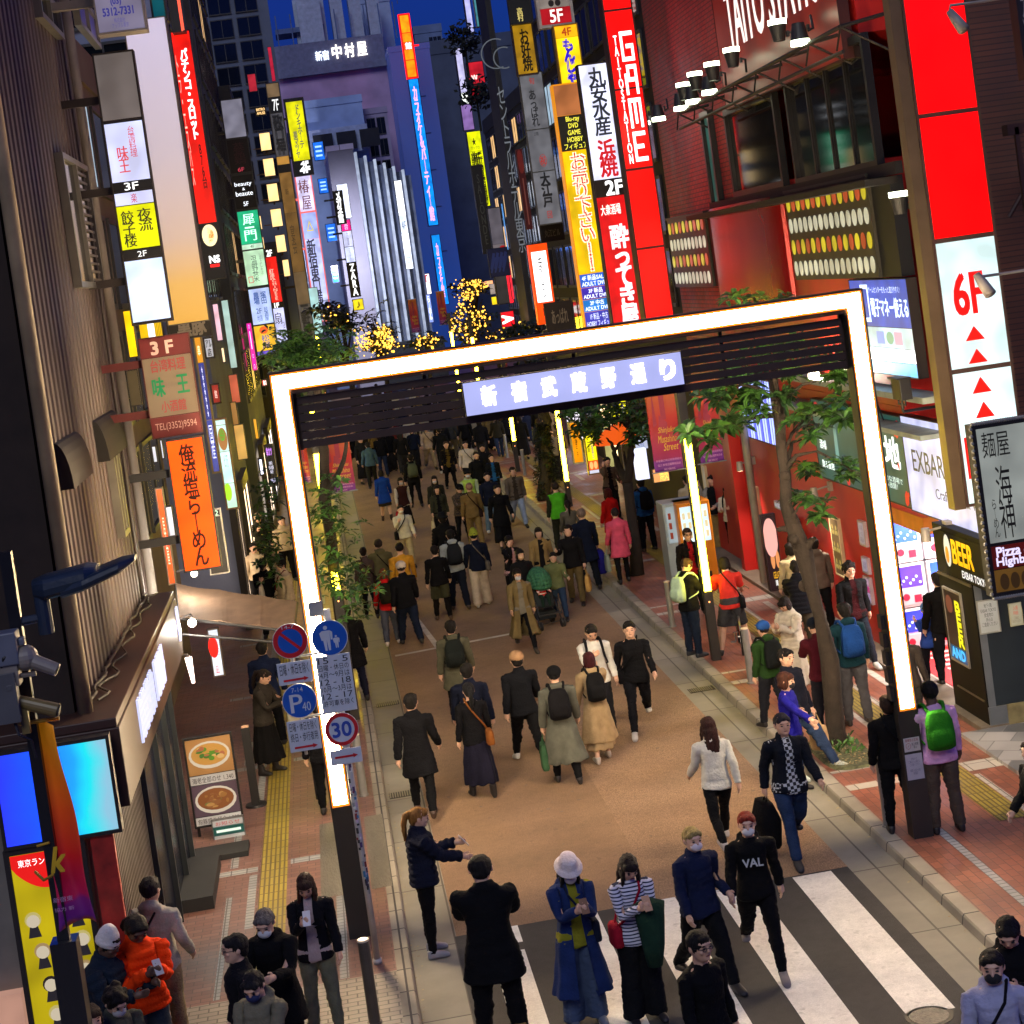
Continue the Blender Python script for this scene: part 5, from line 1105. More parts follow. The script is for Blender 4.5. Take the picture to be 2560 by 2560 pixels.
# street level boards
sign('bar_board', 'wide white lit board lettered EXBAR on the right wall', 'sign', C6(1238, 420), (2490, 1350), 'right', 8.5, .14, fw=.012, panels=((0, 1, '#b4b8dc', 1.05, [('EXBAR TOKYO', (.10, .33, 1.02, .56), '#1c1c22', 'h', .012), ('Craft Beer & Whisky', (.36, .68, 1.04, .82), '#3a3c4a', 'h')]),))
gb = sign('green_board', 'dark green lit board with white characters and red splashes', 'sign', C6(735, 325), C6(1308, 950), 'right', 8.5, .14, fw=.015, panels=((0, 1, '#1c4a44', .75, [('酒場', (.05, .5, .13, .62), '*#e8f4ee', 'h'), ('飲み放題', (.05, .76, .2, .86), '*#e8f4ee', 'h'), ('国地', (.66, .25, .95, .60), '*#f0f6f0', 'h', .03), ('昭和レトロな酒場で\n遊び呑み放題！', (.64, .70, .95, .84), '*#c8dcd4', 'h')]),))
b = MB(); W_, H_ = gb['w'], gb['h']
for x, z, s in ((.06, .93, .05), (.35, .85, .05), (.36, .06, .07), (.96, .86, .09), (.98, .14, .09), (.93, .45, .03), (.6, .9, .03)):
    for k in range(6):
        cx, cz, rr = x * W_ + random.gauss(0, s * .7), min(max(z * H_ + random.gauss(0, s), .09), H_ - .09), s * random.uniform(.3, 1.0) * 1.3
        rr = min(rr, .08, abs(cx - .0) + .02, W_ - cx if cx < W_ else .02)
        if 0.03 < cx < W_ - .03: b.prism([(cx + rr * math.cos(t * .52), -.0215 - k * .0005, cz + rr * math.sin(t * .52)) for t in range(12)][::-1], (0, .0004, 0))
for k in range(9): b.prism([(W_ * .24 + .02 * k, -.021, H_ * (.3 + .03 * (k % 3))), (W_ * .25 + .02 * k, -.021, H_ * .3), (W_ * .25 + .02 * k, -.021, H_ * (.7 + .03 * (k % 4)))][::-1], (0, .001, 0), 1)
b.build('splash', [emi('#c8141c', .8), emi('#8fb8ac', .5)], gb)
em = sign('payment_board', 'blue lit billboard with white characters over a glaring white lower half', 'sign', (2123, 699), (2300, 948), 'right', 8.5, .14, fw=.012, panels=((0, .5, '#1240b0', .95, [('ゲームセンターをもっと遊びやすく!', (.34, .14, .88, .28), '*#d0e4ff', 'h'), ('電子マネー使える', (.36, .38, .98, .78), '*#d8ecff', 'h', .02), ('□', (.2, .1, .33, .9), '*#d8ecff', 'h')]), (.5, .72, '#b8d4dc', 1.0, [('▪', (.4, .2, .52, .8), '#7f96d8', 'h'), ('●', (.56, .2, .68, .8), '#7aa890', 'h'), ('▪', (.7, .2, .82, .8), '#d8a0b8', 'h')]), (.72, .86, '#f4faff', 2.2, []), (.86, 1, '#38b4f4', 1.1, [])))
bb = MB()
p0, p1 = PX(*C6(1110, 205), 8.4), PX(*C6(1440, 330), 8.4)
tag(MB().box(8.2, 8.6, p1.y, 33, p0.z - .25, p0.z - .16).box(8.1, 8.6, p1.y, 33, p0.z - .75, p0.z - .68).build('sign_shelf', mat('#8c9790', .6, .2)), 'pale grey ledge between the blue billboard and the green board', 'ledge')
def black_flood(px, X, label, s=1.0):
    p = PX(*px, X); r = empty('box_floodlight', p, 0, label, 'floodlight')
    MB().box(-.06 * s, .1 * s, -.19 * s, .19 * s, -.13 * s, .16 * s).box(-.1 * s, .1 * s, -.22 * s, .22 * s, .16 * s, .185 * s).tube([(0, 0, -.13), (0, 0, -.3)], .02, 6).tube([(0, -.15, -.2), (0, -.15, -.12)], .014, 6).tube([(0, .15, -.2), (0, .15, -.12)], .014, 6).tube([(0, -.16, -.2), (0, .16, -.2)], .014, 6).tube([(0, 0, -.3), (.6, .2, -.32)], .025, 6).build('housing', BLK, r, bevel=.012)
    return r
black_flood(C6(1238, 282), 7.9, 'black box floodlight on an arm before the blue billboard')
bulb((2035, 938), 30.5, 'glaring warm floodlight among the leaves under the gate corner', .10, 26, '#fff0c8', 'floodlight', (.9, .3, .1))
lsn = sign('led_stripe_screen', 'screen of blue and white vertical light stripes on the red wall', 'screen', C6(325, 195), C6(552, 600), 'right', 8.5, .1, fw=.01, panels=((0, 1, mat('#6a3428', .5), 0, []),))
b = MB()
for k in range(14): b.box(lsn['w'] * (k + .25) / 14, lsn['w'] * (k + .72) / 14, -.03, -.016, .03, lsn['h'] - .03, k % 3 == 2)
b.build('light_stripe', [emi('#9fb0ff', 1.5), emi('#5560f0', 1.2)], lsn)
def poster(tl, br, X, label, panels, frame='#c8b48a', cat='poster', name='poster'):
    return sign(name, label, cat, tl, br, 'right', X, .05, frame=mat(frame, .4, .1), fw=.03, panels=panels)
pf = poster(C6(838, 985), C6(932, 1340), 8.56, 'gold framed tall poster on the red wall', ((0, 1, '#5a4a28', .35, [('⁂⁂\n⁂⁂\n⁂⁂', (.1, .1, .9, .9), '#9a8a4a', 'h')]),))
poster(C6(390, 810), C6(468, 1112), 8.56, 'pale framed film poster on the red wall by the standing couple', ((0, 1, '#4a4436', .3, [('■', (.2, .5, .8, .9), '#7a7868', 'h')]),))
poster(C6(120, 700), C6(165, 900), 8.56, 'small framed poster right behind the man in the black vest', ((0, 1, '#9a8f7a', .5, []),))
poster(C6(532, 900), C6(584, 962), 8.56, 'white paper notice on the red wall beside the tree', ((0, 1, '#b8b6c0', .6, [('注意', (.2, .2, .8, .8), '#6a6a74', 'h')]),), '#b0aeb6', 'notice', 'notice')
poster(C6(998, 1008), C6(1052, 1165), 8.56, 'long white paper notice on the red pier', ((0, 1, '#b0a4aa', .45, [('お客様\nへの\nお願い', (.2, .1, .8, .9), '#5a5058', 'h')]),), '#a89aa0', 'notice', 'notice')
poster(C6(1020, 1212), C6(1066, 1320), 8.56, 'lower white paper notice on the red pier', ((0, 1, '#a8a0b8', .5, [('営業\n時間', (.2, .2, .8, .8), '#5a5068', 'h')]),), '#a8a0b0', 'notice', 'notice')
poster(C6(1030, 1320), C6(1086, 1490), 8.56, 'pink and white leaflets under the notices on the red pier', ((0, .3, '#c8a8c8', .5, []), (.33, .6, '#c83a8a', .5, []), (.63, 1, '#b8a8d8', .5, [])), '#a8a0b0', 'notice', 'notice')
ice = sign('dessert_board', 'dark standing board with a pink circle of ice cream', 'poster', C6(448, 985), C6(588, 1400), 'front', 33.6, .1, frame=mat('#2a1c22', .5), fw=.02, panels=((0, 1, '#2c1c22', .5, [('●', (-.02, .04, 1.02, .56), '*#c89088', 'h'), ('SWEETS', (.3, .14, .75, .2), '*#7a88c8', 'h'), ('●●', (.15, .32, .9, .5), '*#a85a3c', 'h'), ('●●', (.3, .48, 1, .72), '*#b87848', 'h'), ('GELATO', (.36, .76, .98, .85), '*#d8a020', 'h', .03), ('購入', (.45, .87, .85, .95), '*#e0e0e0', 'h')]),))
# crane game in the opening of the red wall
cg = empty('crane_game', (8.75, 32.2, .1), -math.pi / 2, 'bright white crane game machine with a lit glass case in the red wall', 'game machine')
MB().box(-.5, .5, 0, .8, 0, .75).box(-.5, .5, 0, .8, 1.75, 1.95).box(-.5, -.45, 0, .8, .75, 1.75).box(.45, .5, 0, .8, .75, 1.75).build('cabinet', mat('#c8c4d0', .4), cg)
MB().box(-.449, .449, .05, .7, .76, 1.74).build('glass_case', emi('#a8c8f0', 1.3, .3, sample=True), cg)
MB().box(-.5, .5, -.03, -.001, 1.4, 1.94).build('topper', emi('#8a3ac0', .9, .3), cg)
MB().box(-.4, .1, -.12, -.001, .68, .76).build('control_panel', emi('#e0e0ff', .8), cg)
# capsule toy room at the right
rm = empty('capsule_toy_room', (FX, 26.6, .1), 0, 'bright room opening in the red wall, lined with capsule toy machines', 'shop')
MB().box(.0, 2.58, -1.1, 2.98, -.02, .02).build('floor', mat('#b8a894', .4), rm)
MB().box(.1, 1.5, -.9, 2.6, .021, .03).build('mat', mat('#c81c18', .7), rm)
mk = MB()
for k in range(11): mk.box(.4, 1.2, -.75 + k * .28, -.64 + k * .28, .031, .034)
mk.build('mat_lettering', mat('#d8c8c0', .7), rm)
MB().box(.3, 2.5, -.9, 2.9, 2.5, 2.55).build('ceiling_lamp', emi('#fff2dc', 3.0, sample=True), rm)
MB().box(.05, .3, .2, 2.99, 2.3, 2.56).build('lintel', mat('#c8741c', .5), rm)
k = 0
for ix, xx in enumerate((.15, .72, 1.29, 1.86)):
    for iz in range(3):
        k += 1
        r = empty('capsule_machine', (FX + xx, 29.0, .12 + iz * .74), 0, ['white capsule toy machine with a blue glowing window, %s stack, %s' % (('outermost', 'second', 'third', 'innermost')[ix], ('bottom', 'middle', 'top')[iz])][0], 'vending machine', 'capsule toy machines in the bright room')
        MB().box(0, .54, 0, .5, 0, .72).build('case', mat('#c9c6d2', .4), r, bevel=.02)
        MB().box(.06, .48, -.012, -.001, .34, .68).build('window', emi(('#2a38f0', '#5a3ce8', '#3a62ff')[(ix + iz) % 3], 1.4, .3), r)
        MB().box(.08, .46, -.02, -.001, .05, .30).build('front_plate', emi('#d8b8c0', .7), r)
        cpb = MB()
        for t in range(7): cpb.ball((.1 + .055 * t, -.016, .40 + .05 * (t % 3)), .024, 8, 5)
        cpb.build('capsule', emi(('#d8e8ff', '#ff5a8a', '#b8c8ff')[t % 3], 1.0), r)
        MB().loft([(.17, -.04, .18, .05, .05), (.17, -.02, .18, .06, .06)], 12, axis='Y').box(.3, .42, -.03, -.02, .08, .2).build('dial', mat('#b01c3c', .4), r)
lamp(rm, (1.2, 1.3, 2.3), (0, 0, 0), 420, (1, .93, .85), None, .3)
# black bar front on the corner
bar_ = empty('beer_bar', (8.34, 24.1, .1), 0, 'black bar front on the corner with yellow BEER letters and a grey door', 'shop front')
MB().box(0, .26, 0, 1.35, 0, 2.66).box(0, .3, -1.2, -.021, 2.04, 2.72).box(.26, 6, .06, .25, 0, 2.66).box(0, 6, -.02, 1.35, 2.66, 2.72).build('wall', mat('#060606', .6, .25, 1.5, spec=.2), bar_)
for q in ((.02, 1.34, 1.98, 2.02), (.06, 1.1, .38, .40)): MB().box(-.02, 0, *q).build('trim', mat('#6a6458', .3, .1, metal=.7), bar_)
MB().box(.02, .12, -.012, .0, 0, 2.3).box(.0, .26, -.03, -.012, -.1, .32).box(1.02, 1.1, -.03, .06, .02, 2.3).build('door_frame', mat('#6d747a', .35, .15, metal=.5), bar_)
MB().box(.12, 1.02, -.004, .058, .32, 2.3).build('door', mat('#1e262c', .4, .15), bar_)
MB().box(1.1, 2.3, -.004, .058, .05, 2.3).build('door', mat('#20282e', .4, .15), bar_)
MB().ball((1.25, -.05, 1.05), .04, 10, 6).ball((1.25, -.05, 1.25), .025, 10, 6).ball((1.25, -.05, .75), .025, 10, 6).build('door_knob', STEEL, bar_)
MB().box(.12, 1.02, -.02, -.004, .02, .32).build('kick_plate', mat('#6f6849', .8, .3, 6), bar_)
bl = MB().box(0, 2.35, -.01, 0, 0, .62).build('name_panel', mat('#060606', .6, .1, spec=.2), bar_)
bl.location = (-.005, 1.27, 2.03); bl.rotation_euler = (0, 0, -math.pi / 2)
lettering(bl, 'BEER', (.70, .22, 1.5, .54), emi('#e8a80c', 1.0), y=-.014, bold=.03)
lettering(bl, 'EXBAR TOKYO', (1.0, .05, 1.95, .15), emi('#d8d8d8', .9), y=-.014, bold=.02)
MB().prism([(.50 + .13 * math.cos(t * .314), -.013, .36 + .23 * math.sin(t * .314)) for t in range(20)][::-1], (0, .002, 0)).build('round_logo', emi('#d8d4c8', .8), bl)
MB().prism([(.48 + .07 * math.cos(t * .314), -.015, .3 + .12 * math.sin(t * .314)) for t in range(20)][::-1], (0, .001, 0)).build('logo_mark', emi('#c8801c', .8), bl)
for px, X, l in ((Z9(175, 175), 8.15, 'small grey wall spotlight on the black bar front'), (C6(335, 705), 8.3, 'small grey wall spotlight above the couple on the red wall'), (C6(752, 855), 8.3, 'small grey wall spotlight behind the tree on the red wall')):
    p = PX(*px, X); r = empty('wall_spotlight', p, 0, l, 'spotlight', 'small wall spotlights on the right wall')
    MB().loft([(0, 0, -.11, .075, .075), (0, 0, .08, .06, .06)], 14).tube([(0, 0, .03), (.2, -.12, .08), (.32, -.12, .08)], .018, 6).box(.24, .36, -.2, -.04, .0, .16).build('housing', mat('#9a948c', .4, .1, metal=.3), r)
    MB().loft([(0, 0, -.114, .06, .06), (0, 0, -.111, .06, .06)], 14).build('lens', emi('#ffd8b0', 9), r)
    lamp(r, (0, 0, -.13), (0, R(14), 0), 190 if X > 8.2 else 40, (1, .84, .68), 110, .04)
pb_ = sign('beer_poster', 'framed poster with vertical yellow BEER letters on the black bar front', 'poster', Z9(312, 592), Z9(535, 1262), 'right', 8.33, .03, frame=mat('#a8a49a', .3, .1, metal=.6), fw=.03, panels=((0, .8, '#2a1d16', .3, [('●', (.1, .08, .5, .4), '*#5a3020', 'h'), ('BEER', (.64, .14, .96, .96), '*#c8c018', 'v', .04)]), (.8, 1, '#124a7a', .5, [('AND', (.1, .1, .9, .8), '*#3aa0d8', 'h', .04)])))
sign('paper_notice', 'white paper notice about food and drink on the grey door', 'notice', Z9(580, 720), Z9(782, 960), 'front', 24.08, .01, frame=mat('#8a8a84', .5), fw=.012, panels=((0, 1, '#b8b8b0', .35, [('地下1階\nEXBAR TOKYO\n飲食物の\n持込は\nご遠慮ください', (.1, .08, .9, .8), '#2a2a28', 'h', .01)]),))
sign('paper_notice', 'cream paper notice with red characters on the farther door leaf', 'notice', Z9(835, 740), Z9(962, 905), 'front', 24.07, .01, frame=mat('#a8a488', .5), fw=.006, panels=((0, 1, '#c0bca0', .35, [('入場\nFREE', (.3, .1, .7, .5), '#b03a28', 'h'), ('ご自由に\nお入りください', (.15, .58, .85, .86), '#6a5a48', 'h')]),))
sp1 = empty('stanchion', PG(*Z9(890, 1715), SW), 0, 'steel stanchion post by the grey bar door', 'barrier')
MB().tube([(0, 0, .02), (0, 0, 1.05)], .03, 14).loft([(0, 0, 0, .19, .19), (0, 0, .03, .17, .17), (0, 0, .045, .04, .04)], 24).build('post', mat('#a8a496', .25, .1, metal=.9), sp1, smooth=True)
structure('entrance_paving', MB().box(7.9, 14, 15, 24.05, SW + .001, SW + .05), brick_mat((.42, .42, .42), (.10, .11, .12), (.2, .2, .2), .42, .42, .01, .5, .35, .1, .6, .1))
structure('entrance_paving', MB().box(8.2, 8.6, 24.06, 42, SW + .001, SW + .07), mat('#6f6658', .7, .3))
# big corner tower of lit panels
tw = sign('tower_sign', 'towering lit sign of red and white panels reading 6F with red arrows', 'sign', (2233, -140), (2575, 1243), 'front', 23.4, .45, frame=mat('#4d3a33', .4, .15, metal=.4), fw=.035, panels=(
    (0, .30, '#f80402', 1.1, []), (.306, .523, '#f80402', 1.1, []), (.53, .758, '#c4e4ea', .9, [('6F', (.2, .26, .7, .58), '#e01410', 'h', .03), ('▲', (.3, .68, .62, .79), '#d01810', 'h'), ('▲', (.3, .86, .62, .97), '#d01810', 'h')]), (.765, 1, '#c6e6ec', .95, [('▲', (.3, .05, .62, .17), '#d01810', 'h'), ('▲', (.3, .24, .62, .36), '#d01810', 'h'), ('B1F', (.07, .50, .8, .80), '#e01410', 'h', .04)])))
MB().box(-.16, -.004, .0, .25, -.02, tw['h']).build('post', mat('#6d5c48', .35, .25, 1.2, metal=.6), tw)
# near noodle sign with its chasing bulbs
ns_ = sign('noodle_sign', 'nearest noodle sign with brush characters, edged with small bulbs, at the right edge', 'sign', C6(1632, 482), C6(2080, 1395), 'front', 20.0, .2, frame=mat('#141314', .5), fw=.045, panels=((0, .70, '#8f948e', .62, [('麺屋', (.08, .04, .62, .26), '#0f0f0f', 'h', .0), ('海神', (.26, .34, .56, .97), '#0f0f0f', 'v', .0), ('らーめん', (.12, .62, .22, .95), '#0f0f0f', 'v')]), (.715, .86, '#4a0e0c', .6, [('Pizza &', (.1, .08, .8, .48), '*#c0b8d8', 'h', .03), ('Highball', (.08, .52, .84, .96), '*#c0b8d8', 'h', .03)]), (.86, 1, '#6a4a1c', .5, [('●●●', (.1, .2, .7, .9), '#2a1c0c', 'h')])))
W_, H_ = ns_['w'], ns_['h']; ebm = MB().ball((0, 0, 0), .024, 8, 6).mesh('edge_bulb', mat('#7c7c78', .25, .2), True)
for k in range(24):
    for x, z in ((-.012, H_ * (k + .5) / 24), (W_ * (k + .5) / 24, H_ + .012), (W_ * (k + .5) / 24, -.012)):
        o = bpy.data.objects.new('edge_bulb', ebm); COL.objects.link(o); o.parent = ns_; o.location = (x, -.01, z)
for px, px2, Y_, l in ((C3(1560, 110), C3(1700, 5), 21.5, 'grey spotlight on an arm at the top right corner'), (C3(1710, 1590), C3(1900, 1525), 21.5, 'grey spotlight on an arm across the 6F panel')):
    p, p2 = PY(*px, Y_), PY(*px2, Y_)
    r = empty('arm_spotlight', p, 0, l, 'spotlight')
    d = p2 - p
    MB().tube([(.02, -.1, -.14), (-.02, 0, 0), (-.07, .05, .12)], [.075, .065, .045], 14).tube([(-.07, .05, .1), (-.05, .05, d.z), (d.x, .05, d.z), (d.x + 1.4, .05, d.z + .05)], .018, 8).build('housing', mat('#8c8680', .45, .15), r, smooth=True)
# dark brick building behind the tower sign with a steel stair
db = empty('dark_brick_building', (9.4, 25.0, .1), 0, 'dark reddish brick building with a steel stair behind the tower sign', 'building')
MB().box(-.2, 9, 0.4, .8, 2.75, 18).box(1.2, 9, .0, .399, 8.2, 8.7).build('wall', upright(brick_mat((.10, .035, .025), (.075, .03, .022), (.04, .02, .018), .24, .08, .01, .5, .7, .3, 0, .3)), db)
st = MB().box(.3, 5, -.8, -.6, 5.2, 5.32).box(.3, 5, -.8, -.6, 8.0, 8.15)
for k in range(5): st.box(.4 + k * 1.0, .46 + k, -.8, -.74, 5.2, 8.1)
st.tube([(.35, -.7, 5.4), (1.3, -.7, 7.9)], .04, 6).tube([(.2, -.7, 6.9), (.75, -.7, 7.6)], .03, 6)
st.build('steel_stair', mat('#3a1c14', .6), db)
sign('dark_edge_sign', 'dark sign with pale kana at the very right edge', 'sign', C3(1868, -120), C3(2050, 430), 'front', 20.8, .2, panels=((0, 1, mat('#221f22', .5), 0, [('ランチ', (.1, .1, .35, .98), '#a8a09a', 'v')]),))
# right row of buildings
building('dark_building', 8.75, 20, 42.6, 56, 22, '#1d1a1a', 'dark building behind the yellow buyback sign', side=-1, sides=((5, 9, .05, .25, .95, .97),), fronts=((2, 9, .02, .25, .3, .97),), lit=.12)
building('dark_building', 9.5, 20, 57.5, 73, 20, '#2a2522', 'brown building with balconies beside the glowing white tuna sign', side=-1, sides=((5, 8, .05, .2, .95, .97),), lit=.1)
building('dark_building', 11.2, 22, 84, 104, 15, '#22242c', 'dark row of buildings beyond the hotel front', side=-1, sides=((9, 7, .03, .2, .97, .97),), lit=.25)
building('far_block', -12, -1.0, 92, 117, 9.5, '#26282e', 'low dark block behind the left trees', side=1, sides=((6, 3, .05, .35, .95, .95),), lit=.5)
# shops along the right pavement
def vend(px, Y_, w_, h, c, label, win, group=None):
    p = PY(*px, Y_)
    r = empty('vending_machine', (p.x, Y_, SW), 0, label, 'vending machine', group)
    MB().box(0, w_, 0, .7, 0, h).build('cabinet', mat(c, .4, .1), r, bevel=.02)
    MB().box(.06, w_ - .06, -.015, -.001, h * .55, h - .08).build('window', emi(win, 1.1, .3, sample=True), r)
    dm = MB().loft([(0, -.03, 0, .03, .015), (0, -.03, .13, .03, .015)], 8).mesh('drink', emi(('#c8641c', '#d8c89a', '#7a2c1c')[len(label) % 3], .8))
    for i in range(15):
        o = bpy.data.objects.new('drink', dm); COL.objects.link(o); o.parent = r; o.location = (.12 + i % 5 * (w_ - .24) / 4, 0, h * (.6 + .11 * (i // 5)))
    MB().box(w_ * .2, w_ * .8, -.02, -.001, .2, .38).build('slot', mat('#1c1c20', .4), r)
    return r
vend(Z8(1230, 1760), 37.5, .85, 1.85, '#9aa8aa', 'pale blue green vending machine behind the tree trunk', '#7a8488')
vend(Z8(1400, 1760), 37.2, .7, 1.85, '#d88018', 'orange vending machine with a lit window', '#b8d0d8')
sign('oval_white_sign', 'glowing white rounded lantern sign with scattered blue characters', 'sign', Z8(890, 1085), Z8(1085, 1430), 'front', 42, .25, frame=emi('#dfe4ff', 1.1), fw=.05, panels=((0, 1, '#e8ecff', 1.5, [('かつらぎ', (.28, .08, .44, .7), '#4a5a9a', 'v'), ('つるとん', (.55, .14, .7, .65), '#4a5a9a', 'v')]),))
sign('orange_banner_sign', 'orange standing sign with dark kana on the right pavement', 'sign', Z8(95, 750), Z8(300, 1240), 'front', 56, .2, frame=mat('#b8b4a8', .5), fw=.04, panels=((0, 1, '#e08808', 1.0, [('うなぎ', (.35, .14, .6, .66), '#4a2a08', 'v', .03), ('丼', (.38, .72, .56, .86), '#4a2a08', 'h')]),))
sign('yellow_banner_sign', 'bright yellow standing sign with a food picture at its foot', 'sign', Z8(275, 850), Z8(490, 1370), 'front', 52, .2, frame=mat('#8a6a2a', .5), fw=.03, panels=((0, .7, '#f0e010', 1.1, [('十三屋', (.1, .2, .35, .7), '#3a3a10', 'v'), ('全品激安', (.5, .1, .7, .95), '#6a3a9a', 'v', .02)]), (.7, .92, '#e0581c', 1.0, [('●●', (.1, .1, .9, .9), '*#f0a060', 'h')]), (.92, 1, '#d8d8e8', .9, [])))
sign('yellow_banner_sign', 'tall yellow lit shop sign hidden behind the tree branches', 'sign', Z8(590, 460), Z8(840, 760), 'front', 50, .2, fw=.02, panels=((0, 1, '#e8e010', 1.2, [('安い!', (.2, .2, .8, .8), '#2a2ab0', 'h', .04)]),))
sign('lit_sign', 'pale yellow lit shop wall behind the forked tree', 'sign', Z8(500, 790), Z8(700, 1560), 'front', 53, .1, fw=.01, panels=((0, 1, '#b8b070', .7, []),))
sign('lit_sign', 'peach lit shop display beside the oval white sign', 'sign', Z8(1110, 1320), Z8(1330, 1460), 'front', 40, .1, fw=.01, panels=((0, 1, '#e8a060', 1.0, [('焼肉', (.4, .05, .95, .95), '*#f8e060', 'h')]),))
sign('cylinder_sign', 'pale sign with blue writing right above the oval white sign', 'sign', Z8(890, 930), Z8(1070, 1070), 'front', 44, .1, fw=.01, panels=((0, 1, '#b8c0d8', .8, [('酒', (.3, .2, .7, .8), '#6a7aa8', 'h')]),))
rp_ = PY(*Z8(720, 870), 47)
um = empty('orange_parasol', (rp_.x, 47, SW), 0, 'orange parasol over the shop front behind the forked tree', 'parasol')
hh_ = rp_.z - SW
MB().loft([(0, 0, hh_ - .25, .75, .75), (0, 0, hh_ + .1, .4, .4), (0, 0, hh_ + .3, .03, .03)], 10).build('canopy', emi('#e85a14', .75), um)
MB().tube([(0, 0, 0), (0, 0, hh_ + .28)], .025, 8).build('pole', STEEL, um)
for a, c_, Y_, cc, s_, l in ((Z8(1370, 330), Z8(1460, 560), 43.5, '#e8d8dc', 1.0, 'white and red triangle lit sign beside the banner'), (Z8(1400, 570), Z8(1450, 700), 42.5, '#e01820', 1.0, 'slim red lit sign right of the banner'), (Z8(1425, 720), Z8(1480, 900), 42.2, '#a8e0f0', 1.1, 'pale cyan lit sign right of the banner'), (Z8(1460, 930), Z8(1500, 1130), 42.1, '#e81414', 1.0, 'red lit edge beside the light pole strip')):
    sign('lit_sign', l, 'sign', a, c_, 'front', Y_, .1, fw=.01, panels=((0, 1, cc, s_, [('△', (.15, .1, .85, .5), '#c01010', 'h', .03)] if 'triangle' in l else []),))
# red wall set back where the couple stands
tag(MB().box(8.35, 8.6, 38.2, 38.5, SW, 3.4).build('red_pier', REDW), 'red painted pier right of the standing couple', 'wall')
tag(MB().tube([(8.35, 36.6, SW), (8.35, 36.6, 3.6)], .08, 12).build('steel_downpipe', mat('#8a8478', .4, .2, metal=.4)), 'grey steel downpipe on the red wall beside the couple', 'pipe')

# glowing shop windows added far along both pavements to light the crowd
for i, (y0, y1, xx, c_, s_) in enumerate(((42, 46, 9.1, '#f0c890', 2.2), (48, 52, 9.2, '#f4dcb8', 2.4), (58, 62, 9.3, '#ffd9a0', 2.2), (66, 71, 9.3, '#e8e0f0', 2.2), (41, 43, -2.3, '#ffe0c0', 2.2), (45.5, 49, -2.3, '#f8d8b0', 2.4), (56, 60, -2.05, '#ffe2c4', 2.4), (63, 68, -2.05, '#f4e8e8', 2.2), (77, 82, -1.8, '#ffd8a8', 2.2))):
    d = -1 if xx > 0 else 1
    r = empty('added_shop_window', (xx, y0, SW), 0, '%s added lit shop window on the %s side behind the crowd' % (('first', 'second', 'third', 'fourth', 'first', 'second', 'third', 'fourth', 'fifth')[i], 'right' if d < 0 else 'left'), 'shop window')
    MB().box(-.08, .08, 0, y1 - y0, 0, .5).box(-.08, .08, 0, y1 - y0, 2.6, 2.9).box(-.08, .08, 0, .12, .5, 2.6).box(-.08, .08, y1 - y0 - .12, y1 - y0, .5, 2.6).box(-.07, .07, (y1 - y0) / 2 - .04, (y1 - y0) / 2 + .04, .5, 2.6).build('frame', DKFR, r)
    MB().box(-.03, .03, .125, y1 - y0 - .125, .51, 2.59).build('pane', emi(c_, s_, .4, sample=True), r)
# ================================================================== TREES AND PLANTS
BARK = mat('#2a221b', .9, .4, 5, .8, 30); BARKD = mat('#241d18', .9, .4, 5, .6, 30)
def leaf_mat(c, rough=.42):
    m = mat(c, rough, .45, 3.0)
    m.node_tree.nodes['Principled BSDF'].inputs['Subsurface Weight'].default_value = .0
    return m
LEAF = [leaf_mat('#2c4c1e'), leaf_mat('#3e6626'), leaf_mat('#1e3617')]
def leaf(b, p, d, up, L, W_, mi):
    """one folded, pointed leaf from p along d"""
    d = d.normalized(); s = d.cross(up)
    if s.length < 1e-3: s = d.orthogonal()
    s.normalize(); n = s.cross(d)
    sag = -.28 * L
    q = [p, p + d * L * .35 + s * W_ * .5 + n * W_ * .18, p + d * L * .72 + s * W_ * .42 + Vector((0, 0, sag * .4)) + n * W_ * .14, p + d * L + Vector((0, 0, sag)),
         p + d * L * .72 - s * W_ * .42 + Vector((0, 0, sag * .4)) + n * W_ * .14, p + d * L * .35 - s * W_ * .5 + n * W_ * .18, p + d * L * .4, p + d * L * .74 + Vector((0, 0, sag * .4))]
    n0 = len(b.v); b.v += [tuple(v) for v in q]
    for f in ((0, 1, 6), (1, 2, 7, 6), (2, 3, 7), (0, 6, 5), (6, 7, 4, 5), (7, 3, 4)):
        b.f.append(tuple(n0 + i for i in f)); b.m.append(mi)
def rosette(b, p, n, L, rnd=.35):
    tilt = Vector((random.gauss(0, .35), random.gauss(0, .35), 1)).normalized()
    t = tilt.orthogonal().normalized(); u = tilt.cross(t)
    mi = random.choice((0, 0, 1, 1, 2))
    for k in range(n):
        a = 6.283 * k / n + random.gauss(0, .25)
        d = (t * math.cos(a) + u * math.sin(a)) + tilt * random.uniform(-.15, .65)
        l = L * random.uniform(.7, 1.15)
        leaf(b, p + d * .015, d, tilt, l, l * random.uniform(.32, .44), mi if random.random() < .75 else random.randrange(3))
def limb(b, pts, r0, r1, n=8):
    P = [Vector(p) for p in pts]; out = []
    for i in range(len(P) - 1):
        for k in range(4): out.append(P[i].lerp(P[i + 1], k / 4) + (Vector((random.gauss(0, r1 * .5), random.gauss(0, r1 * .5), 0)) if (i or k) else Vector()))
    out.append(P[-1]); m_ = len(out)
    b.tube(out, [r0 + (r1 - r0) * i / (m_ - 1) for i in range(m_)], n)
    return out
def tree(base, label, bark, cat='tree', name='street_tree', group=None):
    return empty(name, base, 0, label, cat, group)
def rel(v, base): return v - base
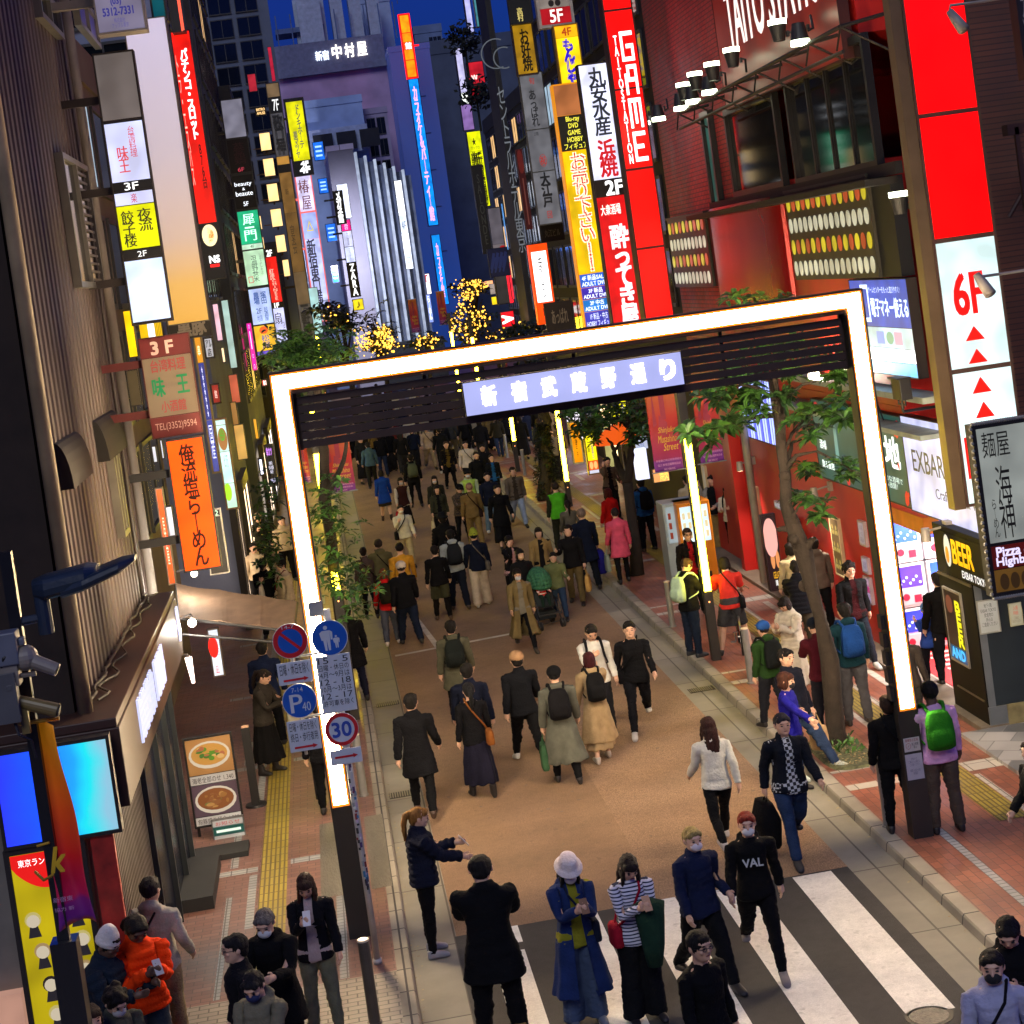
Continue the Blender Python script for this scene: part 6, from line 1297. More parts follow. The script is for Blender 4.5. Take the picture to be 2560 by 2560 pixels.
# near tree on the right pavement
B1 = Vector((6.33, 24.6, SW)); T1 = tree(B1, 'near leafy street tree with a crooked pruned trunk in the right tree pit', BARK)
q = lambda x, y, dy=0.0: PY(*C6(x, y), 24.6 + dy) - B1
tb_ = MB()
trunk = [Vector((0, 0, -.02)), q(838, 1800), q(790, 1560), q(745, 1380), q(700, 1200), q(640, 1060), q(600, 930), q(588, 760), q(575, 600), q(560, 420), q(545, 280), q(530, 190)]
tb_.tube([trunk[0], trunk[1] * .15] + trunk[1:], [.17, .13, .115, .105, .10, .105, .095, .08, .075, .07, .06, .05, .04], 12)
for pts, r0 in (([q(700, 1200), q(740, 1130, -.1), q(760, 1110, -.2)], .07), ([q(640, 1060), q(575, 1060, .1), q(555, 1075, .15)], .06), ([q(640, 1060), q(650, 1000, -.1), q(665, 920, -.15)], .03), ([q(590, 740), q(650, 650, -.15), q(760, 625, -.3)], .045), ([q(588, 700), q(620, 580, .2), q(680, 560, .3)], .04), ([q(570, 560), q(590, 330, -.1), q(690, 250, -.2), q(780, 230, -.3)], .04), ([q(560, 420), q(450, 430, .3), q(340, 440, .4), q(80, 500, .5)], .04), ([q(545, 330), q(430, 270, -.2), q(300, 235, -.3)], .035), ([q(545, 300), q(460, 330, .3), q(330, 330, .4)], .03), ([q(530, 190), q(480, 60, .1), q(400, -40, .2)], .03), ([q(530, 190), q(600, 60, .0), q(700, -60, .1)], .03), ([q(760, 625, -.3), q(900, 690, -.3), q(980, 740, -.3)], .02), ([q(575, 620), q(700, 430, .2), q(860, 350, .3)], .03)):
    limb(tb_, pts, r0, .012)
for i, v_ in enumerate(tb_.v):
    q_ = Vector(v_); tb_.v[i] = tuple(q_ + Vector((noise.noise(q_ * 5), noise.noise(q_ * 5 + Vector((9, 0, 0))), 0)) * .05 + Vector((noise.noise(q_ * 17), noise.noise(q_ * 17 + Vector((3, 0, 0))), 0)) * .025)
for z_, y_ in ((1120, -.1), (1075, .15), (760, 0), (1380, .1)): tb_.ball(q(700 if z_ > 1300 else 640 if z_ > 900 else 588, z_, y_), random.uniform(.07, .09), 10, 7)
tb_.build('trunk', BARK, T1, smooth=True)
cr = MB()
spots = [(660, 880), (700, 900), (790, 980), (760, 930), (700, 720), (720, 740), (690, 470), (640, 450), (600, 300), (620, 330), (760, 400), (740, 390), (870, 350), (900, 250), (830, 200), (880, 200), (900, 440), (860, 460), (720, 540), (760, 520), (420, 330), (400, 300), (390, 240), (290, 220), (260, 240), (210, 330), (190, 300), (150, 300), (240, 470), (220, 500), (130, 520), (60, 510), (40, 530), (330, 450), (300, 470), (180, 560), (910, 690), (970, 740), (950, 780), (280, 290), (350, 350), (450, 400), (550, 140), (500, 110), (650, 180), (580, 200), (700, 60), (760, 120), (850, 120), (900, 80), (400, 100), (300, 140), (250, 160), (350, 200), (460, 200), (820, 40), (650, 20), (940, 160), (920, 330), (560, 60)]
for x, y in spots:
    for k in range(3): rosette(cr, q(x + random.gauss(0, 20), y + random.gauss(0, 16), random.uniform(-.5, .5)), random.randint(8, 11), .22)
for x, y in ((260, 1690), (300, 1665), (345, 1660), (390, 1680), (430, 1690), (460, 1670), (600, 1665), (560, 1680), (640, 1690), (680, 1690), (350, 1720), (560, 1720)):
    v = PY(*C3(x, y), 24.6 + random.uniform(-.4, .4)) - B1; rosette(cr, v, 8, .2)
cr.build('crown', LEAF, T1)
gr = MB()
for k in range(60):
    p = Vector((random.uniform(-.3, .25), random.uniform(-.7, .5), .06)); leaf(gr, p, Vector((random.gauss(0, .5), random.gauss(0, .5), 1)), Vector((0, 1, 0)), .14, .03, random.randrange(2))
tag(gr.build('weeds', LEAF, loc=B1), kind='stuff', label='tufts of weeds in the tree pit')
# forked tree farther along
B2 = PG(*C5(1670, 1320), SW); T2 = tree(B2, 'forked street tree beside the vending machines with a wide dark crown', BARKD)
q2 = lambda x, y, dy=0.0: PY(*Z8(x, y), B2.y + dy) - B2
tb_ = MB()
tb_.tube([Vector((0, 0, -.02)), q2(905, 2180), q2(870, 1932), q2(830, 1600), q2(815, 1480)], [.17, .13, .12, .115, .12], 10)
for pts, r0 in (([q2(815, 1480), q2(850, 1200), q2(865, 1000), q2(850, 820), q2(790, 640), q2(800, 520)], .10), ([q2(815, 1480), q2(720, 1300, .3), q2(655, 1120, .5), q2(630, 1010, .5), q2(560, 940, .4)], .10), ([q2(865, 900), q2(900, 700, -.3), q2(980, 560, -.4)], .05), ([q2(850, 820), q2(700, 700, .4), q2(480, 710, .8), q2(350, 700, 1)], .05), ([q2(860, 1000), q2(960, 1000, .2), q2(1040, 960, .3)], .035), ([q2(655, 1100, .5), q2(720, 1000, .3), q2(800, 960, 0)], .04), ([q2(830, 1350), q2(790, 1200), q2(770, 1100)], .05)):
    limb(tb_, pts, r0, .015)
tb_.build('trunk', BARKD, T2, smooth=True)
cr = MB()
for k in range(190):
    a, rr = random.uniform(0, 6.28), random.uniform(0, 1) ** .5
    x, y = 430 + 430 * rr * math.cos(a), 600 + 210 * rr * math.sin(a)
    if k % 3 == 0: x, y = 940 + 110 * rr * math.cos(a), 680 + 260 * rr * math.sin(a)
    if k % 7 == 0: x, y = 330 + 180 * math.cos(a) * rr, 860 + 90 * rr * math.sin(a)
    rosette(cr, q2(x, y, random.uniform(-1.5, 1.5)), random.randint(7, 9), .22)
for x, y in ((860, 1010), (880, 980), (450, 1000), (1060, 950), (840, 900)):
    for k in range(3): rosette(cr, q2(x + random.gauss(0, 20), y + random.gauss(0, 15)), 8, .2)
cr.build('crown', LEAF, T2)
# ivy clad trunk
B3 = PG(*C5(1150, 900), SW); T3 = tree(B3, 'dark ivy wrapped tree trunk near the small yellow light poles', BARKD)
q3 = lambda x, y, dy=0.0: PY(*C5(x, y), B3.y + dy) - B3
tb_ = MB(); limb(tb_, [Vector((0, 0, 0)), q3(1165, 700), q3(1150, 500), q3(1140, 330), q3(1120, 150)], .22, .09)
tb_.build('trunk', BARKD, T3, smooth=True)
cr = MB()
for k in range(220):
    t = random.uniform(0, 1) ** .7; p = q3(1165 - 30 * t, 890 - 420 * t); a = random.uniform(0, 6.28)
    rr = .36 * (1 - .55 * t)
    rosette(cr, p + Vector((math.cos(a) * rr, math.sin(a) * rr, 0)), 5, .15)
for k in range(90):
    rosette(cr, q3(1120 + random.gauss(0, 60), 190 + random.gauss(0, 60), random.gauss(0, 1)), 8, .25)
cr.build('crown', [leaf_mat('#141f0f'), leaf_mat('#1b2a14'), leaf_mat('#0f170c')], T3)
# left tree and the climbing plant under it
B4 = PG(868, 1790, SW); T4 = tree(B4, 'leafy tree growing round the left light pole, its crown above the gate corner', BARK)
q4 = lambda x, y, Y_=26.5: PY(x, y, Y_) - B4
tb_ = MB()
limb(tb_, [Vector((0, 0, 0)), q4(838, 1440, B4.y), q4(815, 1250, 28), q4(800, 1080, 27), q4(790, 950)], .11, .06)
limb(tb_, [q4(815, 1250, 28), q4(860, 1150, 27), q4(880, 1050)], .05, .02); limb(tb_, [q4(790, 950), q4(830, 880), q4(850, 860)], .04, .015); limb(tb_, [q4(790, 950), q4(720, 890), q4(690, 880)], .04, .015)
tb_.build('trunk', BARK, T4, smooth=True)
cr = MB()
for k in range(240):
    x, y = 770 + random.gauss(0, 48), 885 + random.gauss(0, 26)
    x = min(max(x, 665), 880)
    rosette(cr, q4(x, y, 26.3 + random.uniform(-1, 1.2)), 8, .14)
for k in range(85):
    t = random.random()
    rosette(cr, q4(800 + 70 * t + random.gauss(0, 34), 1190 + 300 * t + random.gauss(0, 20), 26.6 + random.uniform(-.6, 1.0) + 1.2 * t), random.randint(6, 8), .14)
for k in range(30):
    rosette(cr, q4(895 + random.gauss(0, 26), 1480 + random.gauss(0, 40), 27.6 + random.uniform(-.6, .6)), 7, .15)
cr.build('crown', LEAF, T4)
cr = MB(); pl = empty('potted_shrub', PG(640, 1500, SW), 0, 'sparse olive shrub left of the bright gate post', 'shrub')
for k in range(70): rosette(cr, PY(668 + random.gauss(0, 14), 1350 + random.gauss(0, 75), 37 + random.gauss(0, .4)) - pl.location, 6, .17)
cr.build('foliage', LEAF, pl)
MB().tube([(0, 0, 0), PY(665, 1380, 37) - pl.location], .03, 6).loft([(0, 0, 0, .3, .3), (0, 0, .45, .36, .36)], 14).build('pot', BARKD, pl)
# far trees with strings of warm lights
BULB = emi('#ffb840', 2.6)
def far_tree(cx, cy, sx, sy, Y_, n, nl, label, base=None, dark=True):
    b0 = Vector((PY(cx, cy, Y_).x, Y_, SW)); r = tree(b0, label, BARKD, group=None)
    c0 = PY(cx, cy, Y_) - b0; s_ = Y_ / FOC
    tb = MB(); limb(tb, [Vector((0, 0, 0)), Vector((.1, 0, c0.z * .6)), c0], .14, .06)
    for k in range(5): limb(tb, [c0 * .7, c0 + Vector((random.uniform(-1, 1) * sx * s_, random.uniform(-1, 1), random.uniform(-.3, .9) * sy * s_))], .06, .02)
    tb.build('trunk', BARKD, r, smooth=True)
    cr = MB(); lm = MB()
    lob = [(random.uniform(-.7, .7), random.uniform(-.7, .7)) for _ in range(7)]
    for k in range(n):
        lx, ly = random.choice(lob)
        rosette(cr, c0 + Vector(((lx + random.gauss(0, .27)) * sx * s_, random.gauss(0, .9), (ly + random.gauss(0, .27)) * sy * s_)), 6, .34)
    cr.build('crown', [leaf_mat('#141d0e'), leaf_mat('#24301a'), leaf_mat('#1a2412')], r)
    if nl:
        for k in range(nl):
            lx, ly = random.choice(lob[:5])
            p = c0 + Vector(((lx + random.gauss(0, .22)) * sx * s_, random.gauss(0, .9) - .7, (ly + random.gauss(0, .25)) * sy * s_))
            lm.ball(p, random.choice((.022, .03, .03, .045, .06)), 6, 4)
        tag(lm.build('light_string', BULB, r), kind='stuff')
far_tree(945, 830, 60, 62, 82, 90, 240, 'far tree thick with warm string lights, left of the blue sign tower')
far_tree(850, 800, 55, 38, 70, 110, 25, 'dark bushy far tree above the beam, with few lights')
far_tree(1172, 722, 42, 28, 92, 45, 130, 'far tree with a round clump of string lights under the dark tower')
far_tree(1165, 800, 55, 60, 86, 70, 170, 'far tree with string lights trailing down, right of the blue signs')
far_tree(1060, 850, 40, 30, 88, 30, 50, 'small far tree with scattered lights right above the gate beam')
far_tree(1320, 830, 60, 40, 66, 70, 8, 'dull far tree above the beam beside the glowing white sign')
far_tree(1235, 850, 40, 35, 90, 35, 60, 'farthest small lit tree among the red banners')

# ================================================================== NEAR LEFT POLE, LAMP, CAMERAS
SLX = 14.5
b0 = PY(205, 2640, SLX); b0.z = SW
sl = empty('street_lamp', b0, 0, 'dark blue street lamp with a flat head on a black pole at the left edge', 'street lamp')
rp = lambda x, y, dy=0.0: PY(x, y, SLX + dy) - b0
t_ = rp(10, 1380)
MB().box(-.045, .045, -.045, .045, 2.3, t_.z).box(-.10, .10, -.10, .10, 0, 2.48).box(-.12, .12, -.12, .12, 0, .06).build('pole', mat('#14131a', .35, .2, 2), sl)
a_ = rp(*Z6(150, 745)); h0, h1 = rp(*Z6(350, 420)), rp(*Z6(1440, 215))
MB().tube([Vector((0, 0, a_.z)), Vector((rp(*Z6(470, 700)).x, 0, a_.z + .01))], .035, 10).tube([Vector((rp(*Z6(470, 700)).x, 0, a_.z - .12)), Vector((rp(*Z6(470, 700)).x, 0, a_.z + .25))], .06, 12).build('arm', mat('#1f2c40', .5, .2), sl)
hx0, hx1, hz = h0.x, h1.x, h0.z
hd = MB()
hd.loft([(hx0, .05, hz + .02, .10, .07), (hx0 + .1, .05, hz + .02, .2, .095), (hx0 + .42, .05, hz + .06, .24, .09), (hx0 + .5, .05, hz + .07, .17, .06)], 18, axis='X', pw=3.2)
hd.loft([(hx0 + .22, .05, hz - .02, .2, .055), (hx0 + .40, .05, hz + .02, .26, .06), (hx1 - .12, .05, hz + .1, .22, .05), (hx1, .05, hz + .14, .1, .02)], 18, axis='X', pw=3.5)
hd.build('lamp_head', mat('#1d2a3a', .45, .3, 3, .2, 20), sl, smooth=False)
def camera_thing(px, Y_, label, kind):
    p = PY(*px, Y_); r = empty('security_camera', p, 0, label, 'security camera')
    if kind == 'box':
        MB().box(-.28, .1, -.1, .1, -.13, .12).box(.1, .15, -.05, .05, .0, .06).build('housing', mat('#5d616e', .5, .2), r, bevel=.012)
    elif kind == 'dome':
        MB().box(-.16, -.02, -.08, .1, -.16, .12).ball((.04, 0, .03), .1, 16, 10).tube([(.1, -.03, .0), (.27, -.06, -.09)], [.055, .05], 14).tube([(-.1, 0, -.1), (.1, 0, -.1)], .02, 6).build('housing', mat('#7c746c', .4, .2), r, smooth=False)
        MB().tube([(.271, -.0605, -.091), (.276, -.061, -.094)], .035, 12).build('lens', BLK, r)
    else:
        MB().tube([(-.16, .02, .06), (.17, -.04, -.06)], [.05, .055], 16).box(-.12, -.06, -.03, .03, -.2, .05).build('housing', mat('#6d5d38', .4, .2), r, smooth=False)
        MB().tube([(.171, -.041, -.061), (.18, -.042, -.064)], .045, 14).build('lens', BLK, r)
camera_thing(Z6(60, 1000), 14.3, 'pale box shaped camera housing at the left edge below the street lamp', 'box')
camera_thing(Z6(220, 1160), 14.3, 'white dome camera with a short barrel below the street lamp', 'dome')
camera_thing(Z6(370, 1610), 14.3, 'brownish bullet camera pointing to the street above the near banner', 'bullet')
jb = empty('junction_box', PY(*Z6(110, 1510), 14.25), 0, 'grey plastic junction box beside the bullet camera', 'box')
MB().box(-.1, .06, -.06, .06, -.2, .18).box(-.01, .03, -.065, -.06, .05, .09).build('case', mat('#505054', .5, .2), jb, bevel=.01)
MB().tube([(0, 0, -.2), (.03, -.05, -.3), (.1, 0, -.36), (.12, 0, -.5)], .012, 6).tube([(-.05, 0, .18), (.0, -.05, .3), (.08, 0, .36)], .012, 6).build('cable', BLK, jb)
# banner on the near pole: hangs edge on, curling
a, c_ = PY(*C7(165, 255), 14.45), PY(*C7(420, 1390), 14.45)
nb = empty('street_banner', (a.x, 14.45, c_.z), 0, 'near orange to purple festival banner curling beside the black pole, left edge', 'banner', 'festival banners on the light poles')
mb = MB(); n, m_ = 12, 30; hh_ = a.z - c_.z
for j in range(m_ + 1):
    for i in range(n + 1):
        u = i / n; zz_ = j / m_
        mb.v.append((u * (.21 + .06 * (1 - zz_)) + .015 * math.sin(zz_ * 9 + u * 3), .16 * math.sin(u * 2.6 + zz_ * 1.3) - .05, hh_ * zz_ + .02 * math.sin(u * 3)))
for j in range(m_):
    for i in range(n):
        k = j * (n + 1) + i; mb.f.append((k, k + 1, k + n + 2, k + n + 1)); mb.m.append(0)
o = mb.build('cloth', ramp_mat([(0, '#9a4a38'), (.06, '#8a3a2a'), (.08, '#5a1a70'), (.17, '#6a1c6a'), (.2, '#a01648'), (.4, '#b81c20'), (.62, '#d04a1a'), (1, '#e08c1a')], 'Z', 0, hh_, .12, .5, .12, 4), nb, smooth=True)
o.modifiers.new('thickness', 'SOLIDIFY').thickness = .004
MB().tube([(-.08, .02, hh_ + .02), (.24, -.06, hh_ + .03)], .016, 8).tube([(-.08, 0, hh_ * .42), (.02, -.02, hh_ * .43)], .01, 6).tube([(-.14, .1, hh_ * .28), (-.05, -.1, hh_ * .27), (.02, -.05, hh_ * .28)], .012, 6).build('rod', mat('#b08a20', .5), nb)
lettering(nb, 'k', (.02, hh_ * .30, .14, hh_ * .42), mat('#c9a21e', .5), y=-.12, slant=.3)
lettering(nb, '新宿東', (.0, hh_ * .155, .15, hh_ * .18), mat('#b48ab0', .5), y=-.12); lettering(nb, '協力 新', (.0, hh_ * .11, .15, hh_ * .13), mat('#b48ab0', .5), y=-.12)

# ================================================================== BICYCLE AND PUSHCHAIR
def bicycle(loc, rz, label):
    r = empty('bicycle', loc, rz, label, 'bicycle')
    rub = mat('#141414', .7); met = mat('#8a8a88', .3, .1, metal=.8); red = mat('#7a1c18', .4)
    for y in (-.52, .52):
        w_ = MB(); ring = [(0, y + .31 * math.cos(k * math.pi / 12), .33 + .31 * math.sin(k * math.pi / 12)) for k in range(25)]
        wo = w_.tube(ring, .019, 6).build('wheel', rub, r)
        s_ = MB().tube([(0, y + .29 * math.cos(k * math.pi / 12), .33 + .29 * math.sin(k * math.pi / 12)) for k in range(25)], .009, 5)
        for k in range(12): s_.tube([(0, y, .33), (0, y + .285 * math.cos(k * .5236), .33 + .285 * math.sin(k * .5236))], .0025, 4)
        s_.tube([(-.05, y, .33), (.05, y, .33)], .02, 8).build('rim', met, wo)
        MB().tube([(0, y + .345 * math.cos(k * .25 + .5), .33 + .345 * math.sin(k * .25 + .5)) for k in range(9)], .018, 6).build('mudguard', met, r)
    f = MB()
    for a, b in (((0, -.36, .78), (0, -.02, .3)), ((0, .18, .80), (0, -.02, .3)), ((0, -.33, .72), (0, .14, .55)), ((0, .16, .68), (0, .52, .33)), ((0, -.02, .3), (0, .52, .33)), ((0, -.38, .86), (0, -.46, .5))): f.tube([a, b], .018, 8)
    for s_ in (-.05, .05): f.tube([(s_, -.45, .55), (s_, -.52, .33)], .01, 6)
    f.build('frame', red, r)
    MB().tube([(0, -.38, .84), (0, -.36, 1.0)], .014, 8).tube([(-.27, -.12, 1.02), (-.22, -.3, 1.04), (0, -.37, 1.0), (.22, -.3, 1.04), (.27, -.12, 1.02)], .012, 8).build('handlebar', met, r)
    MB().loft([(0, .32, .88, .10, .035), (0, .22, .89, .10, .04), (0, .08, .90, .045, .03), (0, .0, .9, .03, .02)], 12, axis='Y').tube([(0, .19, .78), (0, .2, .87)], .014, 8).build('saddle', rub, r)
    MB().tube([(-.11, -.02, .3), (.11, -.02, .3)], .012, 6).tube([(.08, -.02, .3), (.08, .08, .16)], .01, 6).tube([(-.08, -.02, .3), (-.08, -.12, .44)], .01, 6).box(.08, .17, .05, .11, .15, .17).box(-.17, -.08, -.15, -.09, .43, .45).build('pedal', met, r)
    bk = MB()
    for k in range(9):
        x = -.16 + k * .04; bk.tube([(x, -.66, .72), (x, -.66, .94)], .004, 4); bk.tube([(x, -.44, .72), (x, -.44, .94)], .004, 4)
    for z in (.72, .83, .94): bk.tube([(-.17, -.44, z), (.17, -.44, z), (.17, -.66, z), (-.17, -.66, z), (-.17, -.44, z)], .006, 4)
    bk.build('basket', met, r)
    return r
pb = PG(*C6(345, 1735), SW)
bicycle(pb, R(170), 'city bicycle with a basket held by the man in the red shirt')
ps = PG(*C5(1165, 1610), 0)
pc = empty('pushchair', ps, R(12), 'folding pushchair with a green hood and dark basket, rolling toward the crossing', 'pushchair')
fr_ = MB()
for s_ in (-.24, .24):
    fr_.tube([(s_, .42, 1.0), (s_, .1, .55), (s_, -.28, .12)], .015, 8).tube([(s_, -.2, .55), (s_, .1, .55), (s_, .34, .12)], .015, 8).tube([(s_, -.2, .55), (s_, -.33, .3)], .012, 8)
fr_.tube([(-.24, .42, 1.0), (.24, .42, 1.0)], .018, 8).tube([(-.24, -.28, .12), (.24, -.28, .12)], .012, 8).tube([(-.24, -.33, .3), (.24, -.33, .3)], .02, 8)
fr_.build('frame', BLK, pc)
for x in (-.24, .24):
    for y in (-.3, .36):
        for e in (-.025, .025):
            w_ = MB().tube([(x + e, y + .075 * math.cos(k * .5236), .09 + .075 * math.sin(k * .5236)) for k in range(13)], .016, 6).loft([(x + e - .01, y, .09, .05, .05), (x + e + .01, y, .09, .05, .05)], 12, axis='X').build('wheel', mat('#2a2a2c', .6), pc)
MB().loft([(0, .0, .42, .2, .2), (0, .05, .5, .21, .2), (0, .16, .75, .21, .09), (0, .22, .98, .2, .06)], 16, pw=3).build('seat', mat('#182022', .8), pc, smooth=True)
hm = MB(); rings = []
for k in range(9):
    a = R(-15 + 14 * k); rings.append([(.25 * math.cos(t * math.pi / 10) , .18 - .36 * math.sin(t * math.pi / 10) * math.cos(a), .86 + .34 * math.sin(t * math.pi / 10) * math.sin(a)) for t in range(11)])
for k in range(8):
    for t in range(10): hm.face([rings[k][t], rings[k][t + 1], rings[k + 1][t + 1], rings[k + 1][t]])
ho = hm.build('hood', mat('#2f6a4a', .7, .2), pc, smooth=True); ho.modifiers.new('thickness', 'SOLIDIFY').thickness = .01
MB().box(-.2, .2, -.1, .3, .16, .34).build('basket', mat('#10181c', .8), pc, bevel=.03)
# ================================================================== PEOPLE: one modelled body and wardrobe, posed by its skeleton
A25 = R(25)
def armp(s, t): # point along the hanging arm, t metres from the shoulder
    return Vector((s * (.175 + math.sin(A25) * t), .012 - .02 * t, 1.40 - math.cos(A25) * t))
JO = {0: (0, 0, .95), 1: (0, 0, 1.06), 2: (0, .012, 1.44), 3: (0, .005, 1.52)}
PAR = {0: -1, 1: 0, 2: 1, 3: 2}
SEG = {0: ((0, 0, .86), (0, 0, 1.02), .13), 1: ((0, 0, 1.08), (0, 0, 1.40), .13), 2: ((0, .01, 1.45), (0, .005, 1.51), .05), 3: ((0, 0, 1.57), (0, 0, 1.68), .09)}
for s, a, l in ((1, 4, 10), (-1, 7, 13)):
    JO[a], JO[a + 1], JO[a + 2] = armp(s, 0), armp(s, .28), armp(s, .52)
    PAR[a], PAR[a + 1], PAR[a + 2] = 1, a, a + 1
    SEG[a], SEG[a + 1], SEG[a + 2] = (armp(s, .03), armp(s, .28), .05), (armp(s, .28), armp(s, .52), .04), (armp(s, .52), armp(s, .70), .03)
    JO[l], JO[l + 1], JO[l + 2] = (s * .09, 0, .90), (s * .10, -.005, .50), (s * .105, .01, .08)
    PAR[l], PAR[l + 1], PAR[l + 2] = 0, l, l + 1
    SEG[l], SEG[l + 1], SEG[l + 2] = ((s * .09, 0, .86), (s * .10, 0, .50), .08), ((s * .10, 0, .50), (s * .105, .01, .08), .055), ((s * .105, .03, .04), (s * .115, -.14, .03), .035)
def weights(V, skirt=False):
    D = np.empty((len(V), 16))
    for i, (a, b, r_) in SEG.items():
        a, b = np.array(a), np.array(b); ab = b - a
        t = np.clip(((V - a) @ ab) / (ab @ ab), 0, 1)[:, None]
        D[:, i] = np.linalg.norm(V - (a + t * ab), axis=1) - r_
    D -= D.min(1, keepdims=True)
    W = np.exp(-D / .026); W[W < .03] = 0
    W /= W.sum(1, keepdims=True)
    if skirt:
        arm = W[:, 4:10].sum(1)
        k = np.clip((.99 - V[:, 2]) / .12, 0, 1) * (arm < .35)
        f = np.clip((V[:, 0] + .14) / .28, 0, 1); f = f * f * (3 - 2 * f)
        leg = np.clip(.35 + (.9 - V[:, 2]) * .5, .35, .62)
        S = np.zeros_like(W); S[:, 0] = 1 - leg; S[:, 10] = leg * f; S[:, 13] = leg * (1 - f)
        W = W * (1 - k[:, None]) + S * k[:, None]
    return W
def torso(b, dx, dy, z0, hem=None, n=24, shoulder=1.0):
    rings = [(0, .0, .93, .165, .115), (0, 0, 1.0, .158, .11), (0, 0, 1.08, .146, .102), (0, 0, 1.18, .152, .108), (0, -.004, 1.28, .165, .117), (0, 0, 1.36, .168, .108), (0, .006, 1.415, .14, .085), (0, .012, 1.455, .072, .064), (0, .012, 1.475, .056, .056)]
    rings = [r_ for r_ in rings if r_[2] >= z0]
    rr = [(c[0], c[1], c[2], c[3] + dx, c[4] + dy) if c[2] < 1.43 else (c[0], c[1], c[2], c[3] + dx * .35, c[4] + dy * .35) for c in rings]
    if hem: rr = [(0, .0, z, rx, ry) for z, rx, ry in hem] + rr
    b.loft(rr, n, pw=2.4)
    for s in (-1, 1): b.ball((s * .155, .008, 1.385), (.058 + dx * .6, .056 + dy * .5, .054), 14, 8)
def sleeves(b, e, length=.53, cuff=0.0):
    for s in (-1, 1):
        ts = [0, .06, .14, .22, .28, .36, .44, length]
        rr = [.060, .060, .054, .049, .047, .044, .038, .034]
        pts = [armp(s, t) for t in ts if t <= length]
        b.tube(pts, [r_ + e + (cuff if i == len(pts) - 1 else 0) for i, r_ in enumerate(rr[:len(pts)])], 14)
def legs(b, radii, z0=.075, hipx=.012, hipy=.012, top=1.02):
    for s in (-1, 1):
        zs = [z0, .20, .34, .50, .62, .76, .88]
        b.loft([(s * (.105 - .012 * (z - .1)), .008, z, r_, r_ * 1.05) for z, r_ in zip(zs, radii)], 16)
    b.loft([(0, .004, .84, .155 + hipx, .108 + hipy), (0, .004, .93, .166 + hipx, .118 + hipy), (0, 0, top, .146 + hipx * .5, .103 + hipy * .5)], 22, pw=2.4)
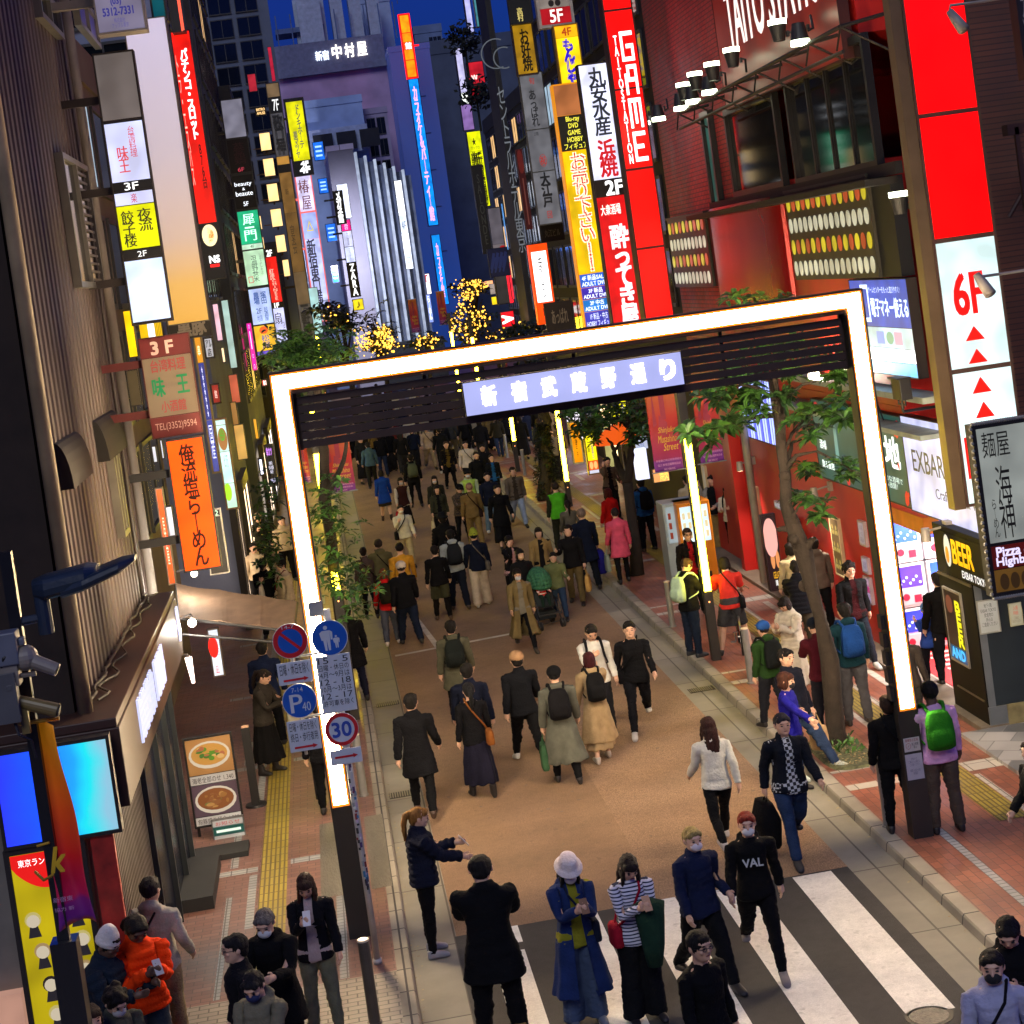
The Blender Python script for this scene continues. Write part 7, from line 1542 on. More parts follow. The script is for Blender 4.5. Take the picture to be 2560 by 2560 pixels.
def build_solids():
    S = {}
    b = MB(); torso(b, 0, 0, .93, [(.84, .12, .09), (.88, .155, .11)])
    legs(b, (.042, .05, .058, .058, .072, .084, .09), .05, 0, 0); sleeves(b, -.012, .52)
    b.loft([(0, .012, 1.43, .06, .06), (0, .01, 1.48, .054, .056), (0, .002, 1.54, .05, .054)], 16)
    b.loft([(0, -.035, 1.487, .03, .03), (0, -.028, 1.505, .047, .056), (0, -.016, 1.53, .060, .076), (0, -.006, 1.56, .068, .089), (0, 0, 1.60, .0745, .0975), (0, .004, 1.64, .074, .098), (0, .006, 1.67, .064, .086), (0, .006, 1.69, .045, .062), (0, .006, 1.70, .02, .03)], 22)
    b.ball((0, -.103, 1.582), (.012, .014, .017), 8, 6).ball((0, -.097, 1.60), (.008, .01, .022), 8, 6).ball((0, -.088, 1.632), (.046, .014, .009), 10, 6).ball((0, -.084, 1.517), (.024, .016, .014), 8, 6)
    for s in (-1, 1):
        b.ball((s * .078, .012, 1.592), (.010, .019, .030), 8, 6); b.ball((s * .04, -.07, 1.575), (.022, .02, .018), 8, 6)
        d = Vector((s * math.sin(A25), -.02, -math.cos(A25))); w0 = armp(s, .52); fw = Vector((0, -1, 0))
        b.tube([w0 - d * .03, w0 + d * .02, w0 + d * .06, w0 + d * .095], [.026, .029, .034, .03], 12)
        for k in range(4):
            o_ = fw * (.030 - .0205 * k); L = (.066, .076, .070, .054)[k]
            p0 = w0 + d * .085 + o_; inn = Vector((-s * .9, 0, -.3)).normalized()
            b.tube([p0, p0 + d * L * .45 + inn * .004, p0 + d * L * .8 + inn * .014, p0 + d * L * .95 + inn * .028], [.0092, .0088, .0082, .007], 8)
        t0 = w0 + d * .035 + fw * .022
        b.tube([t0, t0 + fw * .028 + d * .022, t0 + fw * .038 + d * .05, t0 + fw * .034 + d * .068], [.012, .0105, .0095, .008], 8)
        b.loft([(s * .105, .055, .035, .028, .03), (s * .107, .0, .035, .034, .034), (s * .11, -.08, .028, .038, .025), (s * .114, -.15, .02, .033, .016)], 10, axis='Y')
    S['body'] = (b, .0066)
    b = MB(); torso(b, .018, .016, .98, [(.82, .196, .146), (.86, .2, .15), (.93, .196, .146)]); sleeves(b, .008); b.loft([(0, .012, 1.43, .085, .08), (0, .014, 1.475, .068, .066)], 18); S['sweater'] = (b, .012)
    b = MB(); torso(b, .008, .008, .93, [(.83, .19, .142), (.88, .193, .145)]); sleeves(b, .016, .24, .006); S['tee'] = (b, .012)
    b = MB(); torso(b, .034, .036, .98, [(.84, .205, .158), (.88, .212, .164), (.93, .21, .162)]); S['vest'] = (b, .012)
    b = MB(); torso(b, .026, .028, .93, [(.82, .20, .155), (.88, .20, .156)]); sleeves(b, .014, .54); b.loft([(0, .016, 1.43, .098, .092), (0, .018, 1.485, .078, .078), (0, .02, 1.505, .07, .072)], 18); S['jacket'] = (b, .013)
    b = MB(); torso(b, .022, .022, .93, [(.84, .192, .145), (.88, .195, .148)]); sleeves(b, .012, .535); b.ball((0, .075, 1.455), (.115, .075, .07), 16, 8).loft([(0, .012, 1.42, .1, .095), (0, .015, 1.48, .082, .08)], 16); S['hoodie'] = (b, .013)
    b = MB(); torso(b, .045, .05, .93, [(.84, .205, .165), (.88, .215, .172)]); sleeves(b, .028, .54); b.loft([(0, .016, 1.42, .12, .115), (0, .016, 1.49, .095, .096), (0, .016, 1.52, .088, .09)], 18); S['puffer'] = (b, .014)
    b = MB(); torso(b, .026, .03, .93, [(.62, .235, .185), (.70, .225, .176), (.80, .212, .165), (.88, .205, .158)]); sleeves(b, .016, .54); b.loft([(0, .016, 1.43, .1, .094), (0, .02, 1.50, .075, .076)], 18).ball((0, .06, 1.45), (.12, .07, .045), 14, 8); S['coat'] = (b, .014)
    b = MB(); torso(b, .024, .028, .93, [(.34, .30, .235), (.45, .28, .215), (.60, .25, .192), (.75, .225, .172), (.88, .205, .155)]); sleeves(b, .018, .54); b.loft([(0, .016, 1.43, .1, .094), (0, .02, 1.495, .078, .078)], 18).ball((0, .06, 1.45), (.12, .07, .045), 14, 8); S['longcoat'] = (b, .014)
    b = MB(); legs(b, (.062, .064, .070, .074, .086, .098, .104)); S['trousers'] = (b, .012)
    b = MB(); legs(b, (.048, .056, .065, .065, .08, .094, .10), .07, .008, .008); S['slim'] = (b, .012)
    b = MB(); legs(b, (.098, .098, .098, .098, .103, .110, .112), .05, .016, .018); S['wide'] = (b, .012)
    b = MB()
    for s in (-1, 1): b.loft([(s * .10, .005, .52, .10, .105), (s * .098, .005, .65, .102, .107), (s * .092, .005, .88, .108, .112)], 16)
    b.loft([(0, .004, .84, .168, .122), (0, .004, .93, .178, .13), (0, 0, 1.02, .164, .12)], 22, pw=2.4); S['shorts'] = (b, .012)
    b = MB(); b.loft([(0, 0, .22, .235, .215), (0, 0, .4, .225, .20), (0, 0, .6, .212, .18), (0, 0, .78, .196, .155), (0, 0, .92, .18, .13), (0, 0, 1.03, .158, .112)], 24, pw=2.3); S['skirt'] = (b, .014)
    b = MB(); b.loft([(0, 0, .52, .225, .19), (0, 0, .66, .21, .175), (0, 0, .80, .195, .15), (0, 0, .92, .18, .13), (0, 0, 1.03, .158, .112)], 24, pw=2.3); S['short_skirt'] = (b, .014)
    # hair and hats (rigid to the head)
    def cap(b, k=1.0): return b.ball((0, .020, 1.622), (.085 * k, .098 * k, .094 * k), 18, 12).ball((0, -.045, 1.672), (.062 * k, .052, .030), 12, 8).ball((.048, -.045, 1.655), (.03, .045, .028), 10, 6).ball((-.048, -.045, 1.655), (.03, .045, .028), 10, 6).ball((0, .06, 1.565), (.066 * k, .045, .055), 12, 8)
    b = MB(); cap(b); S['h_short'] = (b, .009)
    b = MB(); cap(b, 1.09); [b.ball((.085 * math.sin(k * 2.4) * .8, .03 + .07 * math.cos(k * 2.4), 1.60 + .012 * (k % 9)), .035, 8, 6) for k in range(20)]; S['h_curly'] = (b, .009)
    b = MB(); b.ball((0, .012, 1.622), (.086, .105, .097), 16, 10).ball((0, -.05, 1.672), (.058, .05, .026), 12, 8); S['h_crop'] = (b, .009)
    def bob(b): cap(b, 1.05); [b.ball((s * .066, .008, 1.565), (.026, .064, .078), 10, 8) for s in (-1, 1)]; return b.ball((0, .065, 1.555), (.078, .05, .08), 14, 8).ball((0, -.078, 1.652), (.056, .028, .026), 12, 8)
    b = MB(); bob(b); S['h_bob'] = (b, .009)
    b = MB(); bob(b).loft([(0, .085, 1.24, .055, .025), (0, .095, 1.32, .085, .035), (0, .09, 1.45, .092, .045), (0, .07, 1.58, .086, .06)], 16); [b.tube([(s * .066, -.04, 1.60), (s * .078, -.05, 1.50), (s * .08, -.09, 1.40)], [.02, .024, .016], 8) for s in (-1, 1)]; S['h_long'] = (b, .010)
    b = MB(); cap(b).tube([(0, .10, 1.65), (0, .15, 1.62), (0, .16, 1.52), (0, .14, 1.42), (.01, .13, 1.34)], [.03, .034, .034, .026, .01], 10); S['h_pony'] = (b, .009)
    b = MB(); cap(b).ball((0, .1, 1.67), .045, 10, 8); S['h_bun'] = (b, .009)
    b = MB(); cap(b, 1.03); [b.tube([(.05 * math.sin(k), .06 + .03 * math.cos(k), 1.66), (.06 * math.sin(k * 1.7), .14, 1.62 - .01 * (k % 4)), (.07 * math.sin(k * 1.7), .15 + .01 * (k % 3), 1.50), (.07 * math.sin(k * 2.1), .14, 1.42 - .01 * (k % 5))], .013, 6) for k in range(14)]; S['h_dread'] = (b, .008)
    b = MB(); b.ball((0, .012, 1.640), (.097, .114, .088), 18, 10).ball((0, -.12, 1.645), (.062, .062, .009), 14, 6); S['cap'] = (b, .008)
    b = MB(); b.loft([(0, .005, 1.628, .138, .152), (0, .005, 1.64, .134, .148), (0, .008, 1.67, .094, .110), (0, .008, 1.74, .080, .094), (0, .008, 1.753, .05, .06)], 24); S['bucket'] = (b, .008)
    b = MB(); b.loft([(0, .008, 1.605, .090, .106), (0, .008, 1.645, .094, .110), (0, .008, 1.65, .087, .103), (0, .01, 1.70, .078, .092), (0, .014, 1.75, .05, .06), (0, .016, 1.775, .022, .026)], 22); S['beanie'] = (b, .008)
    b = MB(); b.loft([(0, .008, 1.605, .090, .106), (0, .008, 1.645, .092, .108), (0, .01, 1.70, .076, .09), (0, .014, 1.74, .04, .05)], 22).ball((0, .012, 1.77), .04, 10, 8); S['pompom'] = (b, .008)
    b = MB(); b.ball((0, -.068, 1.550), (.060, .05, .048), 16, 10); S['mask'] = (b, .008)
    b = MB()
    for s in (-1, 1): b.tube([(s * .032 + .019 * math.cos(k * .524), -.104 + .006 * abs(math.cos(k * .524)), 1.603 + .014 * math.sin(k * .524)) for k in range(13)], .0028, 5).tube([(s * .051, -.098, 1.606), (s * .078, -.02, 1.604)], .0026, 5)
    b.tube([(-.013, -.106, 1.606), (.013, -.106, 1.606)], .0028, 5); S['glasses'] = (b, 0)
    for s, nm in ((1, 'shoeL'), (-1, 'shoeR')):
        b = MB(); b.loft([(s * .105, .072, .045, .026, .04), (s * .106, .05, .055, .036, .055), (s * .108, .0, .055, .042, .055), (s * .11, -.06, .045, .045, .045), (s * .113, -.12, .036, .046, .036), (s * .116, -.165, .028, .036, .028), (s * .117, -.185, .022, .018, .018)], 16, axis='Y', pw=2.6).loft([(s * .105, .012, .05, .044, .052), (s * .105, .012, .105, .046, .05)], 14); S[nm] = (b, .009)
    for s, nm in ((1, 'bootL'), (-1, 'bootR')):
        b = MB(); b.loft([(s * .105, .072, .045, .028, .045), (s * .106, .05, .055, .04, .055), (s * .108, .0, .055, .045, .055), (s * .11, -.06, .045, .047, .045), (s * .113, -.12, .036, .048, .036), (s * .116, -.17, .028, .036, .028)], 16, axis='Y', pw=2.6).loft([(s * .105, .012, .05, .05, .055), (s * .105, .012, .20, .056, .06)], 14); S[nm] = (b, .010)
    b = MB(); b.loft([(0, .195, .99, .10, .05), (0, .20, 1.02, .15, .075), (0, .205, 1.15, .155, .082), (0, .20, 1.32, .145, .072), (0, .19, 1.41, .11, .055), (0, .185, 1.435, .06, .035)], 20, pw=3.2).loft([(0, .275, 1.03, .08, .02), (0, .285, 1.08, .12, .035), (0, .285, 1.18, .12, .032), (0, .275, 1.23, .09, .02)], 16, pw=3)
    for s in (-1, 1): b.tube([(s * .09, .14, 1.42), (s * .105, .05, 1.482), (s * .11, -.06, 1.468), (s * .115, -.145, 1.38), (s * .13, -.158, 1.25), (s * .175, -.09, 1.12), (s * .16, .12, 1.05)], [.022, .024, .024, .022, .02, .014, .014], 8)
    S['backpack'] = (b, .011)
    return S
RIGID = {'h_': 3, 'cap': 3, 'bucket': 3, 'beanie': 3, 'pompom': 3, 'mask': 3, 'glasses': 3, 'shoeL': 12, 'shoeR': 15, 'bootL': 12, 'bootR': 15, 'backpack': 1}
TARGET = {'body': (9000, 2600, 1000), 'garment': (5200, 1500, 620), 'hair': (1500, 500, 220), 'small': (700, 260, 130)}
def grab(o, dg):
    me = o.evaluated_get(dg).to_mesh()
    n = len(me.vertices); v = np.empty(n * 3); me.vertices.foreach_get('co', v)
    f = [tuple(p.vertices) for p in me.polygons]
    nr = np.empty(n * 3); me.vertices.foreach_get('normal', nr)
    o.evaluated_get(dg).to_mesh_clear()
    return v.reshape(-1, 3), f, nr.reshape(-1, 3)
def make_wardrobe():
    S = build_solids(); tmp = {}
    for k, (b, vx) in S.items():
        o = b.build('wardrobe_source', [BLK]); tmp[k] = o
        if vx:
            m = o.modifiers.new('r', 'REMESH'); m.mode = 'VOXEL'; m.voxel_size = vx
            s_ = o.modifiers.new('s', 'SMOOTH'); s_.factor = .5; s_.iterations = 2 if k == 'body' else 4
    bpy.context.view_layer.update(); dg = bpy.context.evaluated_depsgraph_get()
    raw = {k: grab(o, dg) for k, o in tmp.items()}
    for o in tmp.values(): bpy.data.objects.remove(o)
    lo = {}
    for k, (v, f, nr) in raw.items():
        v = v.copy()
        hair = k.startswith('h_'); gar = k in ('sweater', 'tee', 'vest', 'jacket', 'hoodie', 'puffer', 'coat', 'longcoat', 'trousers', 'slim', 'wide', 'shorts', 'skirt', 'short_skirt')
        if gar or hair:
            am = np.empty(len(v))
            for i, p in enumerate(v):
                q_ = Vector(p)
                if hair: am[i] = .007 * noise.noise(Vector((q_.x * 95, q_.y * 95, q_.z * 22))) + .006 * noise.noise(q_ * 30)
                elif k == 'puffer': am[i] = .016 * abs(math.sin(q_.z * 42 + .3 * q_.x)) - .010 + .006 * noise.noise(q_ * 14)
                elif k in ('skirt', 'longcoat'): am[i] = .010 * noise.noise(q_ * 7) + .012 * math.sin(math.atan2(q_.y, q_.x) * 9 + 2 * noise.noise(q_ * 3)) * max(0, min(1, (1.0 - q_.z) * 2))
                else: am[i] = .011 * noise.noise(q_ * 8) + .008 * noise.noise(Vector((q_.x * 14, q_.y * 14, q_.z * 34)))
            v += nr * am[:, None]
        kind = 'body' if k == 'body' else 'garment' if gar else 'hair' if hair or k == 'backpack' else 'small'
        lo[k] = []
        for L in range(3):
            me = bpy.data.meshes.new('wardrobe_source'); me.from_pydata(v.tolist(), [], f)
            o = bpy.data.objects.new('wardrobe_source', me); COL.objects.link(o)
            nt_ = sum(len(x) - 2 for x in f); r_ = TARGET[kind][L] / nt_
            if r_ < 1:
                d = o.modifiers.new('d', 'DECIMATE'); d.ratio = r_
                if k == 'body':
                    vg = o.vertex_groups.new(name='keep')
                    for i in range(len(v)): vg.add([i], .12 if v[i][2] > 1.50 else .45 if abs(v[i][0]) > .36 else 1.0, 'REPLACE')
                    d.vertex_group = 'keep'; d.vertex_group_factor = 1.0
            lo[k].append(o)
    bpy.context.view_layer.update(); dg = bpy.context.evaluated_depsgraph_get()
    out = {}
    for k, os_ in lo.items():
        out[k] = []
        for o in os_:
            v, f, _ = grab(o, dg)
            rg = next((b_ for p_, b_ in RIGID.items() if k == p_ or (p_ == 'h_' and k.startswith('h_'))), None)
            if rg is None: W = weights(v, k in ('coat', 'longcoat', 'skirt', 'short_skirt', 'jacket'))
            else: W = np.zeros((len(v), 16)); W[:, rg] = 1
            out[k].append((v, f, W))
            me = o.data; bpy.data.objects.remove(o); bpy.data.meshes.remove(me)
    return out
WARD = make_wardrobe()
def rx(a): c, s = math.cos(R(a)), math.sin(R(a)); return np.array([[1, 0, 0], [0, c, -s], [0, s, c]])
def ry(a): c, s = math.cos(R(a)), math.sin(R(a)); return np.array([[c, 0, s], [0, 1, 0], [-s, 0, c]])
def rz_(a): c, s = math.cos(R(a)), math.sin(R(a)); return np.array([[c, -s, 0], [s, c, 0], [0, 0, 1]])
REST = dict(lean=2, hp=0, hy=0, hr=0, twist=0, roll=0, uf=(2, 2), ub=(10, 10), ut=(10, 10), el=(14, 14), th=(1, -1), tb=(2, 2), kn=(2, 2), ft=(0, 0))
POSES = {
    'stand': {}, 'walk': dict(lean=4, uf=(-18, 16), el=(20, 28), th=(24, -18), kn=(8, 24), ft=(6, -12)),
    'walk2': dict(lean=4, uf=(14, -16), el=(26, 18), th=(-18, 22), kn=(26, 6), ft=(-12, 6)),
    'stride': dict(lean=3, uf=(-24, 20), el=(22, 30), th=(30, -20), kn=(6, 34), ft=(10, -16)), 'stride2': dict(lean=3, uf=(20, -24), el=(30, 20), th=(-20, 30), kn=(34, 6), ft=(-16, 10)),
    'small': dict(uf=(-8, 8), el=(18, 20), th=(12, -9), kn=(4, 12), ft=(2, -6)), 'small2': dict(uf=(8, -8), el=(20, 18), th=(-9, 12), kn=(12, 4), ft=(-6, 2)),
    'phone': dict(hp=26, lean=4, uf=(14, 16), ub=(8, 8), ut=(56, 56), el=(96, 92)), 'phone1': dict(hp=24, uf=(4, 16), ub=(10, 8), ut=(10, 54), el=(14, 100)),
    'pocket': dict(uf=(-8, -8), ub=(18, 18), ut=(30, 30), el=(46, 46)), 'reach': dict(hp=10, uf=(30, 38), ub=(4, 6), ut=(24, 14), el=(58, 34)),
    'point': dict(hp=4, uf=(10, 60), ub=(10, 26), ut=(10, -10), el=(30, 12)), 'chin': dict(hp=6, uf=(10, 46), ub=(8, 4), ut=(20, 40), el=(60, 128)),
    'cross': dict(uf=(26, 24), ub=(4, 4), ut=(60, 62), el=(86, 92)), 'bag': dict(uf=(4, 26), el=(18, 84), ut=(10, 20), th=(14, -10), kn=(4, 14)),
    'push': dict(lean=8, uf=(34, 34), el=(56, 56), ut=(0, 0), th=(20, -16), kn=(8, 22), ft=(4, -10)),
    'sit': dict(lean=4, uf=(18, 18), el=(40, 40), th=(82, 82), kn=(78, 78), tb=(6, 6)), 'lounge': dict(lean=-8, hp=10, uf=(-10, 10), el=(14, 40), th=(26, 8), kn=(6, 12), tb=(12, 2)),
    'lean': dict(lean=10, hp=14, uf=(30, 20), el=(70, 80), ut=(40, 40), th=(6, -4), kn=(6, 4)), 'bike': dict(lean=16, hp=16, uf=(40, 40), el=(40, 40), th=(4, 2), tb=(10, 10), kn=(6, 4)),
    'back': dict(lean=-6, uf=(-12, -10), el=(20, 20), th=(2, -2))}
def skeleton(pose, jit=None):
    p = dict(REST); p.update(POSES[pose] if isinstance(pose, str) else pose)
    rot = {0: rz_(p['roll']), 1: rz_(p['twist']) @ rx(p['lean']), 2: rx(p['hp'] * .4), 3: rz_(p['hy']) @ rx(p['hp'] * .6) @ ry(p['hr'])}
    for i, (s, a, l) in enumerate(((1, 4, 10), (-1, 7, 13))):
        rot[a] = rx(-p['uf'][i]) @ ry(-s * (p['ub'][i] - 25)) @ rz_(-s * p['ut'][i])
        rot[a + 1] = rx(-p['el'][i]); rot[a + 2] = ry(s * 4)
        rot[l] = rx(-p['th'][i]) @ ry(-s * p['tb'][i]); rot[l + 1] = rx(p['kn'][i]); rot[l + 2] = rx(-p['kn'][i] + p['th'][i] + p['ft'][i])
    # canonical arms hang 25 degrees out: bend the elbow about an axis across the arm
    M = {}
    for k in range(16):
        j = np.array(JO[k]); L = np.eye(4); L[:3, :3] = rot[k]; L[:3, 3] = j - rot[k] @ j
        M[k] = L if PAR[k] < 0 else M[PAR[k]] @ L
    return np.array([M[k] for k in range(16)])
COVER = {}
def covered(L, top, legs_to, tight):
    '''the body drawn in under clothes, so that cloth and skin never cross'''
    v, f, W = WARD['body'][L]
    if L not in COVER:
        best = np.full(len(v), 9e9); C = v.copy(); own_ = np.zeros(len(v), int)
        for i, (a, b, r_) in SEG.items():
            a, b = np.array(a), np.array(b); ab = b - a
            t = np.clip(((v - a) @ ab) / (ab @ ab), 0, 1)[:, None]; q_ = a + t * ab
            d = np.linalg.norm(v - q_, axis=1) - r_; k = d < best
            best[k] = d[k]; C[k] = q_[k]; own_[k] = i
        at_ = (1.40 - v[:, 2]) / math.cos(A25)
        COVER[L] = (C, own_, at_)
    C, own_, at_ = COVER[L]
    arm = np.isin(own_, (4, 5, 6, 7, 8, 9))
    k = np.where(arm, np.clip((top - at_) / .03, 0, 1), np.clip((1.425 - v[:, 2]) / .03, 0, 1) * np.clip((v[:, 2] - legs_to) / .02, 0, 1))
    k = np.maximum(k, (v[:, 2] < .105) * .5 * ~arm)[:, None]
    return C + (v - C) * (1 - .42 * k)
def deform(V, W, M):
    H = np.concatenate([V, np.ones((len(V), 1))], 1)
    return np.einsum('nk,kij,nj->ni', W, M[:, :3, :], H, optimize=True)
FAB = {}
def cloth(c, pat=None):
    key = (c, pat)
    if key in FAB: return FAB[key]
    if pat is None: m = mat(tuple(x * .8 for x in col(c)) if sum(col(c)) < .1 else c, .88, .2, 7, .5, 45, spec=.12)
    else:
        m = bpy.data.materials.new('woven_pattern'); m.use_nodes = True; nt = m.node_tree; b = nt.nodes['Principled BSDF']; b.inputs['Roughness'].default_value = .85
        tc = nt.nodes.new('ShaderNodeTexCoord'); a = pat[0]
        if a == 'plaid': t = nt.nodes.new('ShaderNodeTexChecker'); t.inputs['Scale'].default_value = pat[2]
        else:
            t = nt.nodes.new('ShaderNodeTexWave'); t.bands_direction = 'Z'; t.inputs['Scale'].default_value = pat[2]; t.inputs['Distortion'].default_value = .4
        nt.links.new(tc.outputs['Object'], t.inputs['Vector'])
        if a == 'plaid': t.inputs[1].default_value = (*col(c), 1); t.inputs[2].default_value = (*col(pat[1]), 1); nt.links.new(t.outputs[0], b.inputs['Base Color'])
        else:
            rp = nt.nodes.new('ShaderNodeValToRGB'); rp.color_ramp.interpolation = 'CONSTANT'; e = rp.color_ramp.elements
            e[0].color = (*col(c), 1); e[1].color = (*col(pat[1]), 1); e[1].position = .66; nt.links.new(t.outputs['Fac'], rp.inputs[0]); nt.links.new(rp.outputs[0], b.inputs['Base Color'])
    FAB[key] = m
    return m
HAIRM = {}
def hairm(c):
    if c not in HAIRM: HAIRM[c] = mat(c, .62, .5, 14, .6, 60, spec=.22, stretch=(3, 3, .5))
    return HAIRM[c]
SKIN = {'a': mat((.60, .36, .25), .5, .08, 20), 'b': mat((.50, .29, .19), .5, .08, 20), 'd': mat((.11, .055, .035), .5, .1, 20)}
PART = {'sweater': 'sweater', 'tee': 'shirt', 'vest': 'vest', 'jacket': 'jacket', 'hoodie': 'hoodie', 'puffer': 'padded_jacket', 'coat': 'coat', 'longcoat': 'long_coat', 'trousers': 'trousers', 'slim': 'trousers', 'wide': 'trousers', 'shorts': 'shorts', 'skirt': 'skirt', 'short_skirt': 'skirt', 'cap': 'cap', 'bucket': 'bucket_hat', 'beanie': 'knit_hat', 'pompom': 'knit_hat', 'mask': 'face_mask', 'glasses': 'glasses'}
def piece(k, L, M, sc, hs, m, name, parent, zoff, drop=None, kw=1.0, hv=None):
    v, f, W = WARD[k][L]
    v = v.copy() if hv is None else hv
    if hs != 1.0 and (k.startswith('h_') or k in ('cap', 'bucket', 'beanie', 'pompom', 'mask', 'glasses')): v = (v - np.array((0, 0, 1.5))) * hs + np.array((0, 0, 1.5))
    if hs != 1.0 and k == 'body':
        t = np.clip((v[:, 2] - 1.47) / .04, 0, 1)[:, None]; v = v * (1 - t) + ((v - np.array((0, 0, 1.5))) * hs + np.array((0, 0, 1.5))) * t
    if drop is not None:
        b_ = .045 + .05 * np.maximum(0, 1.3 - v[:, 2]); ax = np.abs(v[:, 0]); k_ = (v[:, 1] < 0) & (np.abs(ax - b_) < .017)
        v[k_, 0] = np.sign(v[k_, 0]) * b_[k_]
        f = [q_ for q_ in f if not drop(sum(v[i] for i in q_) / len(q_))]
    P_ = deform(v, W, M) * sc
    P_[:, 0] *= kw
    P_[:, 2] += zoff
    me = bpy.data.meshes.new(name); me.from_pydata(P_.tolist(), [], f); me.materials.append(m)
    me.polygons.foreach_set('use_smooth', [True] * len(f)); me.update()
    o = bpy.data.objects.new(name, me); COL.objects.link(o)
    if parent: o.parent = parent
    return o
EYEM = mat('#0d0a09', .3, .1); LIPM = mat('#6a2f28', .5, .1)
def small_ball(name, c, r_, M, sc, hs, zoff, m, parent, kw):
    b = MB(); b.ball(c, r_, 8, 6); v = np.array(b.v)
    v = (v - np.array((0, 0, 1.5))) * hs + np.array((0, 0, 1.5))
    W = np.zeros((len(v), 16)); W[:, 3] = 1
    P_ = deform(v, W, M) * sc; P_[:, 0] *= kw; P_[:, 2] += zoff
    b.v = [tuple(q_) for q_ in P_]; return b.build(name, m, parent, smooth=True)
def gz(x): return SW if (x < .0 or x > 5.76) else 0.0
PEOPLE = []
def person(at, face, pose, label, top=('jacket', '#16171b'), bot=('slim', '#15151a'), hair=('short', '#120f0e'), shoe='#1a1718', h=1.66, hat=None, mask=None, glasses=False, inner=None, over=None, tights=None, boots=False, skin='a', hs=1.075, slim=None, zb=None, group=None, pack=None, bags=(), printed=None, lod=None, ground=None, loc=None, bulk=1.05):
    fem = hair[0] in ('long', 'bob', 'pony', 'bun') if slim is None else slim
    kw = (.93 if fem else 1.0) * bulk
    M = skeleton(pose); sc = h / 1.715
    zs = []
    for k in ('shoeL', 'shoeR'):
        v, f, W = WARD[k][2]; zs.append(deform(v, W, M)[:, 2].min())
    zoff = -min(zs) * sc
    ht = deform(np.array([[0, .01, 1.715]]), np.eye(16)[[3]], M)[0] * sc; ht[2] += zoff; ht[0] *= kw
    if hs != 1: ht[2] += .2 * (hs - 1) * sc
    a = R(face); ca, sa = math.cos(a), math.sin(a)
    off = Vector((ht[0] * ca - ht[1] * sa, ht[0] * sa + ht[1] * ca, 0))
    if loc is None:
        g = ground if ground is not None else 0.0
        for _ in range(3):
            p = PG(at[0], at[1], g + ht[2]) - off
            if ground is None: g = gz(p.x)
        base = Vector((p.x, p.y, g if zb is None else zb))
    else: base = Vector(loc)
    L = lod if lod is not None else 0 if base.y < 36 else 1 if base.y < 62 else 2
    lt_ = {'shorts': .54, 'skirt': .27, 'short_skirt': .56}.get(bot[0], .09) if not tights else .09
    if boots: lt_ = lt_ if lt_ > .3 else .09
    root = piece('body', L, M, sc, hs, SKIN[skin], 'person', None, zoff, kw=kw, hv=covered(L, .22 if top[0] == 'tee' and not over else .505, lt_, 0))
    root.location = base; root.rotation_euler = (0, 0, a)
    tag(root, label, 'person', group)
    def pc_(k, c, name=None, drop=None):
        m = c if not isinstance(c, (str, tuple)) else cloth(*(c if isinstance(c, tuple) else (c,)))
        return piece(k, L, M, sc, hs, m, name or PART.get(k, k), root, zoff, drop, kw)
    if bot:
        pc_(bot[0], bot[1])
    if tights: pc_('slim', tights, 'tights')
    opening = None
    if inner:
        pc_('sweater' if top[0] in ('puffer', 'longcoat', 'coat', 'jacket') else 'tee', inner, 'inner_shirt')
        opening = lambda c: c[1] < 0 and abs(c[0]) < (.045 + .05 * max(0, 1.3 - c[2])) and c[2] < 1.52
    pc_(top[0], top[1], None, opening)
    if over: pc_(over[0], over[1])
    for k in (('bootL', 'bootR') if boots else ('shoeL', 'shoeR')): pc_(k, shoe if not isinstance(shoe, str) else mat(shoe, .5, .2, 8), 'boot' if boots else 'shoe')
    if hair: pc_('h_' + hair[0], hairm(hair[1]), 'hair')
    if hat: pc_(hat[0], hat[1])
    if mask: pc_('mask', mat(mask, .8, .05))
    if glasses and L < 2: pc_('glasses', BLK)
    if L == 0 and abs((face + 180) % 360 - 180) < 120:
        for s in (-1, 1):
            small_ball('eye', (s * .031, -.087, 1.603), (.0145, .010, .0068), M, sc, hs, zoff, EYEM, root, kw)
            small_ball('eyebrow', (s * .033, -.093, 1.629), (.019, .008, .0036), M, sc, hs, zoff, hairm(hair[1] if hair else '#120f0e'), root, kw)
        if not mask: small_ball('mouth', (0, -.091, 1.546), (.021, .007, .0048), M, sc, hs, zoff, LIPM, root, kw)
    def world(k, p): # a body point carried by bone k, in the person's own space
        q_ = deform(np.array([p]), np.eye(16)[[k]], M)[0] * sc; return Vector((q_[0] * kw, q_[1], q_[2] + zoff))
    if printed:
        c0 = world(1, (0, -.165, 1.24))
        lettering(root, printed, (c0.x - .10, c0.z - .02, c0.x + .10, c0.z + .06), mat('#b8b8b8', .6), y=c0.y - .012, bold=.02)
    def own(o, name, lab, cat, grp=None):
        o.name = name; o.parent = None; o.location = base; o.rotation_euler = (0, 0, a); tag(o, lab, cat, grp); return o
    if pack:
        o = piece('backpack', L, M, sc, 1.0, cloth(pack[0]), 'backpack', None, zoff, None, kw); own(o, 'backpack', pack[1], 'backpack')
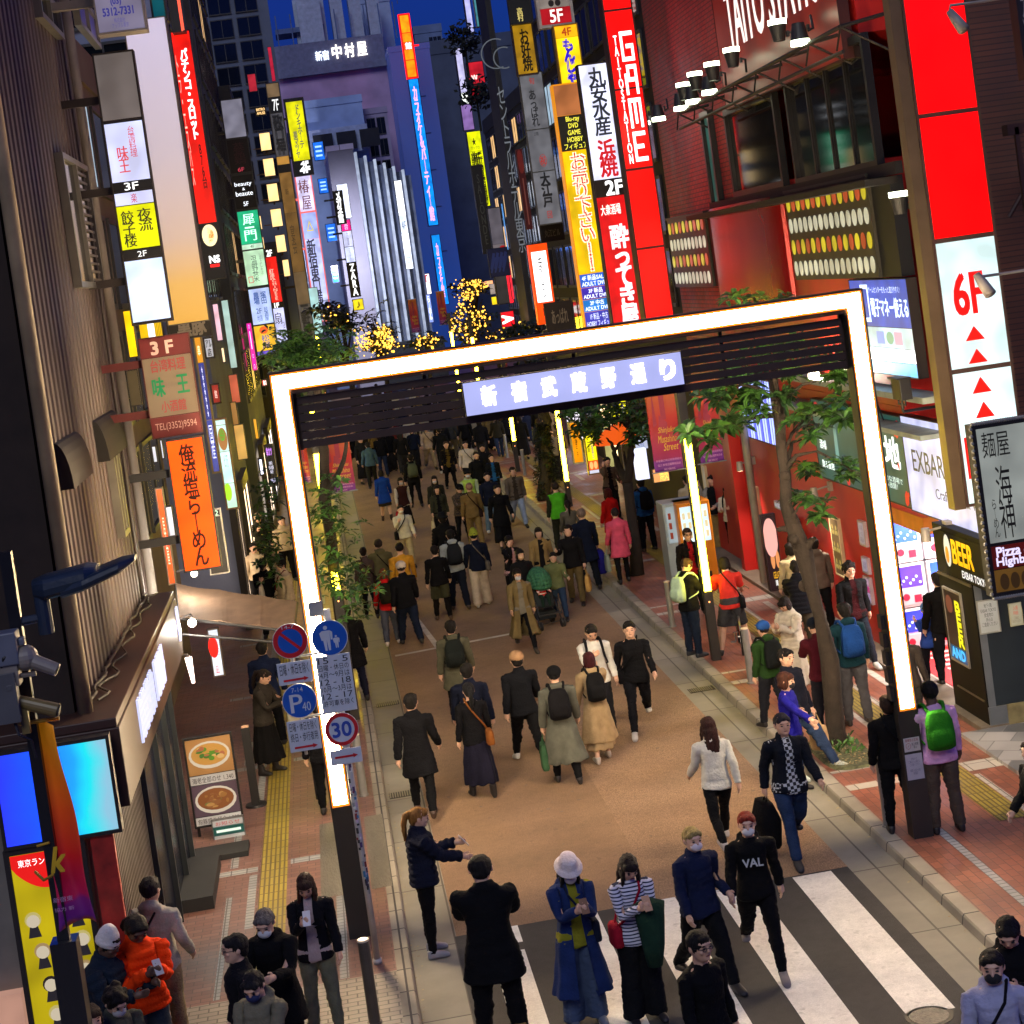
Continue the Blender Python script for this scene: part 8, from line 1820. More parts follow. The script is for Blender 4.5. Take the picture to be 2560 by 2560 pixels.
    for bg in bags:
        kind, c, lab, side = bg[:4]; s = 1 if side == 'l' else -1; hb, fb = (6, 5) if s > 0 else (9, 8)
        hp_ = world(hb, tuple(armp(s, .63) + Vector((0, -.02, 0))))
        b = MB(); fabm = cloth(c)
        if kind in ('tote', 'paper', 'big'):
            w_, d_, hh = {'tote': (.15, .05, .36), 'paper': (.14, .055, .34), 'big': (.22, .10, .52)}[kind]
            top_ = hp_.z - .16 if kind != 'big' else hp_.z - .06
            top_ = max(top_, hh + .06)
            b.loft([(hp_.x + s * .03, hp_.y, top_ - hh, d_ * .9, w_ * .9), (hp_.x + s * .03, hp_.y, top_ - hh + .03, d_ * 1.1, w_), (hp_.x + s * .03, hp_.y, top_ - hh * .4, d_ * (1.5 if kind == 'big' else 1.1), w_), (hp_.x + s * .03, hp_.y, top_, d_ * .7, w_ * .92)], 16, pw=4)
            o = b.build('bag', fabm, None, smooth=kind == 'big')
            hd_ = MB()
            for y in (-.06, .06): hd_.tube([(hp_.x + s * .03, hp_.y + y, top_ - .02), (hp_.x, hp_.y + y * .5, hp_.z), (hp_.x + s * .03 + .02, hp_.y + y, top_ - .02)], .007, 5)
            hd_.build('handle', fabm, o)
            own(o, 'shopping_bag' if kind != 'big' else 'large_bag', lab, 'bag')
        elif kind == 'cross':
            q_ = world(0, (s * .20, .03 if len(bg) < 5 else bg[4], .93)); q2_ = q_
            b.loft([(q_.x, q_.y, q_.z - .11, .05, .12), (q_.x, q_.y, q_.z - .09, .055, .135), (q_.x, q_.y, q_.z + .06, .05, .13), (q_.x, q_.y, q_.z + .09, .035, .11)], 16, pw=3.4)
            o = b.build('bag', fabm, None, smooth=True)
            th_ = .03 + (.03 if top[0] in ('puffer', 'coat', 'jacket', 'longcoat') else .0)
            loop = [world(1, (-s * .09, .0, 1.50)), world(1, (-s * .06, -.10 - th_, 1.38)), world(1, (s * .03, -.125 - th_, 1.24)), world(1, (s * .14, -.10 - th_, 1.10)), world(0, (s * .20, -.02, 1.0))]
            loop2 = [world(1, (-s * .09, .0, 1.50)), world(1, (-s * .06, .10 + th_, 1.40)), world(1, (s * .03, .12 + th_, 1.26)), world(1, (s * .14, .09 + th_, 1.10)), world(0, (s * .20, .05, 1.0))]
            MB().tube(loop, .012, 6).tube(loop2, .012, 6).build('strap', fabm, o)
            own(o, 'shoulder_bag', lab, 'bag')
        elif kind == 'phone':
            q_ = world(hb, tuple(armp(s, .655) + Vector((-s * .03, -.015, 0))))
            b.box(-.037, .037, -.006, .006, -.075, .075)
            o = b.build('phone', mat(c, .3, .05), None, bevel=.004)
            own(o, 'phone', lab, 'phone')
            o.location = base + Vector((q_.x * ca - q_.y * sa, q_.x * sa + q_.y * ca, q_.z)); o.rotation_euler = (R(-38), 0, a)
        elif kind == 'draped':
            f1 = world(fb, tuple(armp(s, .42)))
            rr = [(f1.x, f1.y - .02, f1.z - .55, .07, .05), (f1.x, f1.y - .02, f1.z - .35, .11, .07), (f1.x, f1.y - .02, f1.z - .12, .14, .09), (f1.x, f1.y - .01, f1.z + .04, .15, .09), (f1.x, f1.y, f1.z + .075, .08, .05)]
            b.loft(rr, 20, pw=2.6); o = b.build('folded_coat', fabm, None, smooth=True)
            for v_ in o.data.vertices:
                v_.co += Vector((noise.noise(v_.co * 14), noise.noise(v_.co * 14 + Vector((5, 0, 0))), 0)) * .035
            own(o, 'folded_coat', lab, 'coat')
    PEOPLE.append((base, label))
    return root
# ================================================================== THE CROWD (head top in the photograph, facing: 0 toward the camera, 180 away)
K, NV, DK = '#121316', '#141a2e', '#1c1b1d'
P = person
# --- crossing and near road
P(C8(390, 72), 172, 'walk', 'person in thigh length black coat walking away beside the left gutter', ('coat', '#14151a'), ('slim', K), shoe='#3a2820', h=1.74)
P(C8(715, 12), 184, 'small', 'person in black cardigan and long navy pleated skirt with a brown bag behind', ('sweater', '#101116'), ('skirt', '#1a1a2c'), ('pony', K), boots=True, h=1.62, bags=[('cross', '#7a4a22', 'brown leather shoulder bag on the person in the long navy skirt', 'r', .16)])
P(C5(705, 1812), 176, 'small2', 'person in navy jacket half hidden behind the person in the long navy skirt', ('jacket', NV), ('slim', K), h=1.72)
P(C5(985, 1748), 183, 'stride', 'person in beige cap and black jacket walking away with white sneakers', ('jacket', '#14161c'), ('slim', K), shoe='#b8b4ae', h=1.74, hat=('cap', '#9a7a5a'))
P(C5(1195, 1832), 178, 'small', 'person in grey long coat with a black cap and black backpack', ('longcoat', '#585a52'), ('slim', K), ('crop', K), h=1.66, hat=('cap', K), pack=('#16161a', 'black backpack on the grey long coat'), bags=[('tote', '#33533a', 'green checked shopping bag held by the person in the grey long coat', 'l')])
P(C5(1392, 1752), 186, dict(POSES['small2'], uf=(8, 34), el=(20, 100), ut=(10, 30)), 'person in beige long coat with dark red bobbed hair and a black backpack', ('longcoat', '#a08a68'), ('skirt', '#a08a68'), ('bob', '#3a1016'), shoe='#b0a8a0', h=1.60, pack=('#17181b', 'black backpack on the beige long coat'))
P(C5(1408, 1602), 2, 'phone1', 'person in white sweatshirt with black shoulder straps facing the crossing', ('sweater', '#c8c8c4'), ('trousers', '#23242a'), h=1.74, pack=('#1a1a1e', 'backpack with straps over the white sweatshirt'))
P(C5(1618, 1578), -6, 'stride2', 'smiling person in black shirt and black trousers with white sneakers', ('sweater', '#131418'), ('slim', '#15161c'), shoe='#c0bcb8', h=1.76, bags=[('cross', '#101014', 'thin black crossbody bag on the person in the black shirt', 'r')])
P(C5(615, 1572), 178, 'small', 'person in olive grey parka with a dark backpack, left of centre', ('coat', '#4c4b3c'), ('slim', K), h=1.72, pack=('#1b201e', 'dark green backpack on the olive grey parka'))
P(C8(440, 712), 96, 'reach', 'person in navy puffer jacket with a blond ponytail and checked shirt hem', ('puffer', '#161a2c'), ('slim', '#0f0f12'), ('pony', '#7a5426'), shoe='#8a8890', h=1.62, bags=[('phone', '#c8b8b0', 'phone in the raised hand of the person in the navy puffer jacket', 'l')])
P(C8(778, 980), 176, dict(POSES['phone'], hp=12, ub=(16, 16)), 'large person in long black hooded parka with tan boots, back turned', ('coat', '#0f1013'), ('trousers', '#0e0e11'), shoe='#8a6228', h=1.80, boots=True, bulk=1.22)
P(C8(1280, 1008), 6, 'phone', 'person in white bucket hat and long blue denim coat looking at a phone', ('longcoat', '#1c2c58'), ('wide', '#3f4c66'), ('long', K), shoe='#5a6070', h=1.66, hat=('bucket', '#d4c8c8'), mask='#c8c0bc', inner='#7a7820', bags=[('phone', '#7a5a40', 'phone held in both hands under the white bucket hat', 'r'), ('cross', '#1a2238', 'navy shoulder bag on the long blue denim coat', 'l')])
P(C8(1622, 996), 8, 'phone', 'person in navy striped white sweater with a dark green coat over the arm', ('sweater', ('#c4c4d4', ('stripe', '#1e2440', 10))), ('wide', K), ('long', '#1c1210'), h=1.64, bags=[('phone', '#b89070', 'phone held by the person in the striped sweater', 'r'), ('draped', '#1f3a2c', 'dark green coat draped over the arm of the striped sweater', 'l'), ('cross', '#8a1226', 'red shoulder bag on the striped sweater', 'r')])
P(C9(92, 1408), 32, 'small', 'person in black shirt and glasses at the lower edge on the crossing', ('sweater', '#0d0e11'), ('trousers', K), ('crop', '#0c0b0b'), h=1.72, glasses=True, skin='b')
P(C9(60, 826), 16, dict(POSES['walk'], el=(88, 24), ut=(20, 10)), 'person with short blond hair and a mask in a navy denim shirt', ('jacket', '#18203e'), ('trousers', K), ('short', '#8a7a4a'), h=1.64, mask='#d0c4c8')
P(C9(365, 740), -8, 'stride', 'person with short red hair and a mask in a black lettered sweatshirt', ('hoodie', '#0f0f11'), ('slim', '#0e0e11'), ('short', '#7a2418'), shoe='#6a6468', h=1.66, mask='#c8c4c4', printed='VAL')
P(C9(150, 206), 184, 'stride2', 'person in loose white sweater with long brown hair walking away', ('hoodie', '#c8c8c0'), ('slim', K), ('long', '#2c1512'), shoe='#b8b0ac', h=1.66)
P(C9(565, 186), 4, 'stride2', 'person in navy jacket over a black checked shirt with a large black bag', ('jacket', '#151a24'), ('trousers', '#20304e'), ('short', '#26242a'), h=1.76, shoe='#1a1c24', inner=('#16181c', ('plaid', '#b8bcc0', 26)), bags=[('big', '#0d0d0f', 'large black bag carried by the person in the checked shirt', 'r')])
P((1481 * 1.325, 1268 * 1.325), 60, 'point', 'person in royal blue sweater and dark mask stretching one arm out', ('sweater', '#1c1a80'), ('slim', '#1a2030'), ('bob', '#3c2016'), h=1.58, mask='#14141a')
P(C6(585, 1732), 36, 'lounge', 'person in dark jacket and blue jeans leaning back against the tree with a leg out', ('jacket', '#161a28'), ('trousers', '#2a3a58'), h=1.74, shoe='#b8c4c0', bags=[('paper', '#b89a70', 'kraft paper bag beside the person leaning on the tree', 'l')])
P((1672 * 1.325, 1312 * 1.325), 168, 'back', 'person in black leaning on the lit gate post with a black bag', ('jacket', '#121214'), ('slim', K), ('short', '#2a1c14'), h=1.64, bags=[('cross', '#0e1018', 'black bag hanging at the side of the person by the gate post', 'r', .1)])
P(C9(1395, 6), 178, 'stand', 'person in pink shirt and grey trousers with a bright green backpack', ('tee', '#d8a8d0'), ('trousers', '#4a4038'), ('crop', '#14100e'), h=1.76, skin='d', pack=('#257018', 'bright green backpack on the pink shirt'), slim=False, over=('sweater', '#d2a0cc'))
P(C9(1830, 1352), -25, 'phone', 'person in black jacket with bowed head at the lower right corner', ('hoodie', '#0e0f14'), ('trousers', K), h=1.72)
P(C9(1740, 1518), -20, 'small', 'person in lavender grey hoodie and black mask at the lower right edge', ('hoodie', '#9a9cb8'), ('trousers', K), h=1.70, mask='#101014', bags=[('cross', '#14141a', 'black strap bag on the lavender grey hoodie', 'r')])
P((1945 * 1.325, 1395 * 1.325), -80, 'pocket', 'person in black parka cut by the right edge of the pavement', ('coat', '#111216'), ('slim', K), h=1.66)
# --- near left pavement
P(C7(1705, 1102), -4, 'phone1', 'person with long brown hair in black zip jacket and grey green trousers', ('jacket', '#14151b'), ('trousers', '#6c705e'), ('long', '#2a1713'), h=1.62, inner='#a89898', bags=[('phone', '#c8c8d0', 'phone in the hand of the person in the black zip jacket', 'r')])
P(C7(1470, 1300), -14, 'lean', 'grey haired person in black coat with a white mask pulled under the chin', ('coat', '#0f1013'), ('trousers', K), ('short', '#5a5654'), h=1.70, mask='#c4c4c8')
P(C7(1312, 1426), -78, 'stand', 'person with glasses in dark corduroy jacket seen in profile', ('jacket', '#15151b'), ('trousers', K), ('short', '#121012'), h=1.72, glasses=True)
P(C7(1400, 1655), -24, 'phone', 'person in khaki grey jacket and dark blue mask at the lower edge', ('hoodie', '#6a6656'), ('trousers', '#30302e'), ('short', '#121014'), h=1.66, mask='#1a2450')
P(C7(832, 1106), 160, 'pocket', 'person in pale grey sweater and beige trousers with a black sling bag', ('hoodie', '#9a9890'), ('trousers', '#8a7c5e'), ('crop', '#17151a'), h=1.76, bags=[('cross', '#1c1d22', 'black sling bag across the pale grey sweater', 'l', .1)])
P(C7(765, 1338), 24, 'phone', 'person in orange puffer jacket with tied back dreadlocks and a phone', ('puffer', '#e03a08'), ('trousers', '#36404c'), ('dread', '#100d0d'), h=1.76, bulk=1.12, skin='d', bags=[('phone', '#b8b8bc', 'phone held by the person in the orange puffer jacket', 'r')])
P(C7(612, 1412), 62, 'lean', 'person in white knit hat and dark blue puffer jacket by the yellow poster', ('puffer', '#1c2634'), ('trousers', K), ('crop', '#100d0d'), h=1.74, skin='d', hat=('beanie', '#cfc8c4'))
P(C7(655, 1742), 36, 'phone', 'person with curly black hair and a mask in a grey green jacket, lower left', ('jacket', '#4a4c42'), ('trousers', K), ('curly', '#16120f'), h=1.62, mask='#b8b4b4')
P(C7(505, 1826), 20, 'stand', 'person with brown hair just above the bottom edge by the black pole', ('jacket', '#1a1a1c'), ('trousers', K), ('bob', '#2c1d12'), h=1.58)
# --- right pavement
P(C6(945, 1248), 4, 'walk', 'bearded person in black jacket over a maroon shirt walking between the shops and tree', ('jacket', '#17181c'), ('slim', '#1f2430'), ('curly', '#141110'), h=1.74, shoe='#a8a8a8', inner='#3a1218')
P(C6(915, 1472), 182, 'stand', 'person in dark teal hooded jacket and grey trousers with a blue backpack', ('hoodie', '#123440'), ('trousers', '#45454a'), ('short', '#131111'), h=1.76, shoe='#241d1a', pack=('#153a78', 'blue backpack on the dark teal jacket'))
P(C6(742, 1562), 184, 'lean', 'person in maroon jacket with a yellow patch and a dark cap behind the tree trunk', ('jacket', '#4c1420'), ('trousers', '#23232a'), ('crop', K), h=1.64, hat=('cap', '#1d2430'))
P(C6(572, 1452), -52, 'phone', 'person in fluffy white coat with dark bobbed hair and bowed head', ('puffer', '#cfc8b8'), ('skirt', '#cfc8b8'), ('bob', '#16110f'), h=1.58)
P(C6(466, 1616), 200, 'small', 'person in blue cap and green hooded jacket with a dark backpack', ('hoodie', '#24401c'), ('trousers', '#20222a'), ('crop', '#201814'), h=1.56, hat=('cap', '#234a8a'), pack=('#14181a', 'dark backpack on the green hooded jacket'))
P(C6(242, 1222), 172, 'bike', 'person in red shirt with long dark hair straddling the bicycle', ('tee', '#c03028'), ('shorts', '#3a3a3c'), ('bob', '#17110f'), h=1.70, slim=False, bags=[('cross', '#16161a', 'black crossbody bag on the red shirt', 'r')])
P(C6(46, 1258), 118, 'phone1', 'person in black jacket and dark jeans with a mint green backpack', ('jacket', '#131417'), ('trousers', '#1c2638'), ('crop', '#3a2a1e'), h=1.72, shoe='#24262c', pack=('#a8c4a8', 'mint green backpack on the black jacket'))
P(C6(36, 1056), 2, 'stand', 'person in dark jacket over a bright red shirt near the yellow light strip', ('jacket', '#1a1615'), ('trousers', K), ('crop', '#2c201a'), h=1.70, inner='#8a1218', glasses=True)
P(C6(176, 756), -50, 'chin', 'young person in black vest with grey sleeves and wide khaki trousers', ('sweater', '#8a8884'), ('wide', '#8a7344'), ('short', '#14110f'), h=1.76, over=('vest', '#15161a'))
P(C6(256, 816), -28, 'lean', 'smiling person with long dark hair in a cream fleece jacket, black trousers', ('puffer', '#cfc6b0'), ('slim', K), ('long', '#17100e'), h=1.64, pack=('#121214', 'black backpack on the cream fleece jacket'))
P(C6(34, 758), 196, 'stand', 'person in pale beige sweatshirt and jeans behind the yellow light strip', ('hoodie', '#b0a488'), ('trousers', '#2a3850'), h=1.72)
P(C6(1376, 1482), -8, dict(POSES['chin'], ut=(40, 20)), 'child in blue sweater and blue bobble hat touching the face', ('sweater', '#26408c'), ('slim', '#14141c'), ('short', '#1a120e'), h=1.22, hs=1.2, shoe='#9a6a28', boots=True, hat=('pompom', '#5a80b8'))
P(C6(1442, 1300), 178, 'stand', 'person in black beside the black bar front, facing the capsule machines', ('jacket', '#0f0f12'), ('slim', '#141820'), ('short', '#120f0e'), h=1.72, ground=.12)
P(C6(1240, 1600), 150, 'stand', 'person with brown hair in dark brown jacket partly behind the gate post', ('jacket', '#3a3430'), ('trousers', '#33322e'), ('bob', '#3a2416'), h=1.60)
P(C6(742, 1106), 182, 'stand', 'person in grey brown hoodie behind the tree, looking into the crane game', ('hoodie', '#5a5046'), ('slim', K), h=1.74)
P(C6(650, 1244), 160, 'lean', 'person in dark navy puffer with curly hair left of the tree trunk', ('puffer', '#15161e'), ('trousers', '#3a342c'), ('curly', '#15110f'), h=1.66)
P(C6(662, 1000), 88, 'lean', 'person in dark red brown jacket in profile at the lit crane game', ('jacket', '#3a201c'), ('trousers', K), h=1.70)
P(C6(612, 1138), 188, 'stand', 'person in cream jacket partly hidden by the tree trunk', ('jacket', '#b8a884'), ('trousers', '#5a5040'), ('bob', '#1a1310'), h=1.62)
# --- middle of the road
P(C5(990, 1283), 2, 'walk', 'person in open khaki trench coat and mask striding toward the crossing', ('longcoat', '#6a5c3e'), ('slim', '#15161c'), ('bob', '#100d0d'), h=1.62, mask='#a8b0c0', inner='#6a665e', shoe='#3a342e')
P(C5(1192, 1192), -8, 'push', 'person in sage green jacket and jeans pushing the pushchair', ('jacket', '#59603f'), ('trousers', '#24344e'), h=1.42)
P(C5(1006, 1172), 12, 'walk2', 'person in black jacket and pale mask behind the khaki trench coat', ('jacket', '#15161a'), ('slim', K), ('bob', '#100d0d'), h=1.60, mask='#c8a888')
P(C5(946, 1098), 28, 'chin', 'person in black suit over a pale pink shirt with bobbed hair', ('jacket', '#15151a'), ('slim', K), ('bob', '#130f0e'), h=1.62, inner='#b08a8a')
P(C5(1110, 1052), -6, 'walk', 'person in light khaki open coat over a black dress', ('longcoat', '#8c7448'), ('slim', '#8a8270'), ('bob', '#15110f'), h=1.64, inner='#141316')
P(C5(1275, 1036), -16, 'bag', 'person in black jacket carrying brown paper bags, walking toward the crossing', ('jacket', '#141417'), ('trousers', '#5a4c30'), ('crop', '#15110f'), h=1.72, bags=[('paper', '#b08c50', 'brown paper bag carried by the person in the black jacket', 'l')])
P(C5(1350, 946), 182, 'small', 'broad person in navy coat walking away with a blue carrier bag', ('coat', '#141b2e'), ('trousers', '#12161f'), ('crop', '#6a5a50'), h=1.80, bags=[('big', '#1c1a6a', 'large blue carrier bag of the person in the navy coat', 'r')])
P(C5(1540, 942), 182, 'small2', 'person in pink coat walking away past the forked tree', ('coat', '#d0506a'), ('slim', K), ('crop', '#241d1c'), h=1.66, slim=True, bags=[('tote', '#8a9484', 'grey green bag carried by the person in the pink coat', 'l')])
P(C5(1500, 832), -150, 'stand', 'person in long red sweater with red hair by the forked tree', ('coat', '#c01c1a'), ('slim', K), ('bob', '#4a1612'), h=1.62)
P(C5(1205, 798), 178, 'small', 'person in vivid green vest over a dark jacket, seen from behind', ('sweater', '#2c3020'), ('trousers', '#2a2c20'), ('crop', '#2a201a'), h=1.74, over=('vest', '#4aa51f'))
P(C5(1275, 898), 180, 'small2', 'person with a long dark ponytail in a grey top, seen from behind', ('sweater', '#5a564a'), ('slim', K), ('pony', '#17110f'), h=1.58)
P(C5(1682, 776), 196, 'stand', 'person in blue hooded jacket with a black backpack by the vending machines', ('hoodie', '#1d4a80'), ('trousers', '#14161c'), h=1.74, pack=('#101014', 'black backpack on the blue hooded jacket'))
P(C5(1497, 656), 8, 'chin', 'person in grey brown open jacket over a black shirt by the yellow standing sign', ('jacket', '#54483c'), ('trousers', K), h=1.74, inner='#121214')
P(C5(966, 712), 2, 'walk', 'person in brown grey jacket and light faded jeans walking toward the crossing', ('jacket', '#5a5044'), ('trousers', '#8a97a8'), ('crop', '#1a1412'), h=1.74, inner='#3a3228')
P(C5(880, 812), 6, 'walk2', 'person in long black robe like dress in the middle of the road', ('coat', '#0f1013'), ('skirt', '#0f1013'), ('short', '#15110f'), h=1.72)
P(C5(722, 802), 178, 'small', 'person in khaki workwear suit with cropped hair and a crossbody bag', ('jacket', '#6a5632'), ('trousers', '#746038'), ('crop', '#8a6a56'), h=1.74, bags=[('cross', '#2a1a18', 'dark crossbody bag on the khaki workwear suit', 'r', .1)])
P(C5(822, 742), 2, 'small', 'person in navy jacket and pale jeans behind the long black dress', ('jacket', '#161c2e'), ('trousers', '#6a8498'), h=1.74, shoe='#c0c0c0')
P(C5(712, 728), 2, 'small2', 'person in black cap, mask and green trimmed white jacket', ('hoodie', '#a8b890'), ('trousers', '#3a3c3a'), h=1.72, hat=('cap', '#14161a'), mask='#c8c8c8', over=('vest', '#9ab850'))
P(C5(672, 812), 24, 'lean', 'person in dark patterned coat and black cap at the centre left of the road', ('jacket', ('#1a1816', ('plaid', '#4a3a2a', 24))), ('slim', K), h=1.64, hat=('cap', '#101012'))
P(C5(540, 816), 2, 'walk', 'person in olive jacket over a long black dress with a white tote', ('jacket', '#36382a'), ('skirt', '#101013'), ('long', '#17110f'), h=1.60, inner='#101012', bags=[('tote', '#c0b48c', 'cream tote bag of the person in the olive jacket', 'r')])
P(C5(526, 762), -4, 'small', 'masked person in dark olive coat right behind the olive jacket', ('coat', '#2c2c24'), ('slim', K), ('long', '#17110f'), h=1.64, mask='#c8c4c0')
P(C5(336, 926), 6, dict(POSES['small'], uf=(8, 24), el=(20, 100), ut=(10, 40)), 'masked person in white jacket and cream trousers with a small black bag', ('jacket', '#c4c0ac'), ('trousers', '#a89c78'), ('short', '#1a1412'), h=1.62, mask='#c8c4bc', bags=[('cross', '#101012', 'small black bag on the white jacket', 'r', -.05)])
P(C5(336, 772), 8, 'walk', 'masked person in white blouse and brown vest with a red bag', ('sweater', '#c4bca8'), ('skirt', '#171416'), ('bob', '#14100f'), h=1.62, mask='#c4c0bc', over=('vest', '#3a1f1c'), bags=[('tote', '#a81420', 'red bag hanging from the arm of the brown vest wearer', 'r')])
P(C5(226, 728), 182, 'small', 'person in bright blue cape coat and ankle boots walking away', ('coat', '#143a9c'), ('short_skirt', '#2a2420'), ('bob', '#17110f'), h=1.60, boots=True, shoe='#2a1814')
P(C5(152, 572), 184, 'small2', 'person in slate blue shirt walking away on the left side of the road', ('hoodie', '#3a5468'), ('trousers', '#23241f'), h=1.70)
P(C5(392, 640), 182, 'small', 'person with a huge grey green backpack walking away', ('jacket', '#17181a'), ('slim', K), h=1.74, pack=('#4c5440', 'huge grey green backpack in the left half of the crowd'))
P(C5(480, 478), 4, 'walk', 'person in beige top and trousers with a crossbody strap walking toward the gate', ('sweater', '#a89684'), ('trousers', '#8c7c64'), ('crop', '#3a281c'), h=1.74, bags=[('cross', '#141214', 'black crossbody bag on the beige top', 'l')])
P(C5(552, 488), 182, 'small2', 'person in dark jacket passing the beige walker in the crowd', ('jacket', '#14161b'), ('slim', K), h=1.74, shoe='#a8a8a8')
P(C5(592, 568), 4, 'small', 'person in black coat with yellow flecks in the crowd', ('coat', '#141315'), ('slim', K), ('short', '#3a2a1c'), h=1.68, inner='#5a4a1c')
P(C5(700, 566), 2, 'small2', 'person in white sweater with a black crossbody strap in the crowd', ('sweater', '#c8bfae'), ('slim', '#18181c'), h=1.70, bags=[('cross', '#14161a', 'black crossbody bag on the white sweater', 'l')])
P(C5(760, 626), 2, 'stand', 'person in black with an open collar, in front of the white sweater', ('jacket', '#111216'), ('slim', K), h=1.74)
P(C5(846, 640), 4, 'small', 'person in black jacket over a bright blue shirt with a ponytail', ('jacket', '#14161c'), ('slim', K), ('pony', '#17110f'), h=1.60, inner='#1a4a80')
P(C5(796, 586), -6, 'small', 'short haired person in black between the white sweater and the blue shirt', ('jacket', '#17171b'), ('slim', K), h=1.66, skin='b')
P(C5(615, 1062), 184, 'small', 'person in pale grey hoodie with a black backpack, centre of the road', ('hoodie', '#98a0a0'), ('trousers', '#161b28'), ('short', '#120f0e'), h=1.78, shoe='#3a2c22', pack=('#1f2226', 'black backpack on the pale grey hoodie'))
P(C5(746, 1068), 182, 'small2', 'person in yellow and grey knit hat and navy jacket with cream trousers', ('jacket', '#141a2c'), ('wide', '#b8a890'), ('crop', K), h=1.68, shoe='#b8b4ac', hat=('beanie', '#8a9430'), bags=[('cross', '#6a6256', 'grey shoulder bag on the navy jacket with cream trousers', 'r', .12)])
P(C5(526, 1152), 180, 'small', 'person in black top and olive knee shorts beside the pale grey hoodie', ('sweater', '#121214'), ('shorts', '#3c3c28'), ('short', '#130f0e'), h=1.62, tights='#15120f', shoe='#4a3626')
P(C5(570, 976), 182, 'small2', 'person in black bucket like cap and black top ahead of the grey hoodie', ('puffer', '#111214'), ('trousers', K), h=1.72, hat=('bucket', '#15171a'))
P(C5(330, 1138), 182, 'small', 'person in mustard yellow shirt walking away near the left gutter', ('tee', '#c8902c'), ('trousers', '#5a5a54'), ('crop', '#120f0e'), h=1.70, over=('sweater', '#c8902c'))
P(C5(211, 1118), 182, 'small2', 'person in olive shirt with a crossbody strap near the left gutter', ('hoodie', '#5e5a3c'), ('trousers', '#2a2820'), ('crop', '#241a16'), h=1.72, bags=[('cross', '#1c1a18', 'dark crossbody bag on the olive shirt', 'r', .1)])
P(C5(126, 1162), 178, 'small', 'person in plum brown jacket with hair tied up, beside the shrub', ('jacket', '#4a3c38'), ('slim', K), ('bun', '#1a1210'), h=1.60, bags=[('cross', '#2a1c16', 'brown shoulder bag on the plum brown jacket', 'r', .1)])
P(C5(337, 1243), 186, 'walk', 'person in white cap and black jacket with navy jeans walking away', ('jacket', '#15151a'), ('trousers', '#1b2438'), ('crop', '#2a2422'), h=1.74, hat=('cap', '#c4b8b0'))
P(C5(238, 1283), 180, 'walk2', 'person in red hooded jacket with reddish hair and a dark backpack', ('hoodie', '#b81a1c'), ('trousers', '#474a58'), ('bob', '#5a2c18'), h=1.62, shoe='#c0b4b0', pack=('#232218', 'dark backpack on the red hooded jacket'))
P(C5(28, 1488), 184, 'small', 'person in black coat beside the leafy shrub behind the pedestrian sign', ('coat', '#121217'), ('slim', '#1a1c30'), ('short', '#120f0e'), h=1.70)
# --- left pavement, behind the signs and awning
P(C4(1446, 976), 4, 'phone1', 'person in beige cap and dark green jacket above the brown awning', ('jacket', '#23261c'), ('trousers', K), h=1.72, hat=('cap', '#a8947a'))
P(C4(1420, 1138), 8, 'stand', 'person in cream sweatshirt above the awning', ('hoodie', '#c8b89c'), ('trousers', K), h=1.66)
P(C4(1468, 1238), -4, 'phone1', 'person in black cap and black jacket holding a white bag above the awning', ('jacket', '#121316'), ('trousers', K), h=1.70, hat=('cap', '#15151a'), bags=[('tote', '#c8c0b4', 'white bag held above the awning', 'r')])
P(C4(1576, 1232), -62, 'stand', 'person in cream puffer jacket with a dark knit hat and red strap', ('puffer', '#c8b89a'), ('trousers', K), ('crop', K), h=1.70, hat=('beanie', '#1c1a1a'), bags=[('cross', '#6a1420', 'dark red strap bag on the cream puffer jacket', 'r')])
P(C4(1578, 990), 20, 'stand', 'person in pale jacket half hidden by the bright gate post', ('puffer', '#b8a88c'), ('trousers', K), h=1.68)
P(C4(1432, 756), -88, 'phone', 'person in dark blue jacket reading the menu by the dark screen', ('jacket', '#1c2840'), ('trousers', K), h=1.70)
P(Z7(110, 745), 66, 'lean', 'person in dark grey jacket and long black skirt by the traffic signs', ('jacket', '#35312c'), ('skirt', '#101012'), ('pony', '#1c1310'), h=1.62, boots=True, bags=[('tote', '#c0bca4', 'pale cloth bag held by the person in the long black skirt', 'l')])
P((492 * 1.325, 1210 * 1.325), 176, 'stand', 'person in dark blue jacket behind the no parking sign', ('jacket', '#1a2440'), ('trousers', K), h=1.70)
P(Z7(720, 1080), 172, 'small', 'person in black mostly hidden by the round parking sign', ('jacket', '#121216'), ('slim', '#15161a'), h=1.66)
# baby in the pushchair
P((0, 0), 12, dict(POSES['sit'], el=(60, 60)), 'small child in a red and white suit sitting in the green hooded pushchair', ('sweater', ('#c01a20', ('stripe', '#d8d0cc', 5))), ('trousers', '#20342c'), ('short', '#17110f'), h=.78, hs=1.5, loc=(ps.x - .01, ps.y + .02, .40), lod=1)
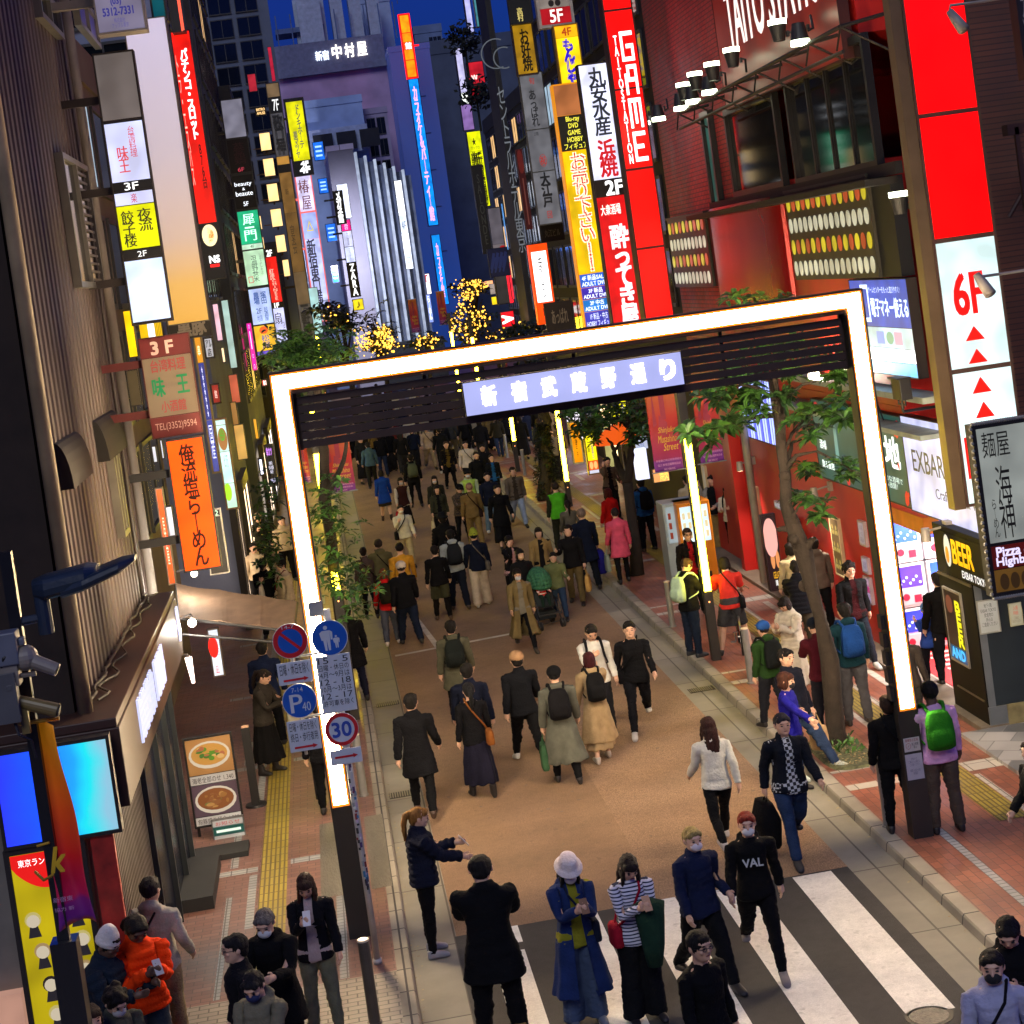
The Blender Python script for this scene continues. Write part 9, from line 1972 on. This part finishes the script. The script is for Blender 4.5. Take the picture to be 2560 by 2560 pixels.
# --- the far crowd under and beyond the beam
rnd = random.Random(11)
TOPS = [('jacket', '#15161a', 'black jacket'), ('coat', '#1c1e24', 'charcoal coat'), ('hoodie', '#3a3c40', 'grey hoodie'), ('jacket', '#2c2a22', 'dark olive jacket'), ('sweater', '#b8b4a8', 'white sweater'), ('longcoat', '#2a2620', 'long brown coat'), ('puffer', '#17181e', 'black puffer'), ('jacket', '#1a2238', 'navy jacket'), ('hoodie', '#8a8478', 'pale grey hoodie'), ('coat', '#6a5a3c', 'camel coat'), ('jacket', '#4a3a2c', 'brown jacket'), ('sweater', '#6a2a28', 'brick red sweater')]
BOTS = [('slim', '#131316', 'black trousers'), ('trousers', '#24304a', 'jeans'), ('trousers', '#6a604c', 'beige trousers'), ('skirt', '#17161a', 'long dark skirt'), ('wide', '#2a2a2c', 'wide charcoal trousers')]
FAR = [(110, 540), (215, 520), (262, 500), (330, 506), (400, 492), (870, 418), (925, 408), (820, 398), (740, 385), (1030, 386), (1110, 440), (1165, 376), (690, 420), (560, 400), (610, 430), (180, 470), (60, 500), (300, 450), (470, 410), (1000, 430), (1210, 470), (120, 440), (240, 440), (380, 430), (780, 450), (650, 380), (900, 350), (980, 350), (520, 360), (430, 370), (1090, 350), (700, 340), (820, 330), (590, 330), (350, 380), (250, 380), (1020, 320), (740, 300), (930, 300), (640, 290), (480, 310), (860, 270), (560, 260), (720, 250), (1180, 330), (800, 230)]
FAR += [(rnd.uniform(90, 1180), rnd.uniform(230, 500)) for _ in range(38)]
used = set()
for i, (x, y) in enumerate(FAR):
    for _ in range(40):
        t, b_, hs_, aw_ = rnd.choice(TOPS), rnd.choice(BOTS), rnd.choice(('short', 'bob', 'long', 'crop', 'pony')), rnd.random() < .55
        key = (t[2], b_[2], hs_, aw_)
        if key not in used: break
    used.add(key)
    hn = {'short': 'short hair', 'bob': 'bobbed hair', 'long': 'long hair', 'crop': 'cropped hair', 'pony': 'a ponytail'}[hs_]
    P(C5(x, y), (180 if aw_ else 0) + rnd.gauss(0, 12), rnd.choice(('small', 'small2', 'walk', 'walk2', 'stand')), 'far person in %s and %s, %s, %s' % (t[2], b_[2], hn, 'walking away' if aw_ else 'coming closer'), (t[0], t[1]), (b_[0], b_[1]), (hs_, rnd.choice(('#15110f', '#1c1512', '#2c1d14'))), h=rnd.uniform(1.58, 1.78), group='people in the far crowd', lod=2)
finish_lettering()
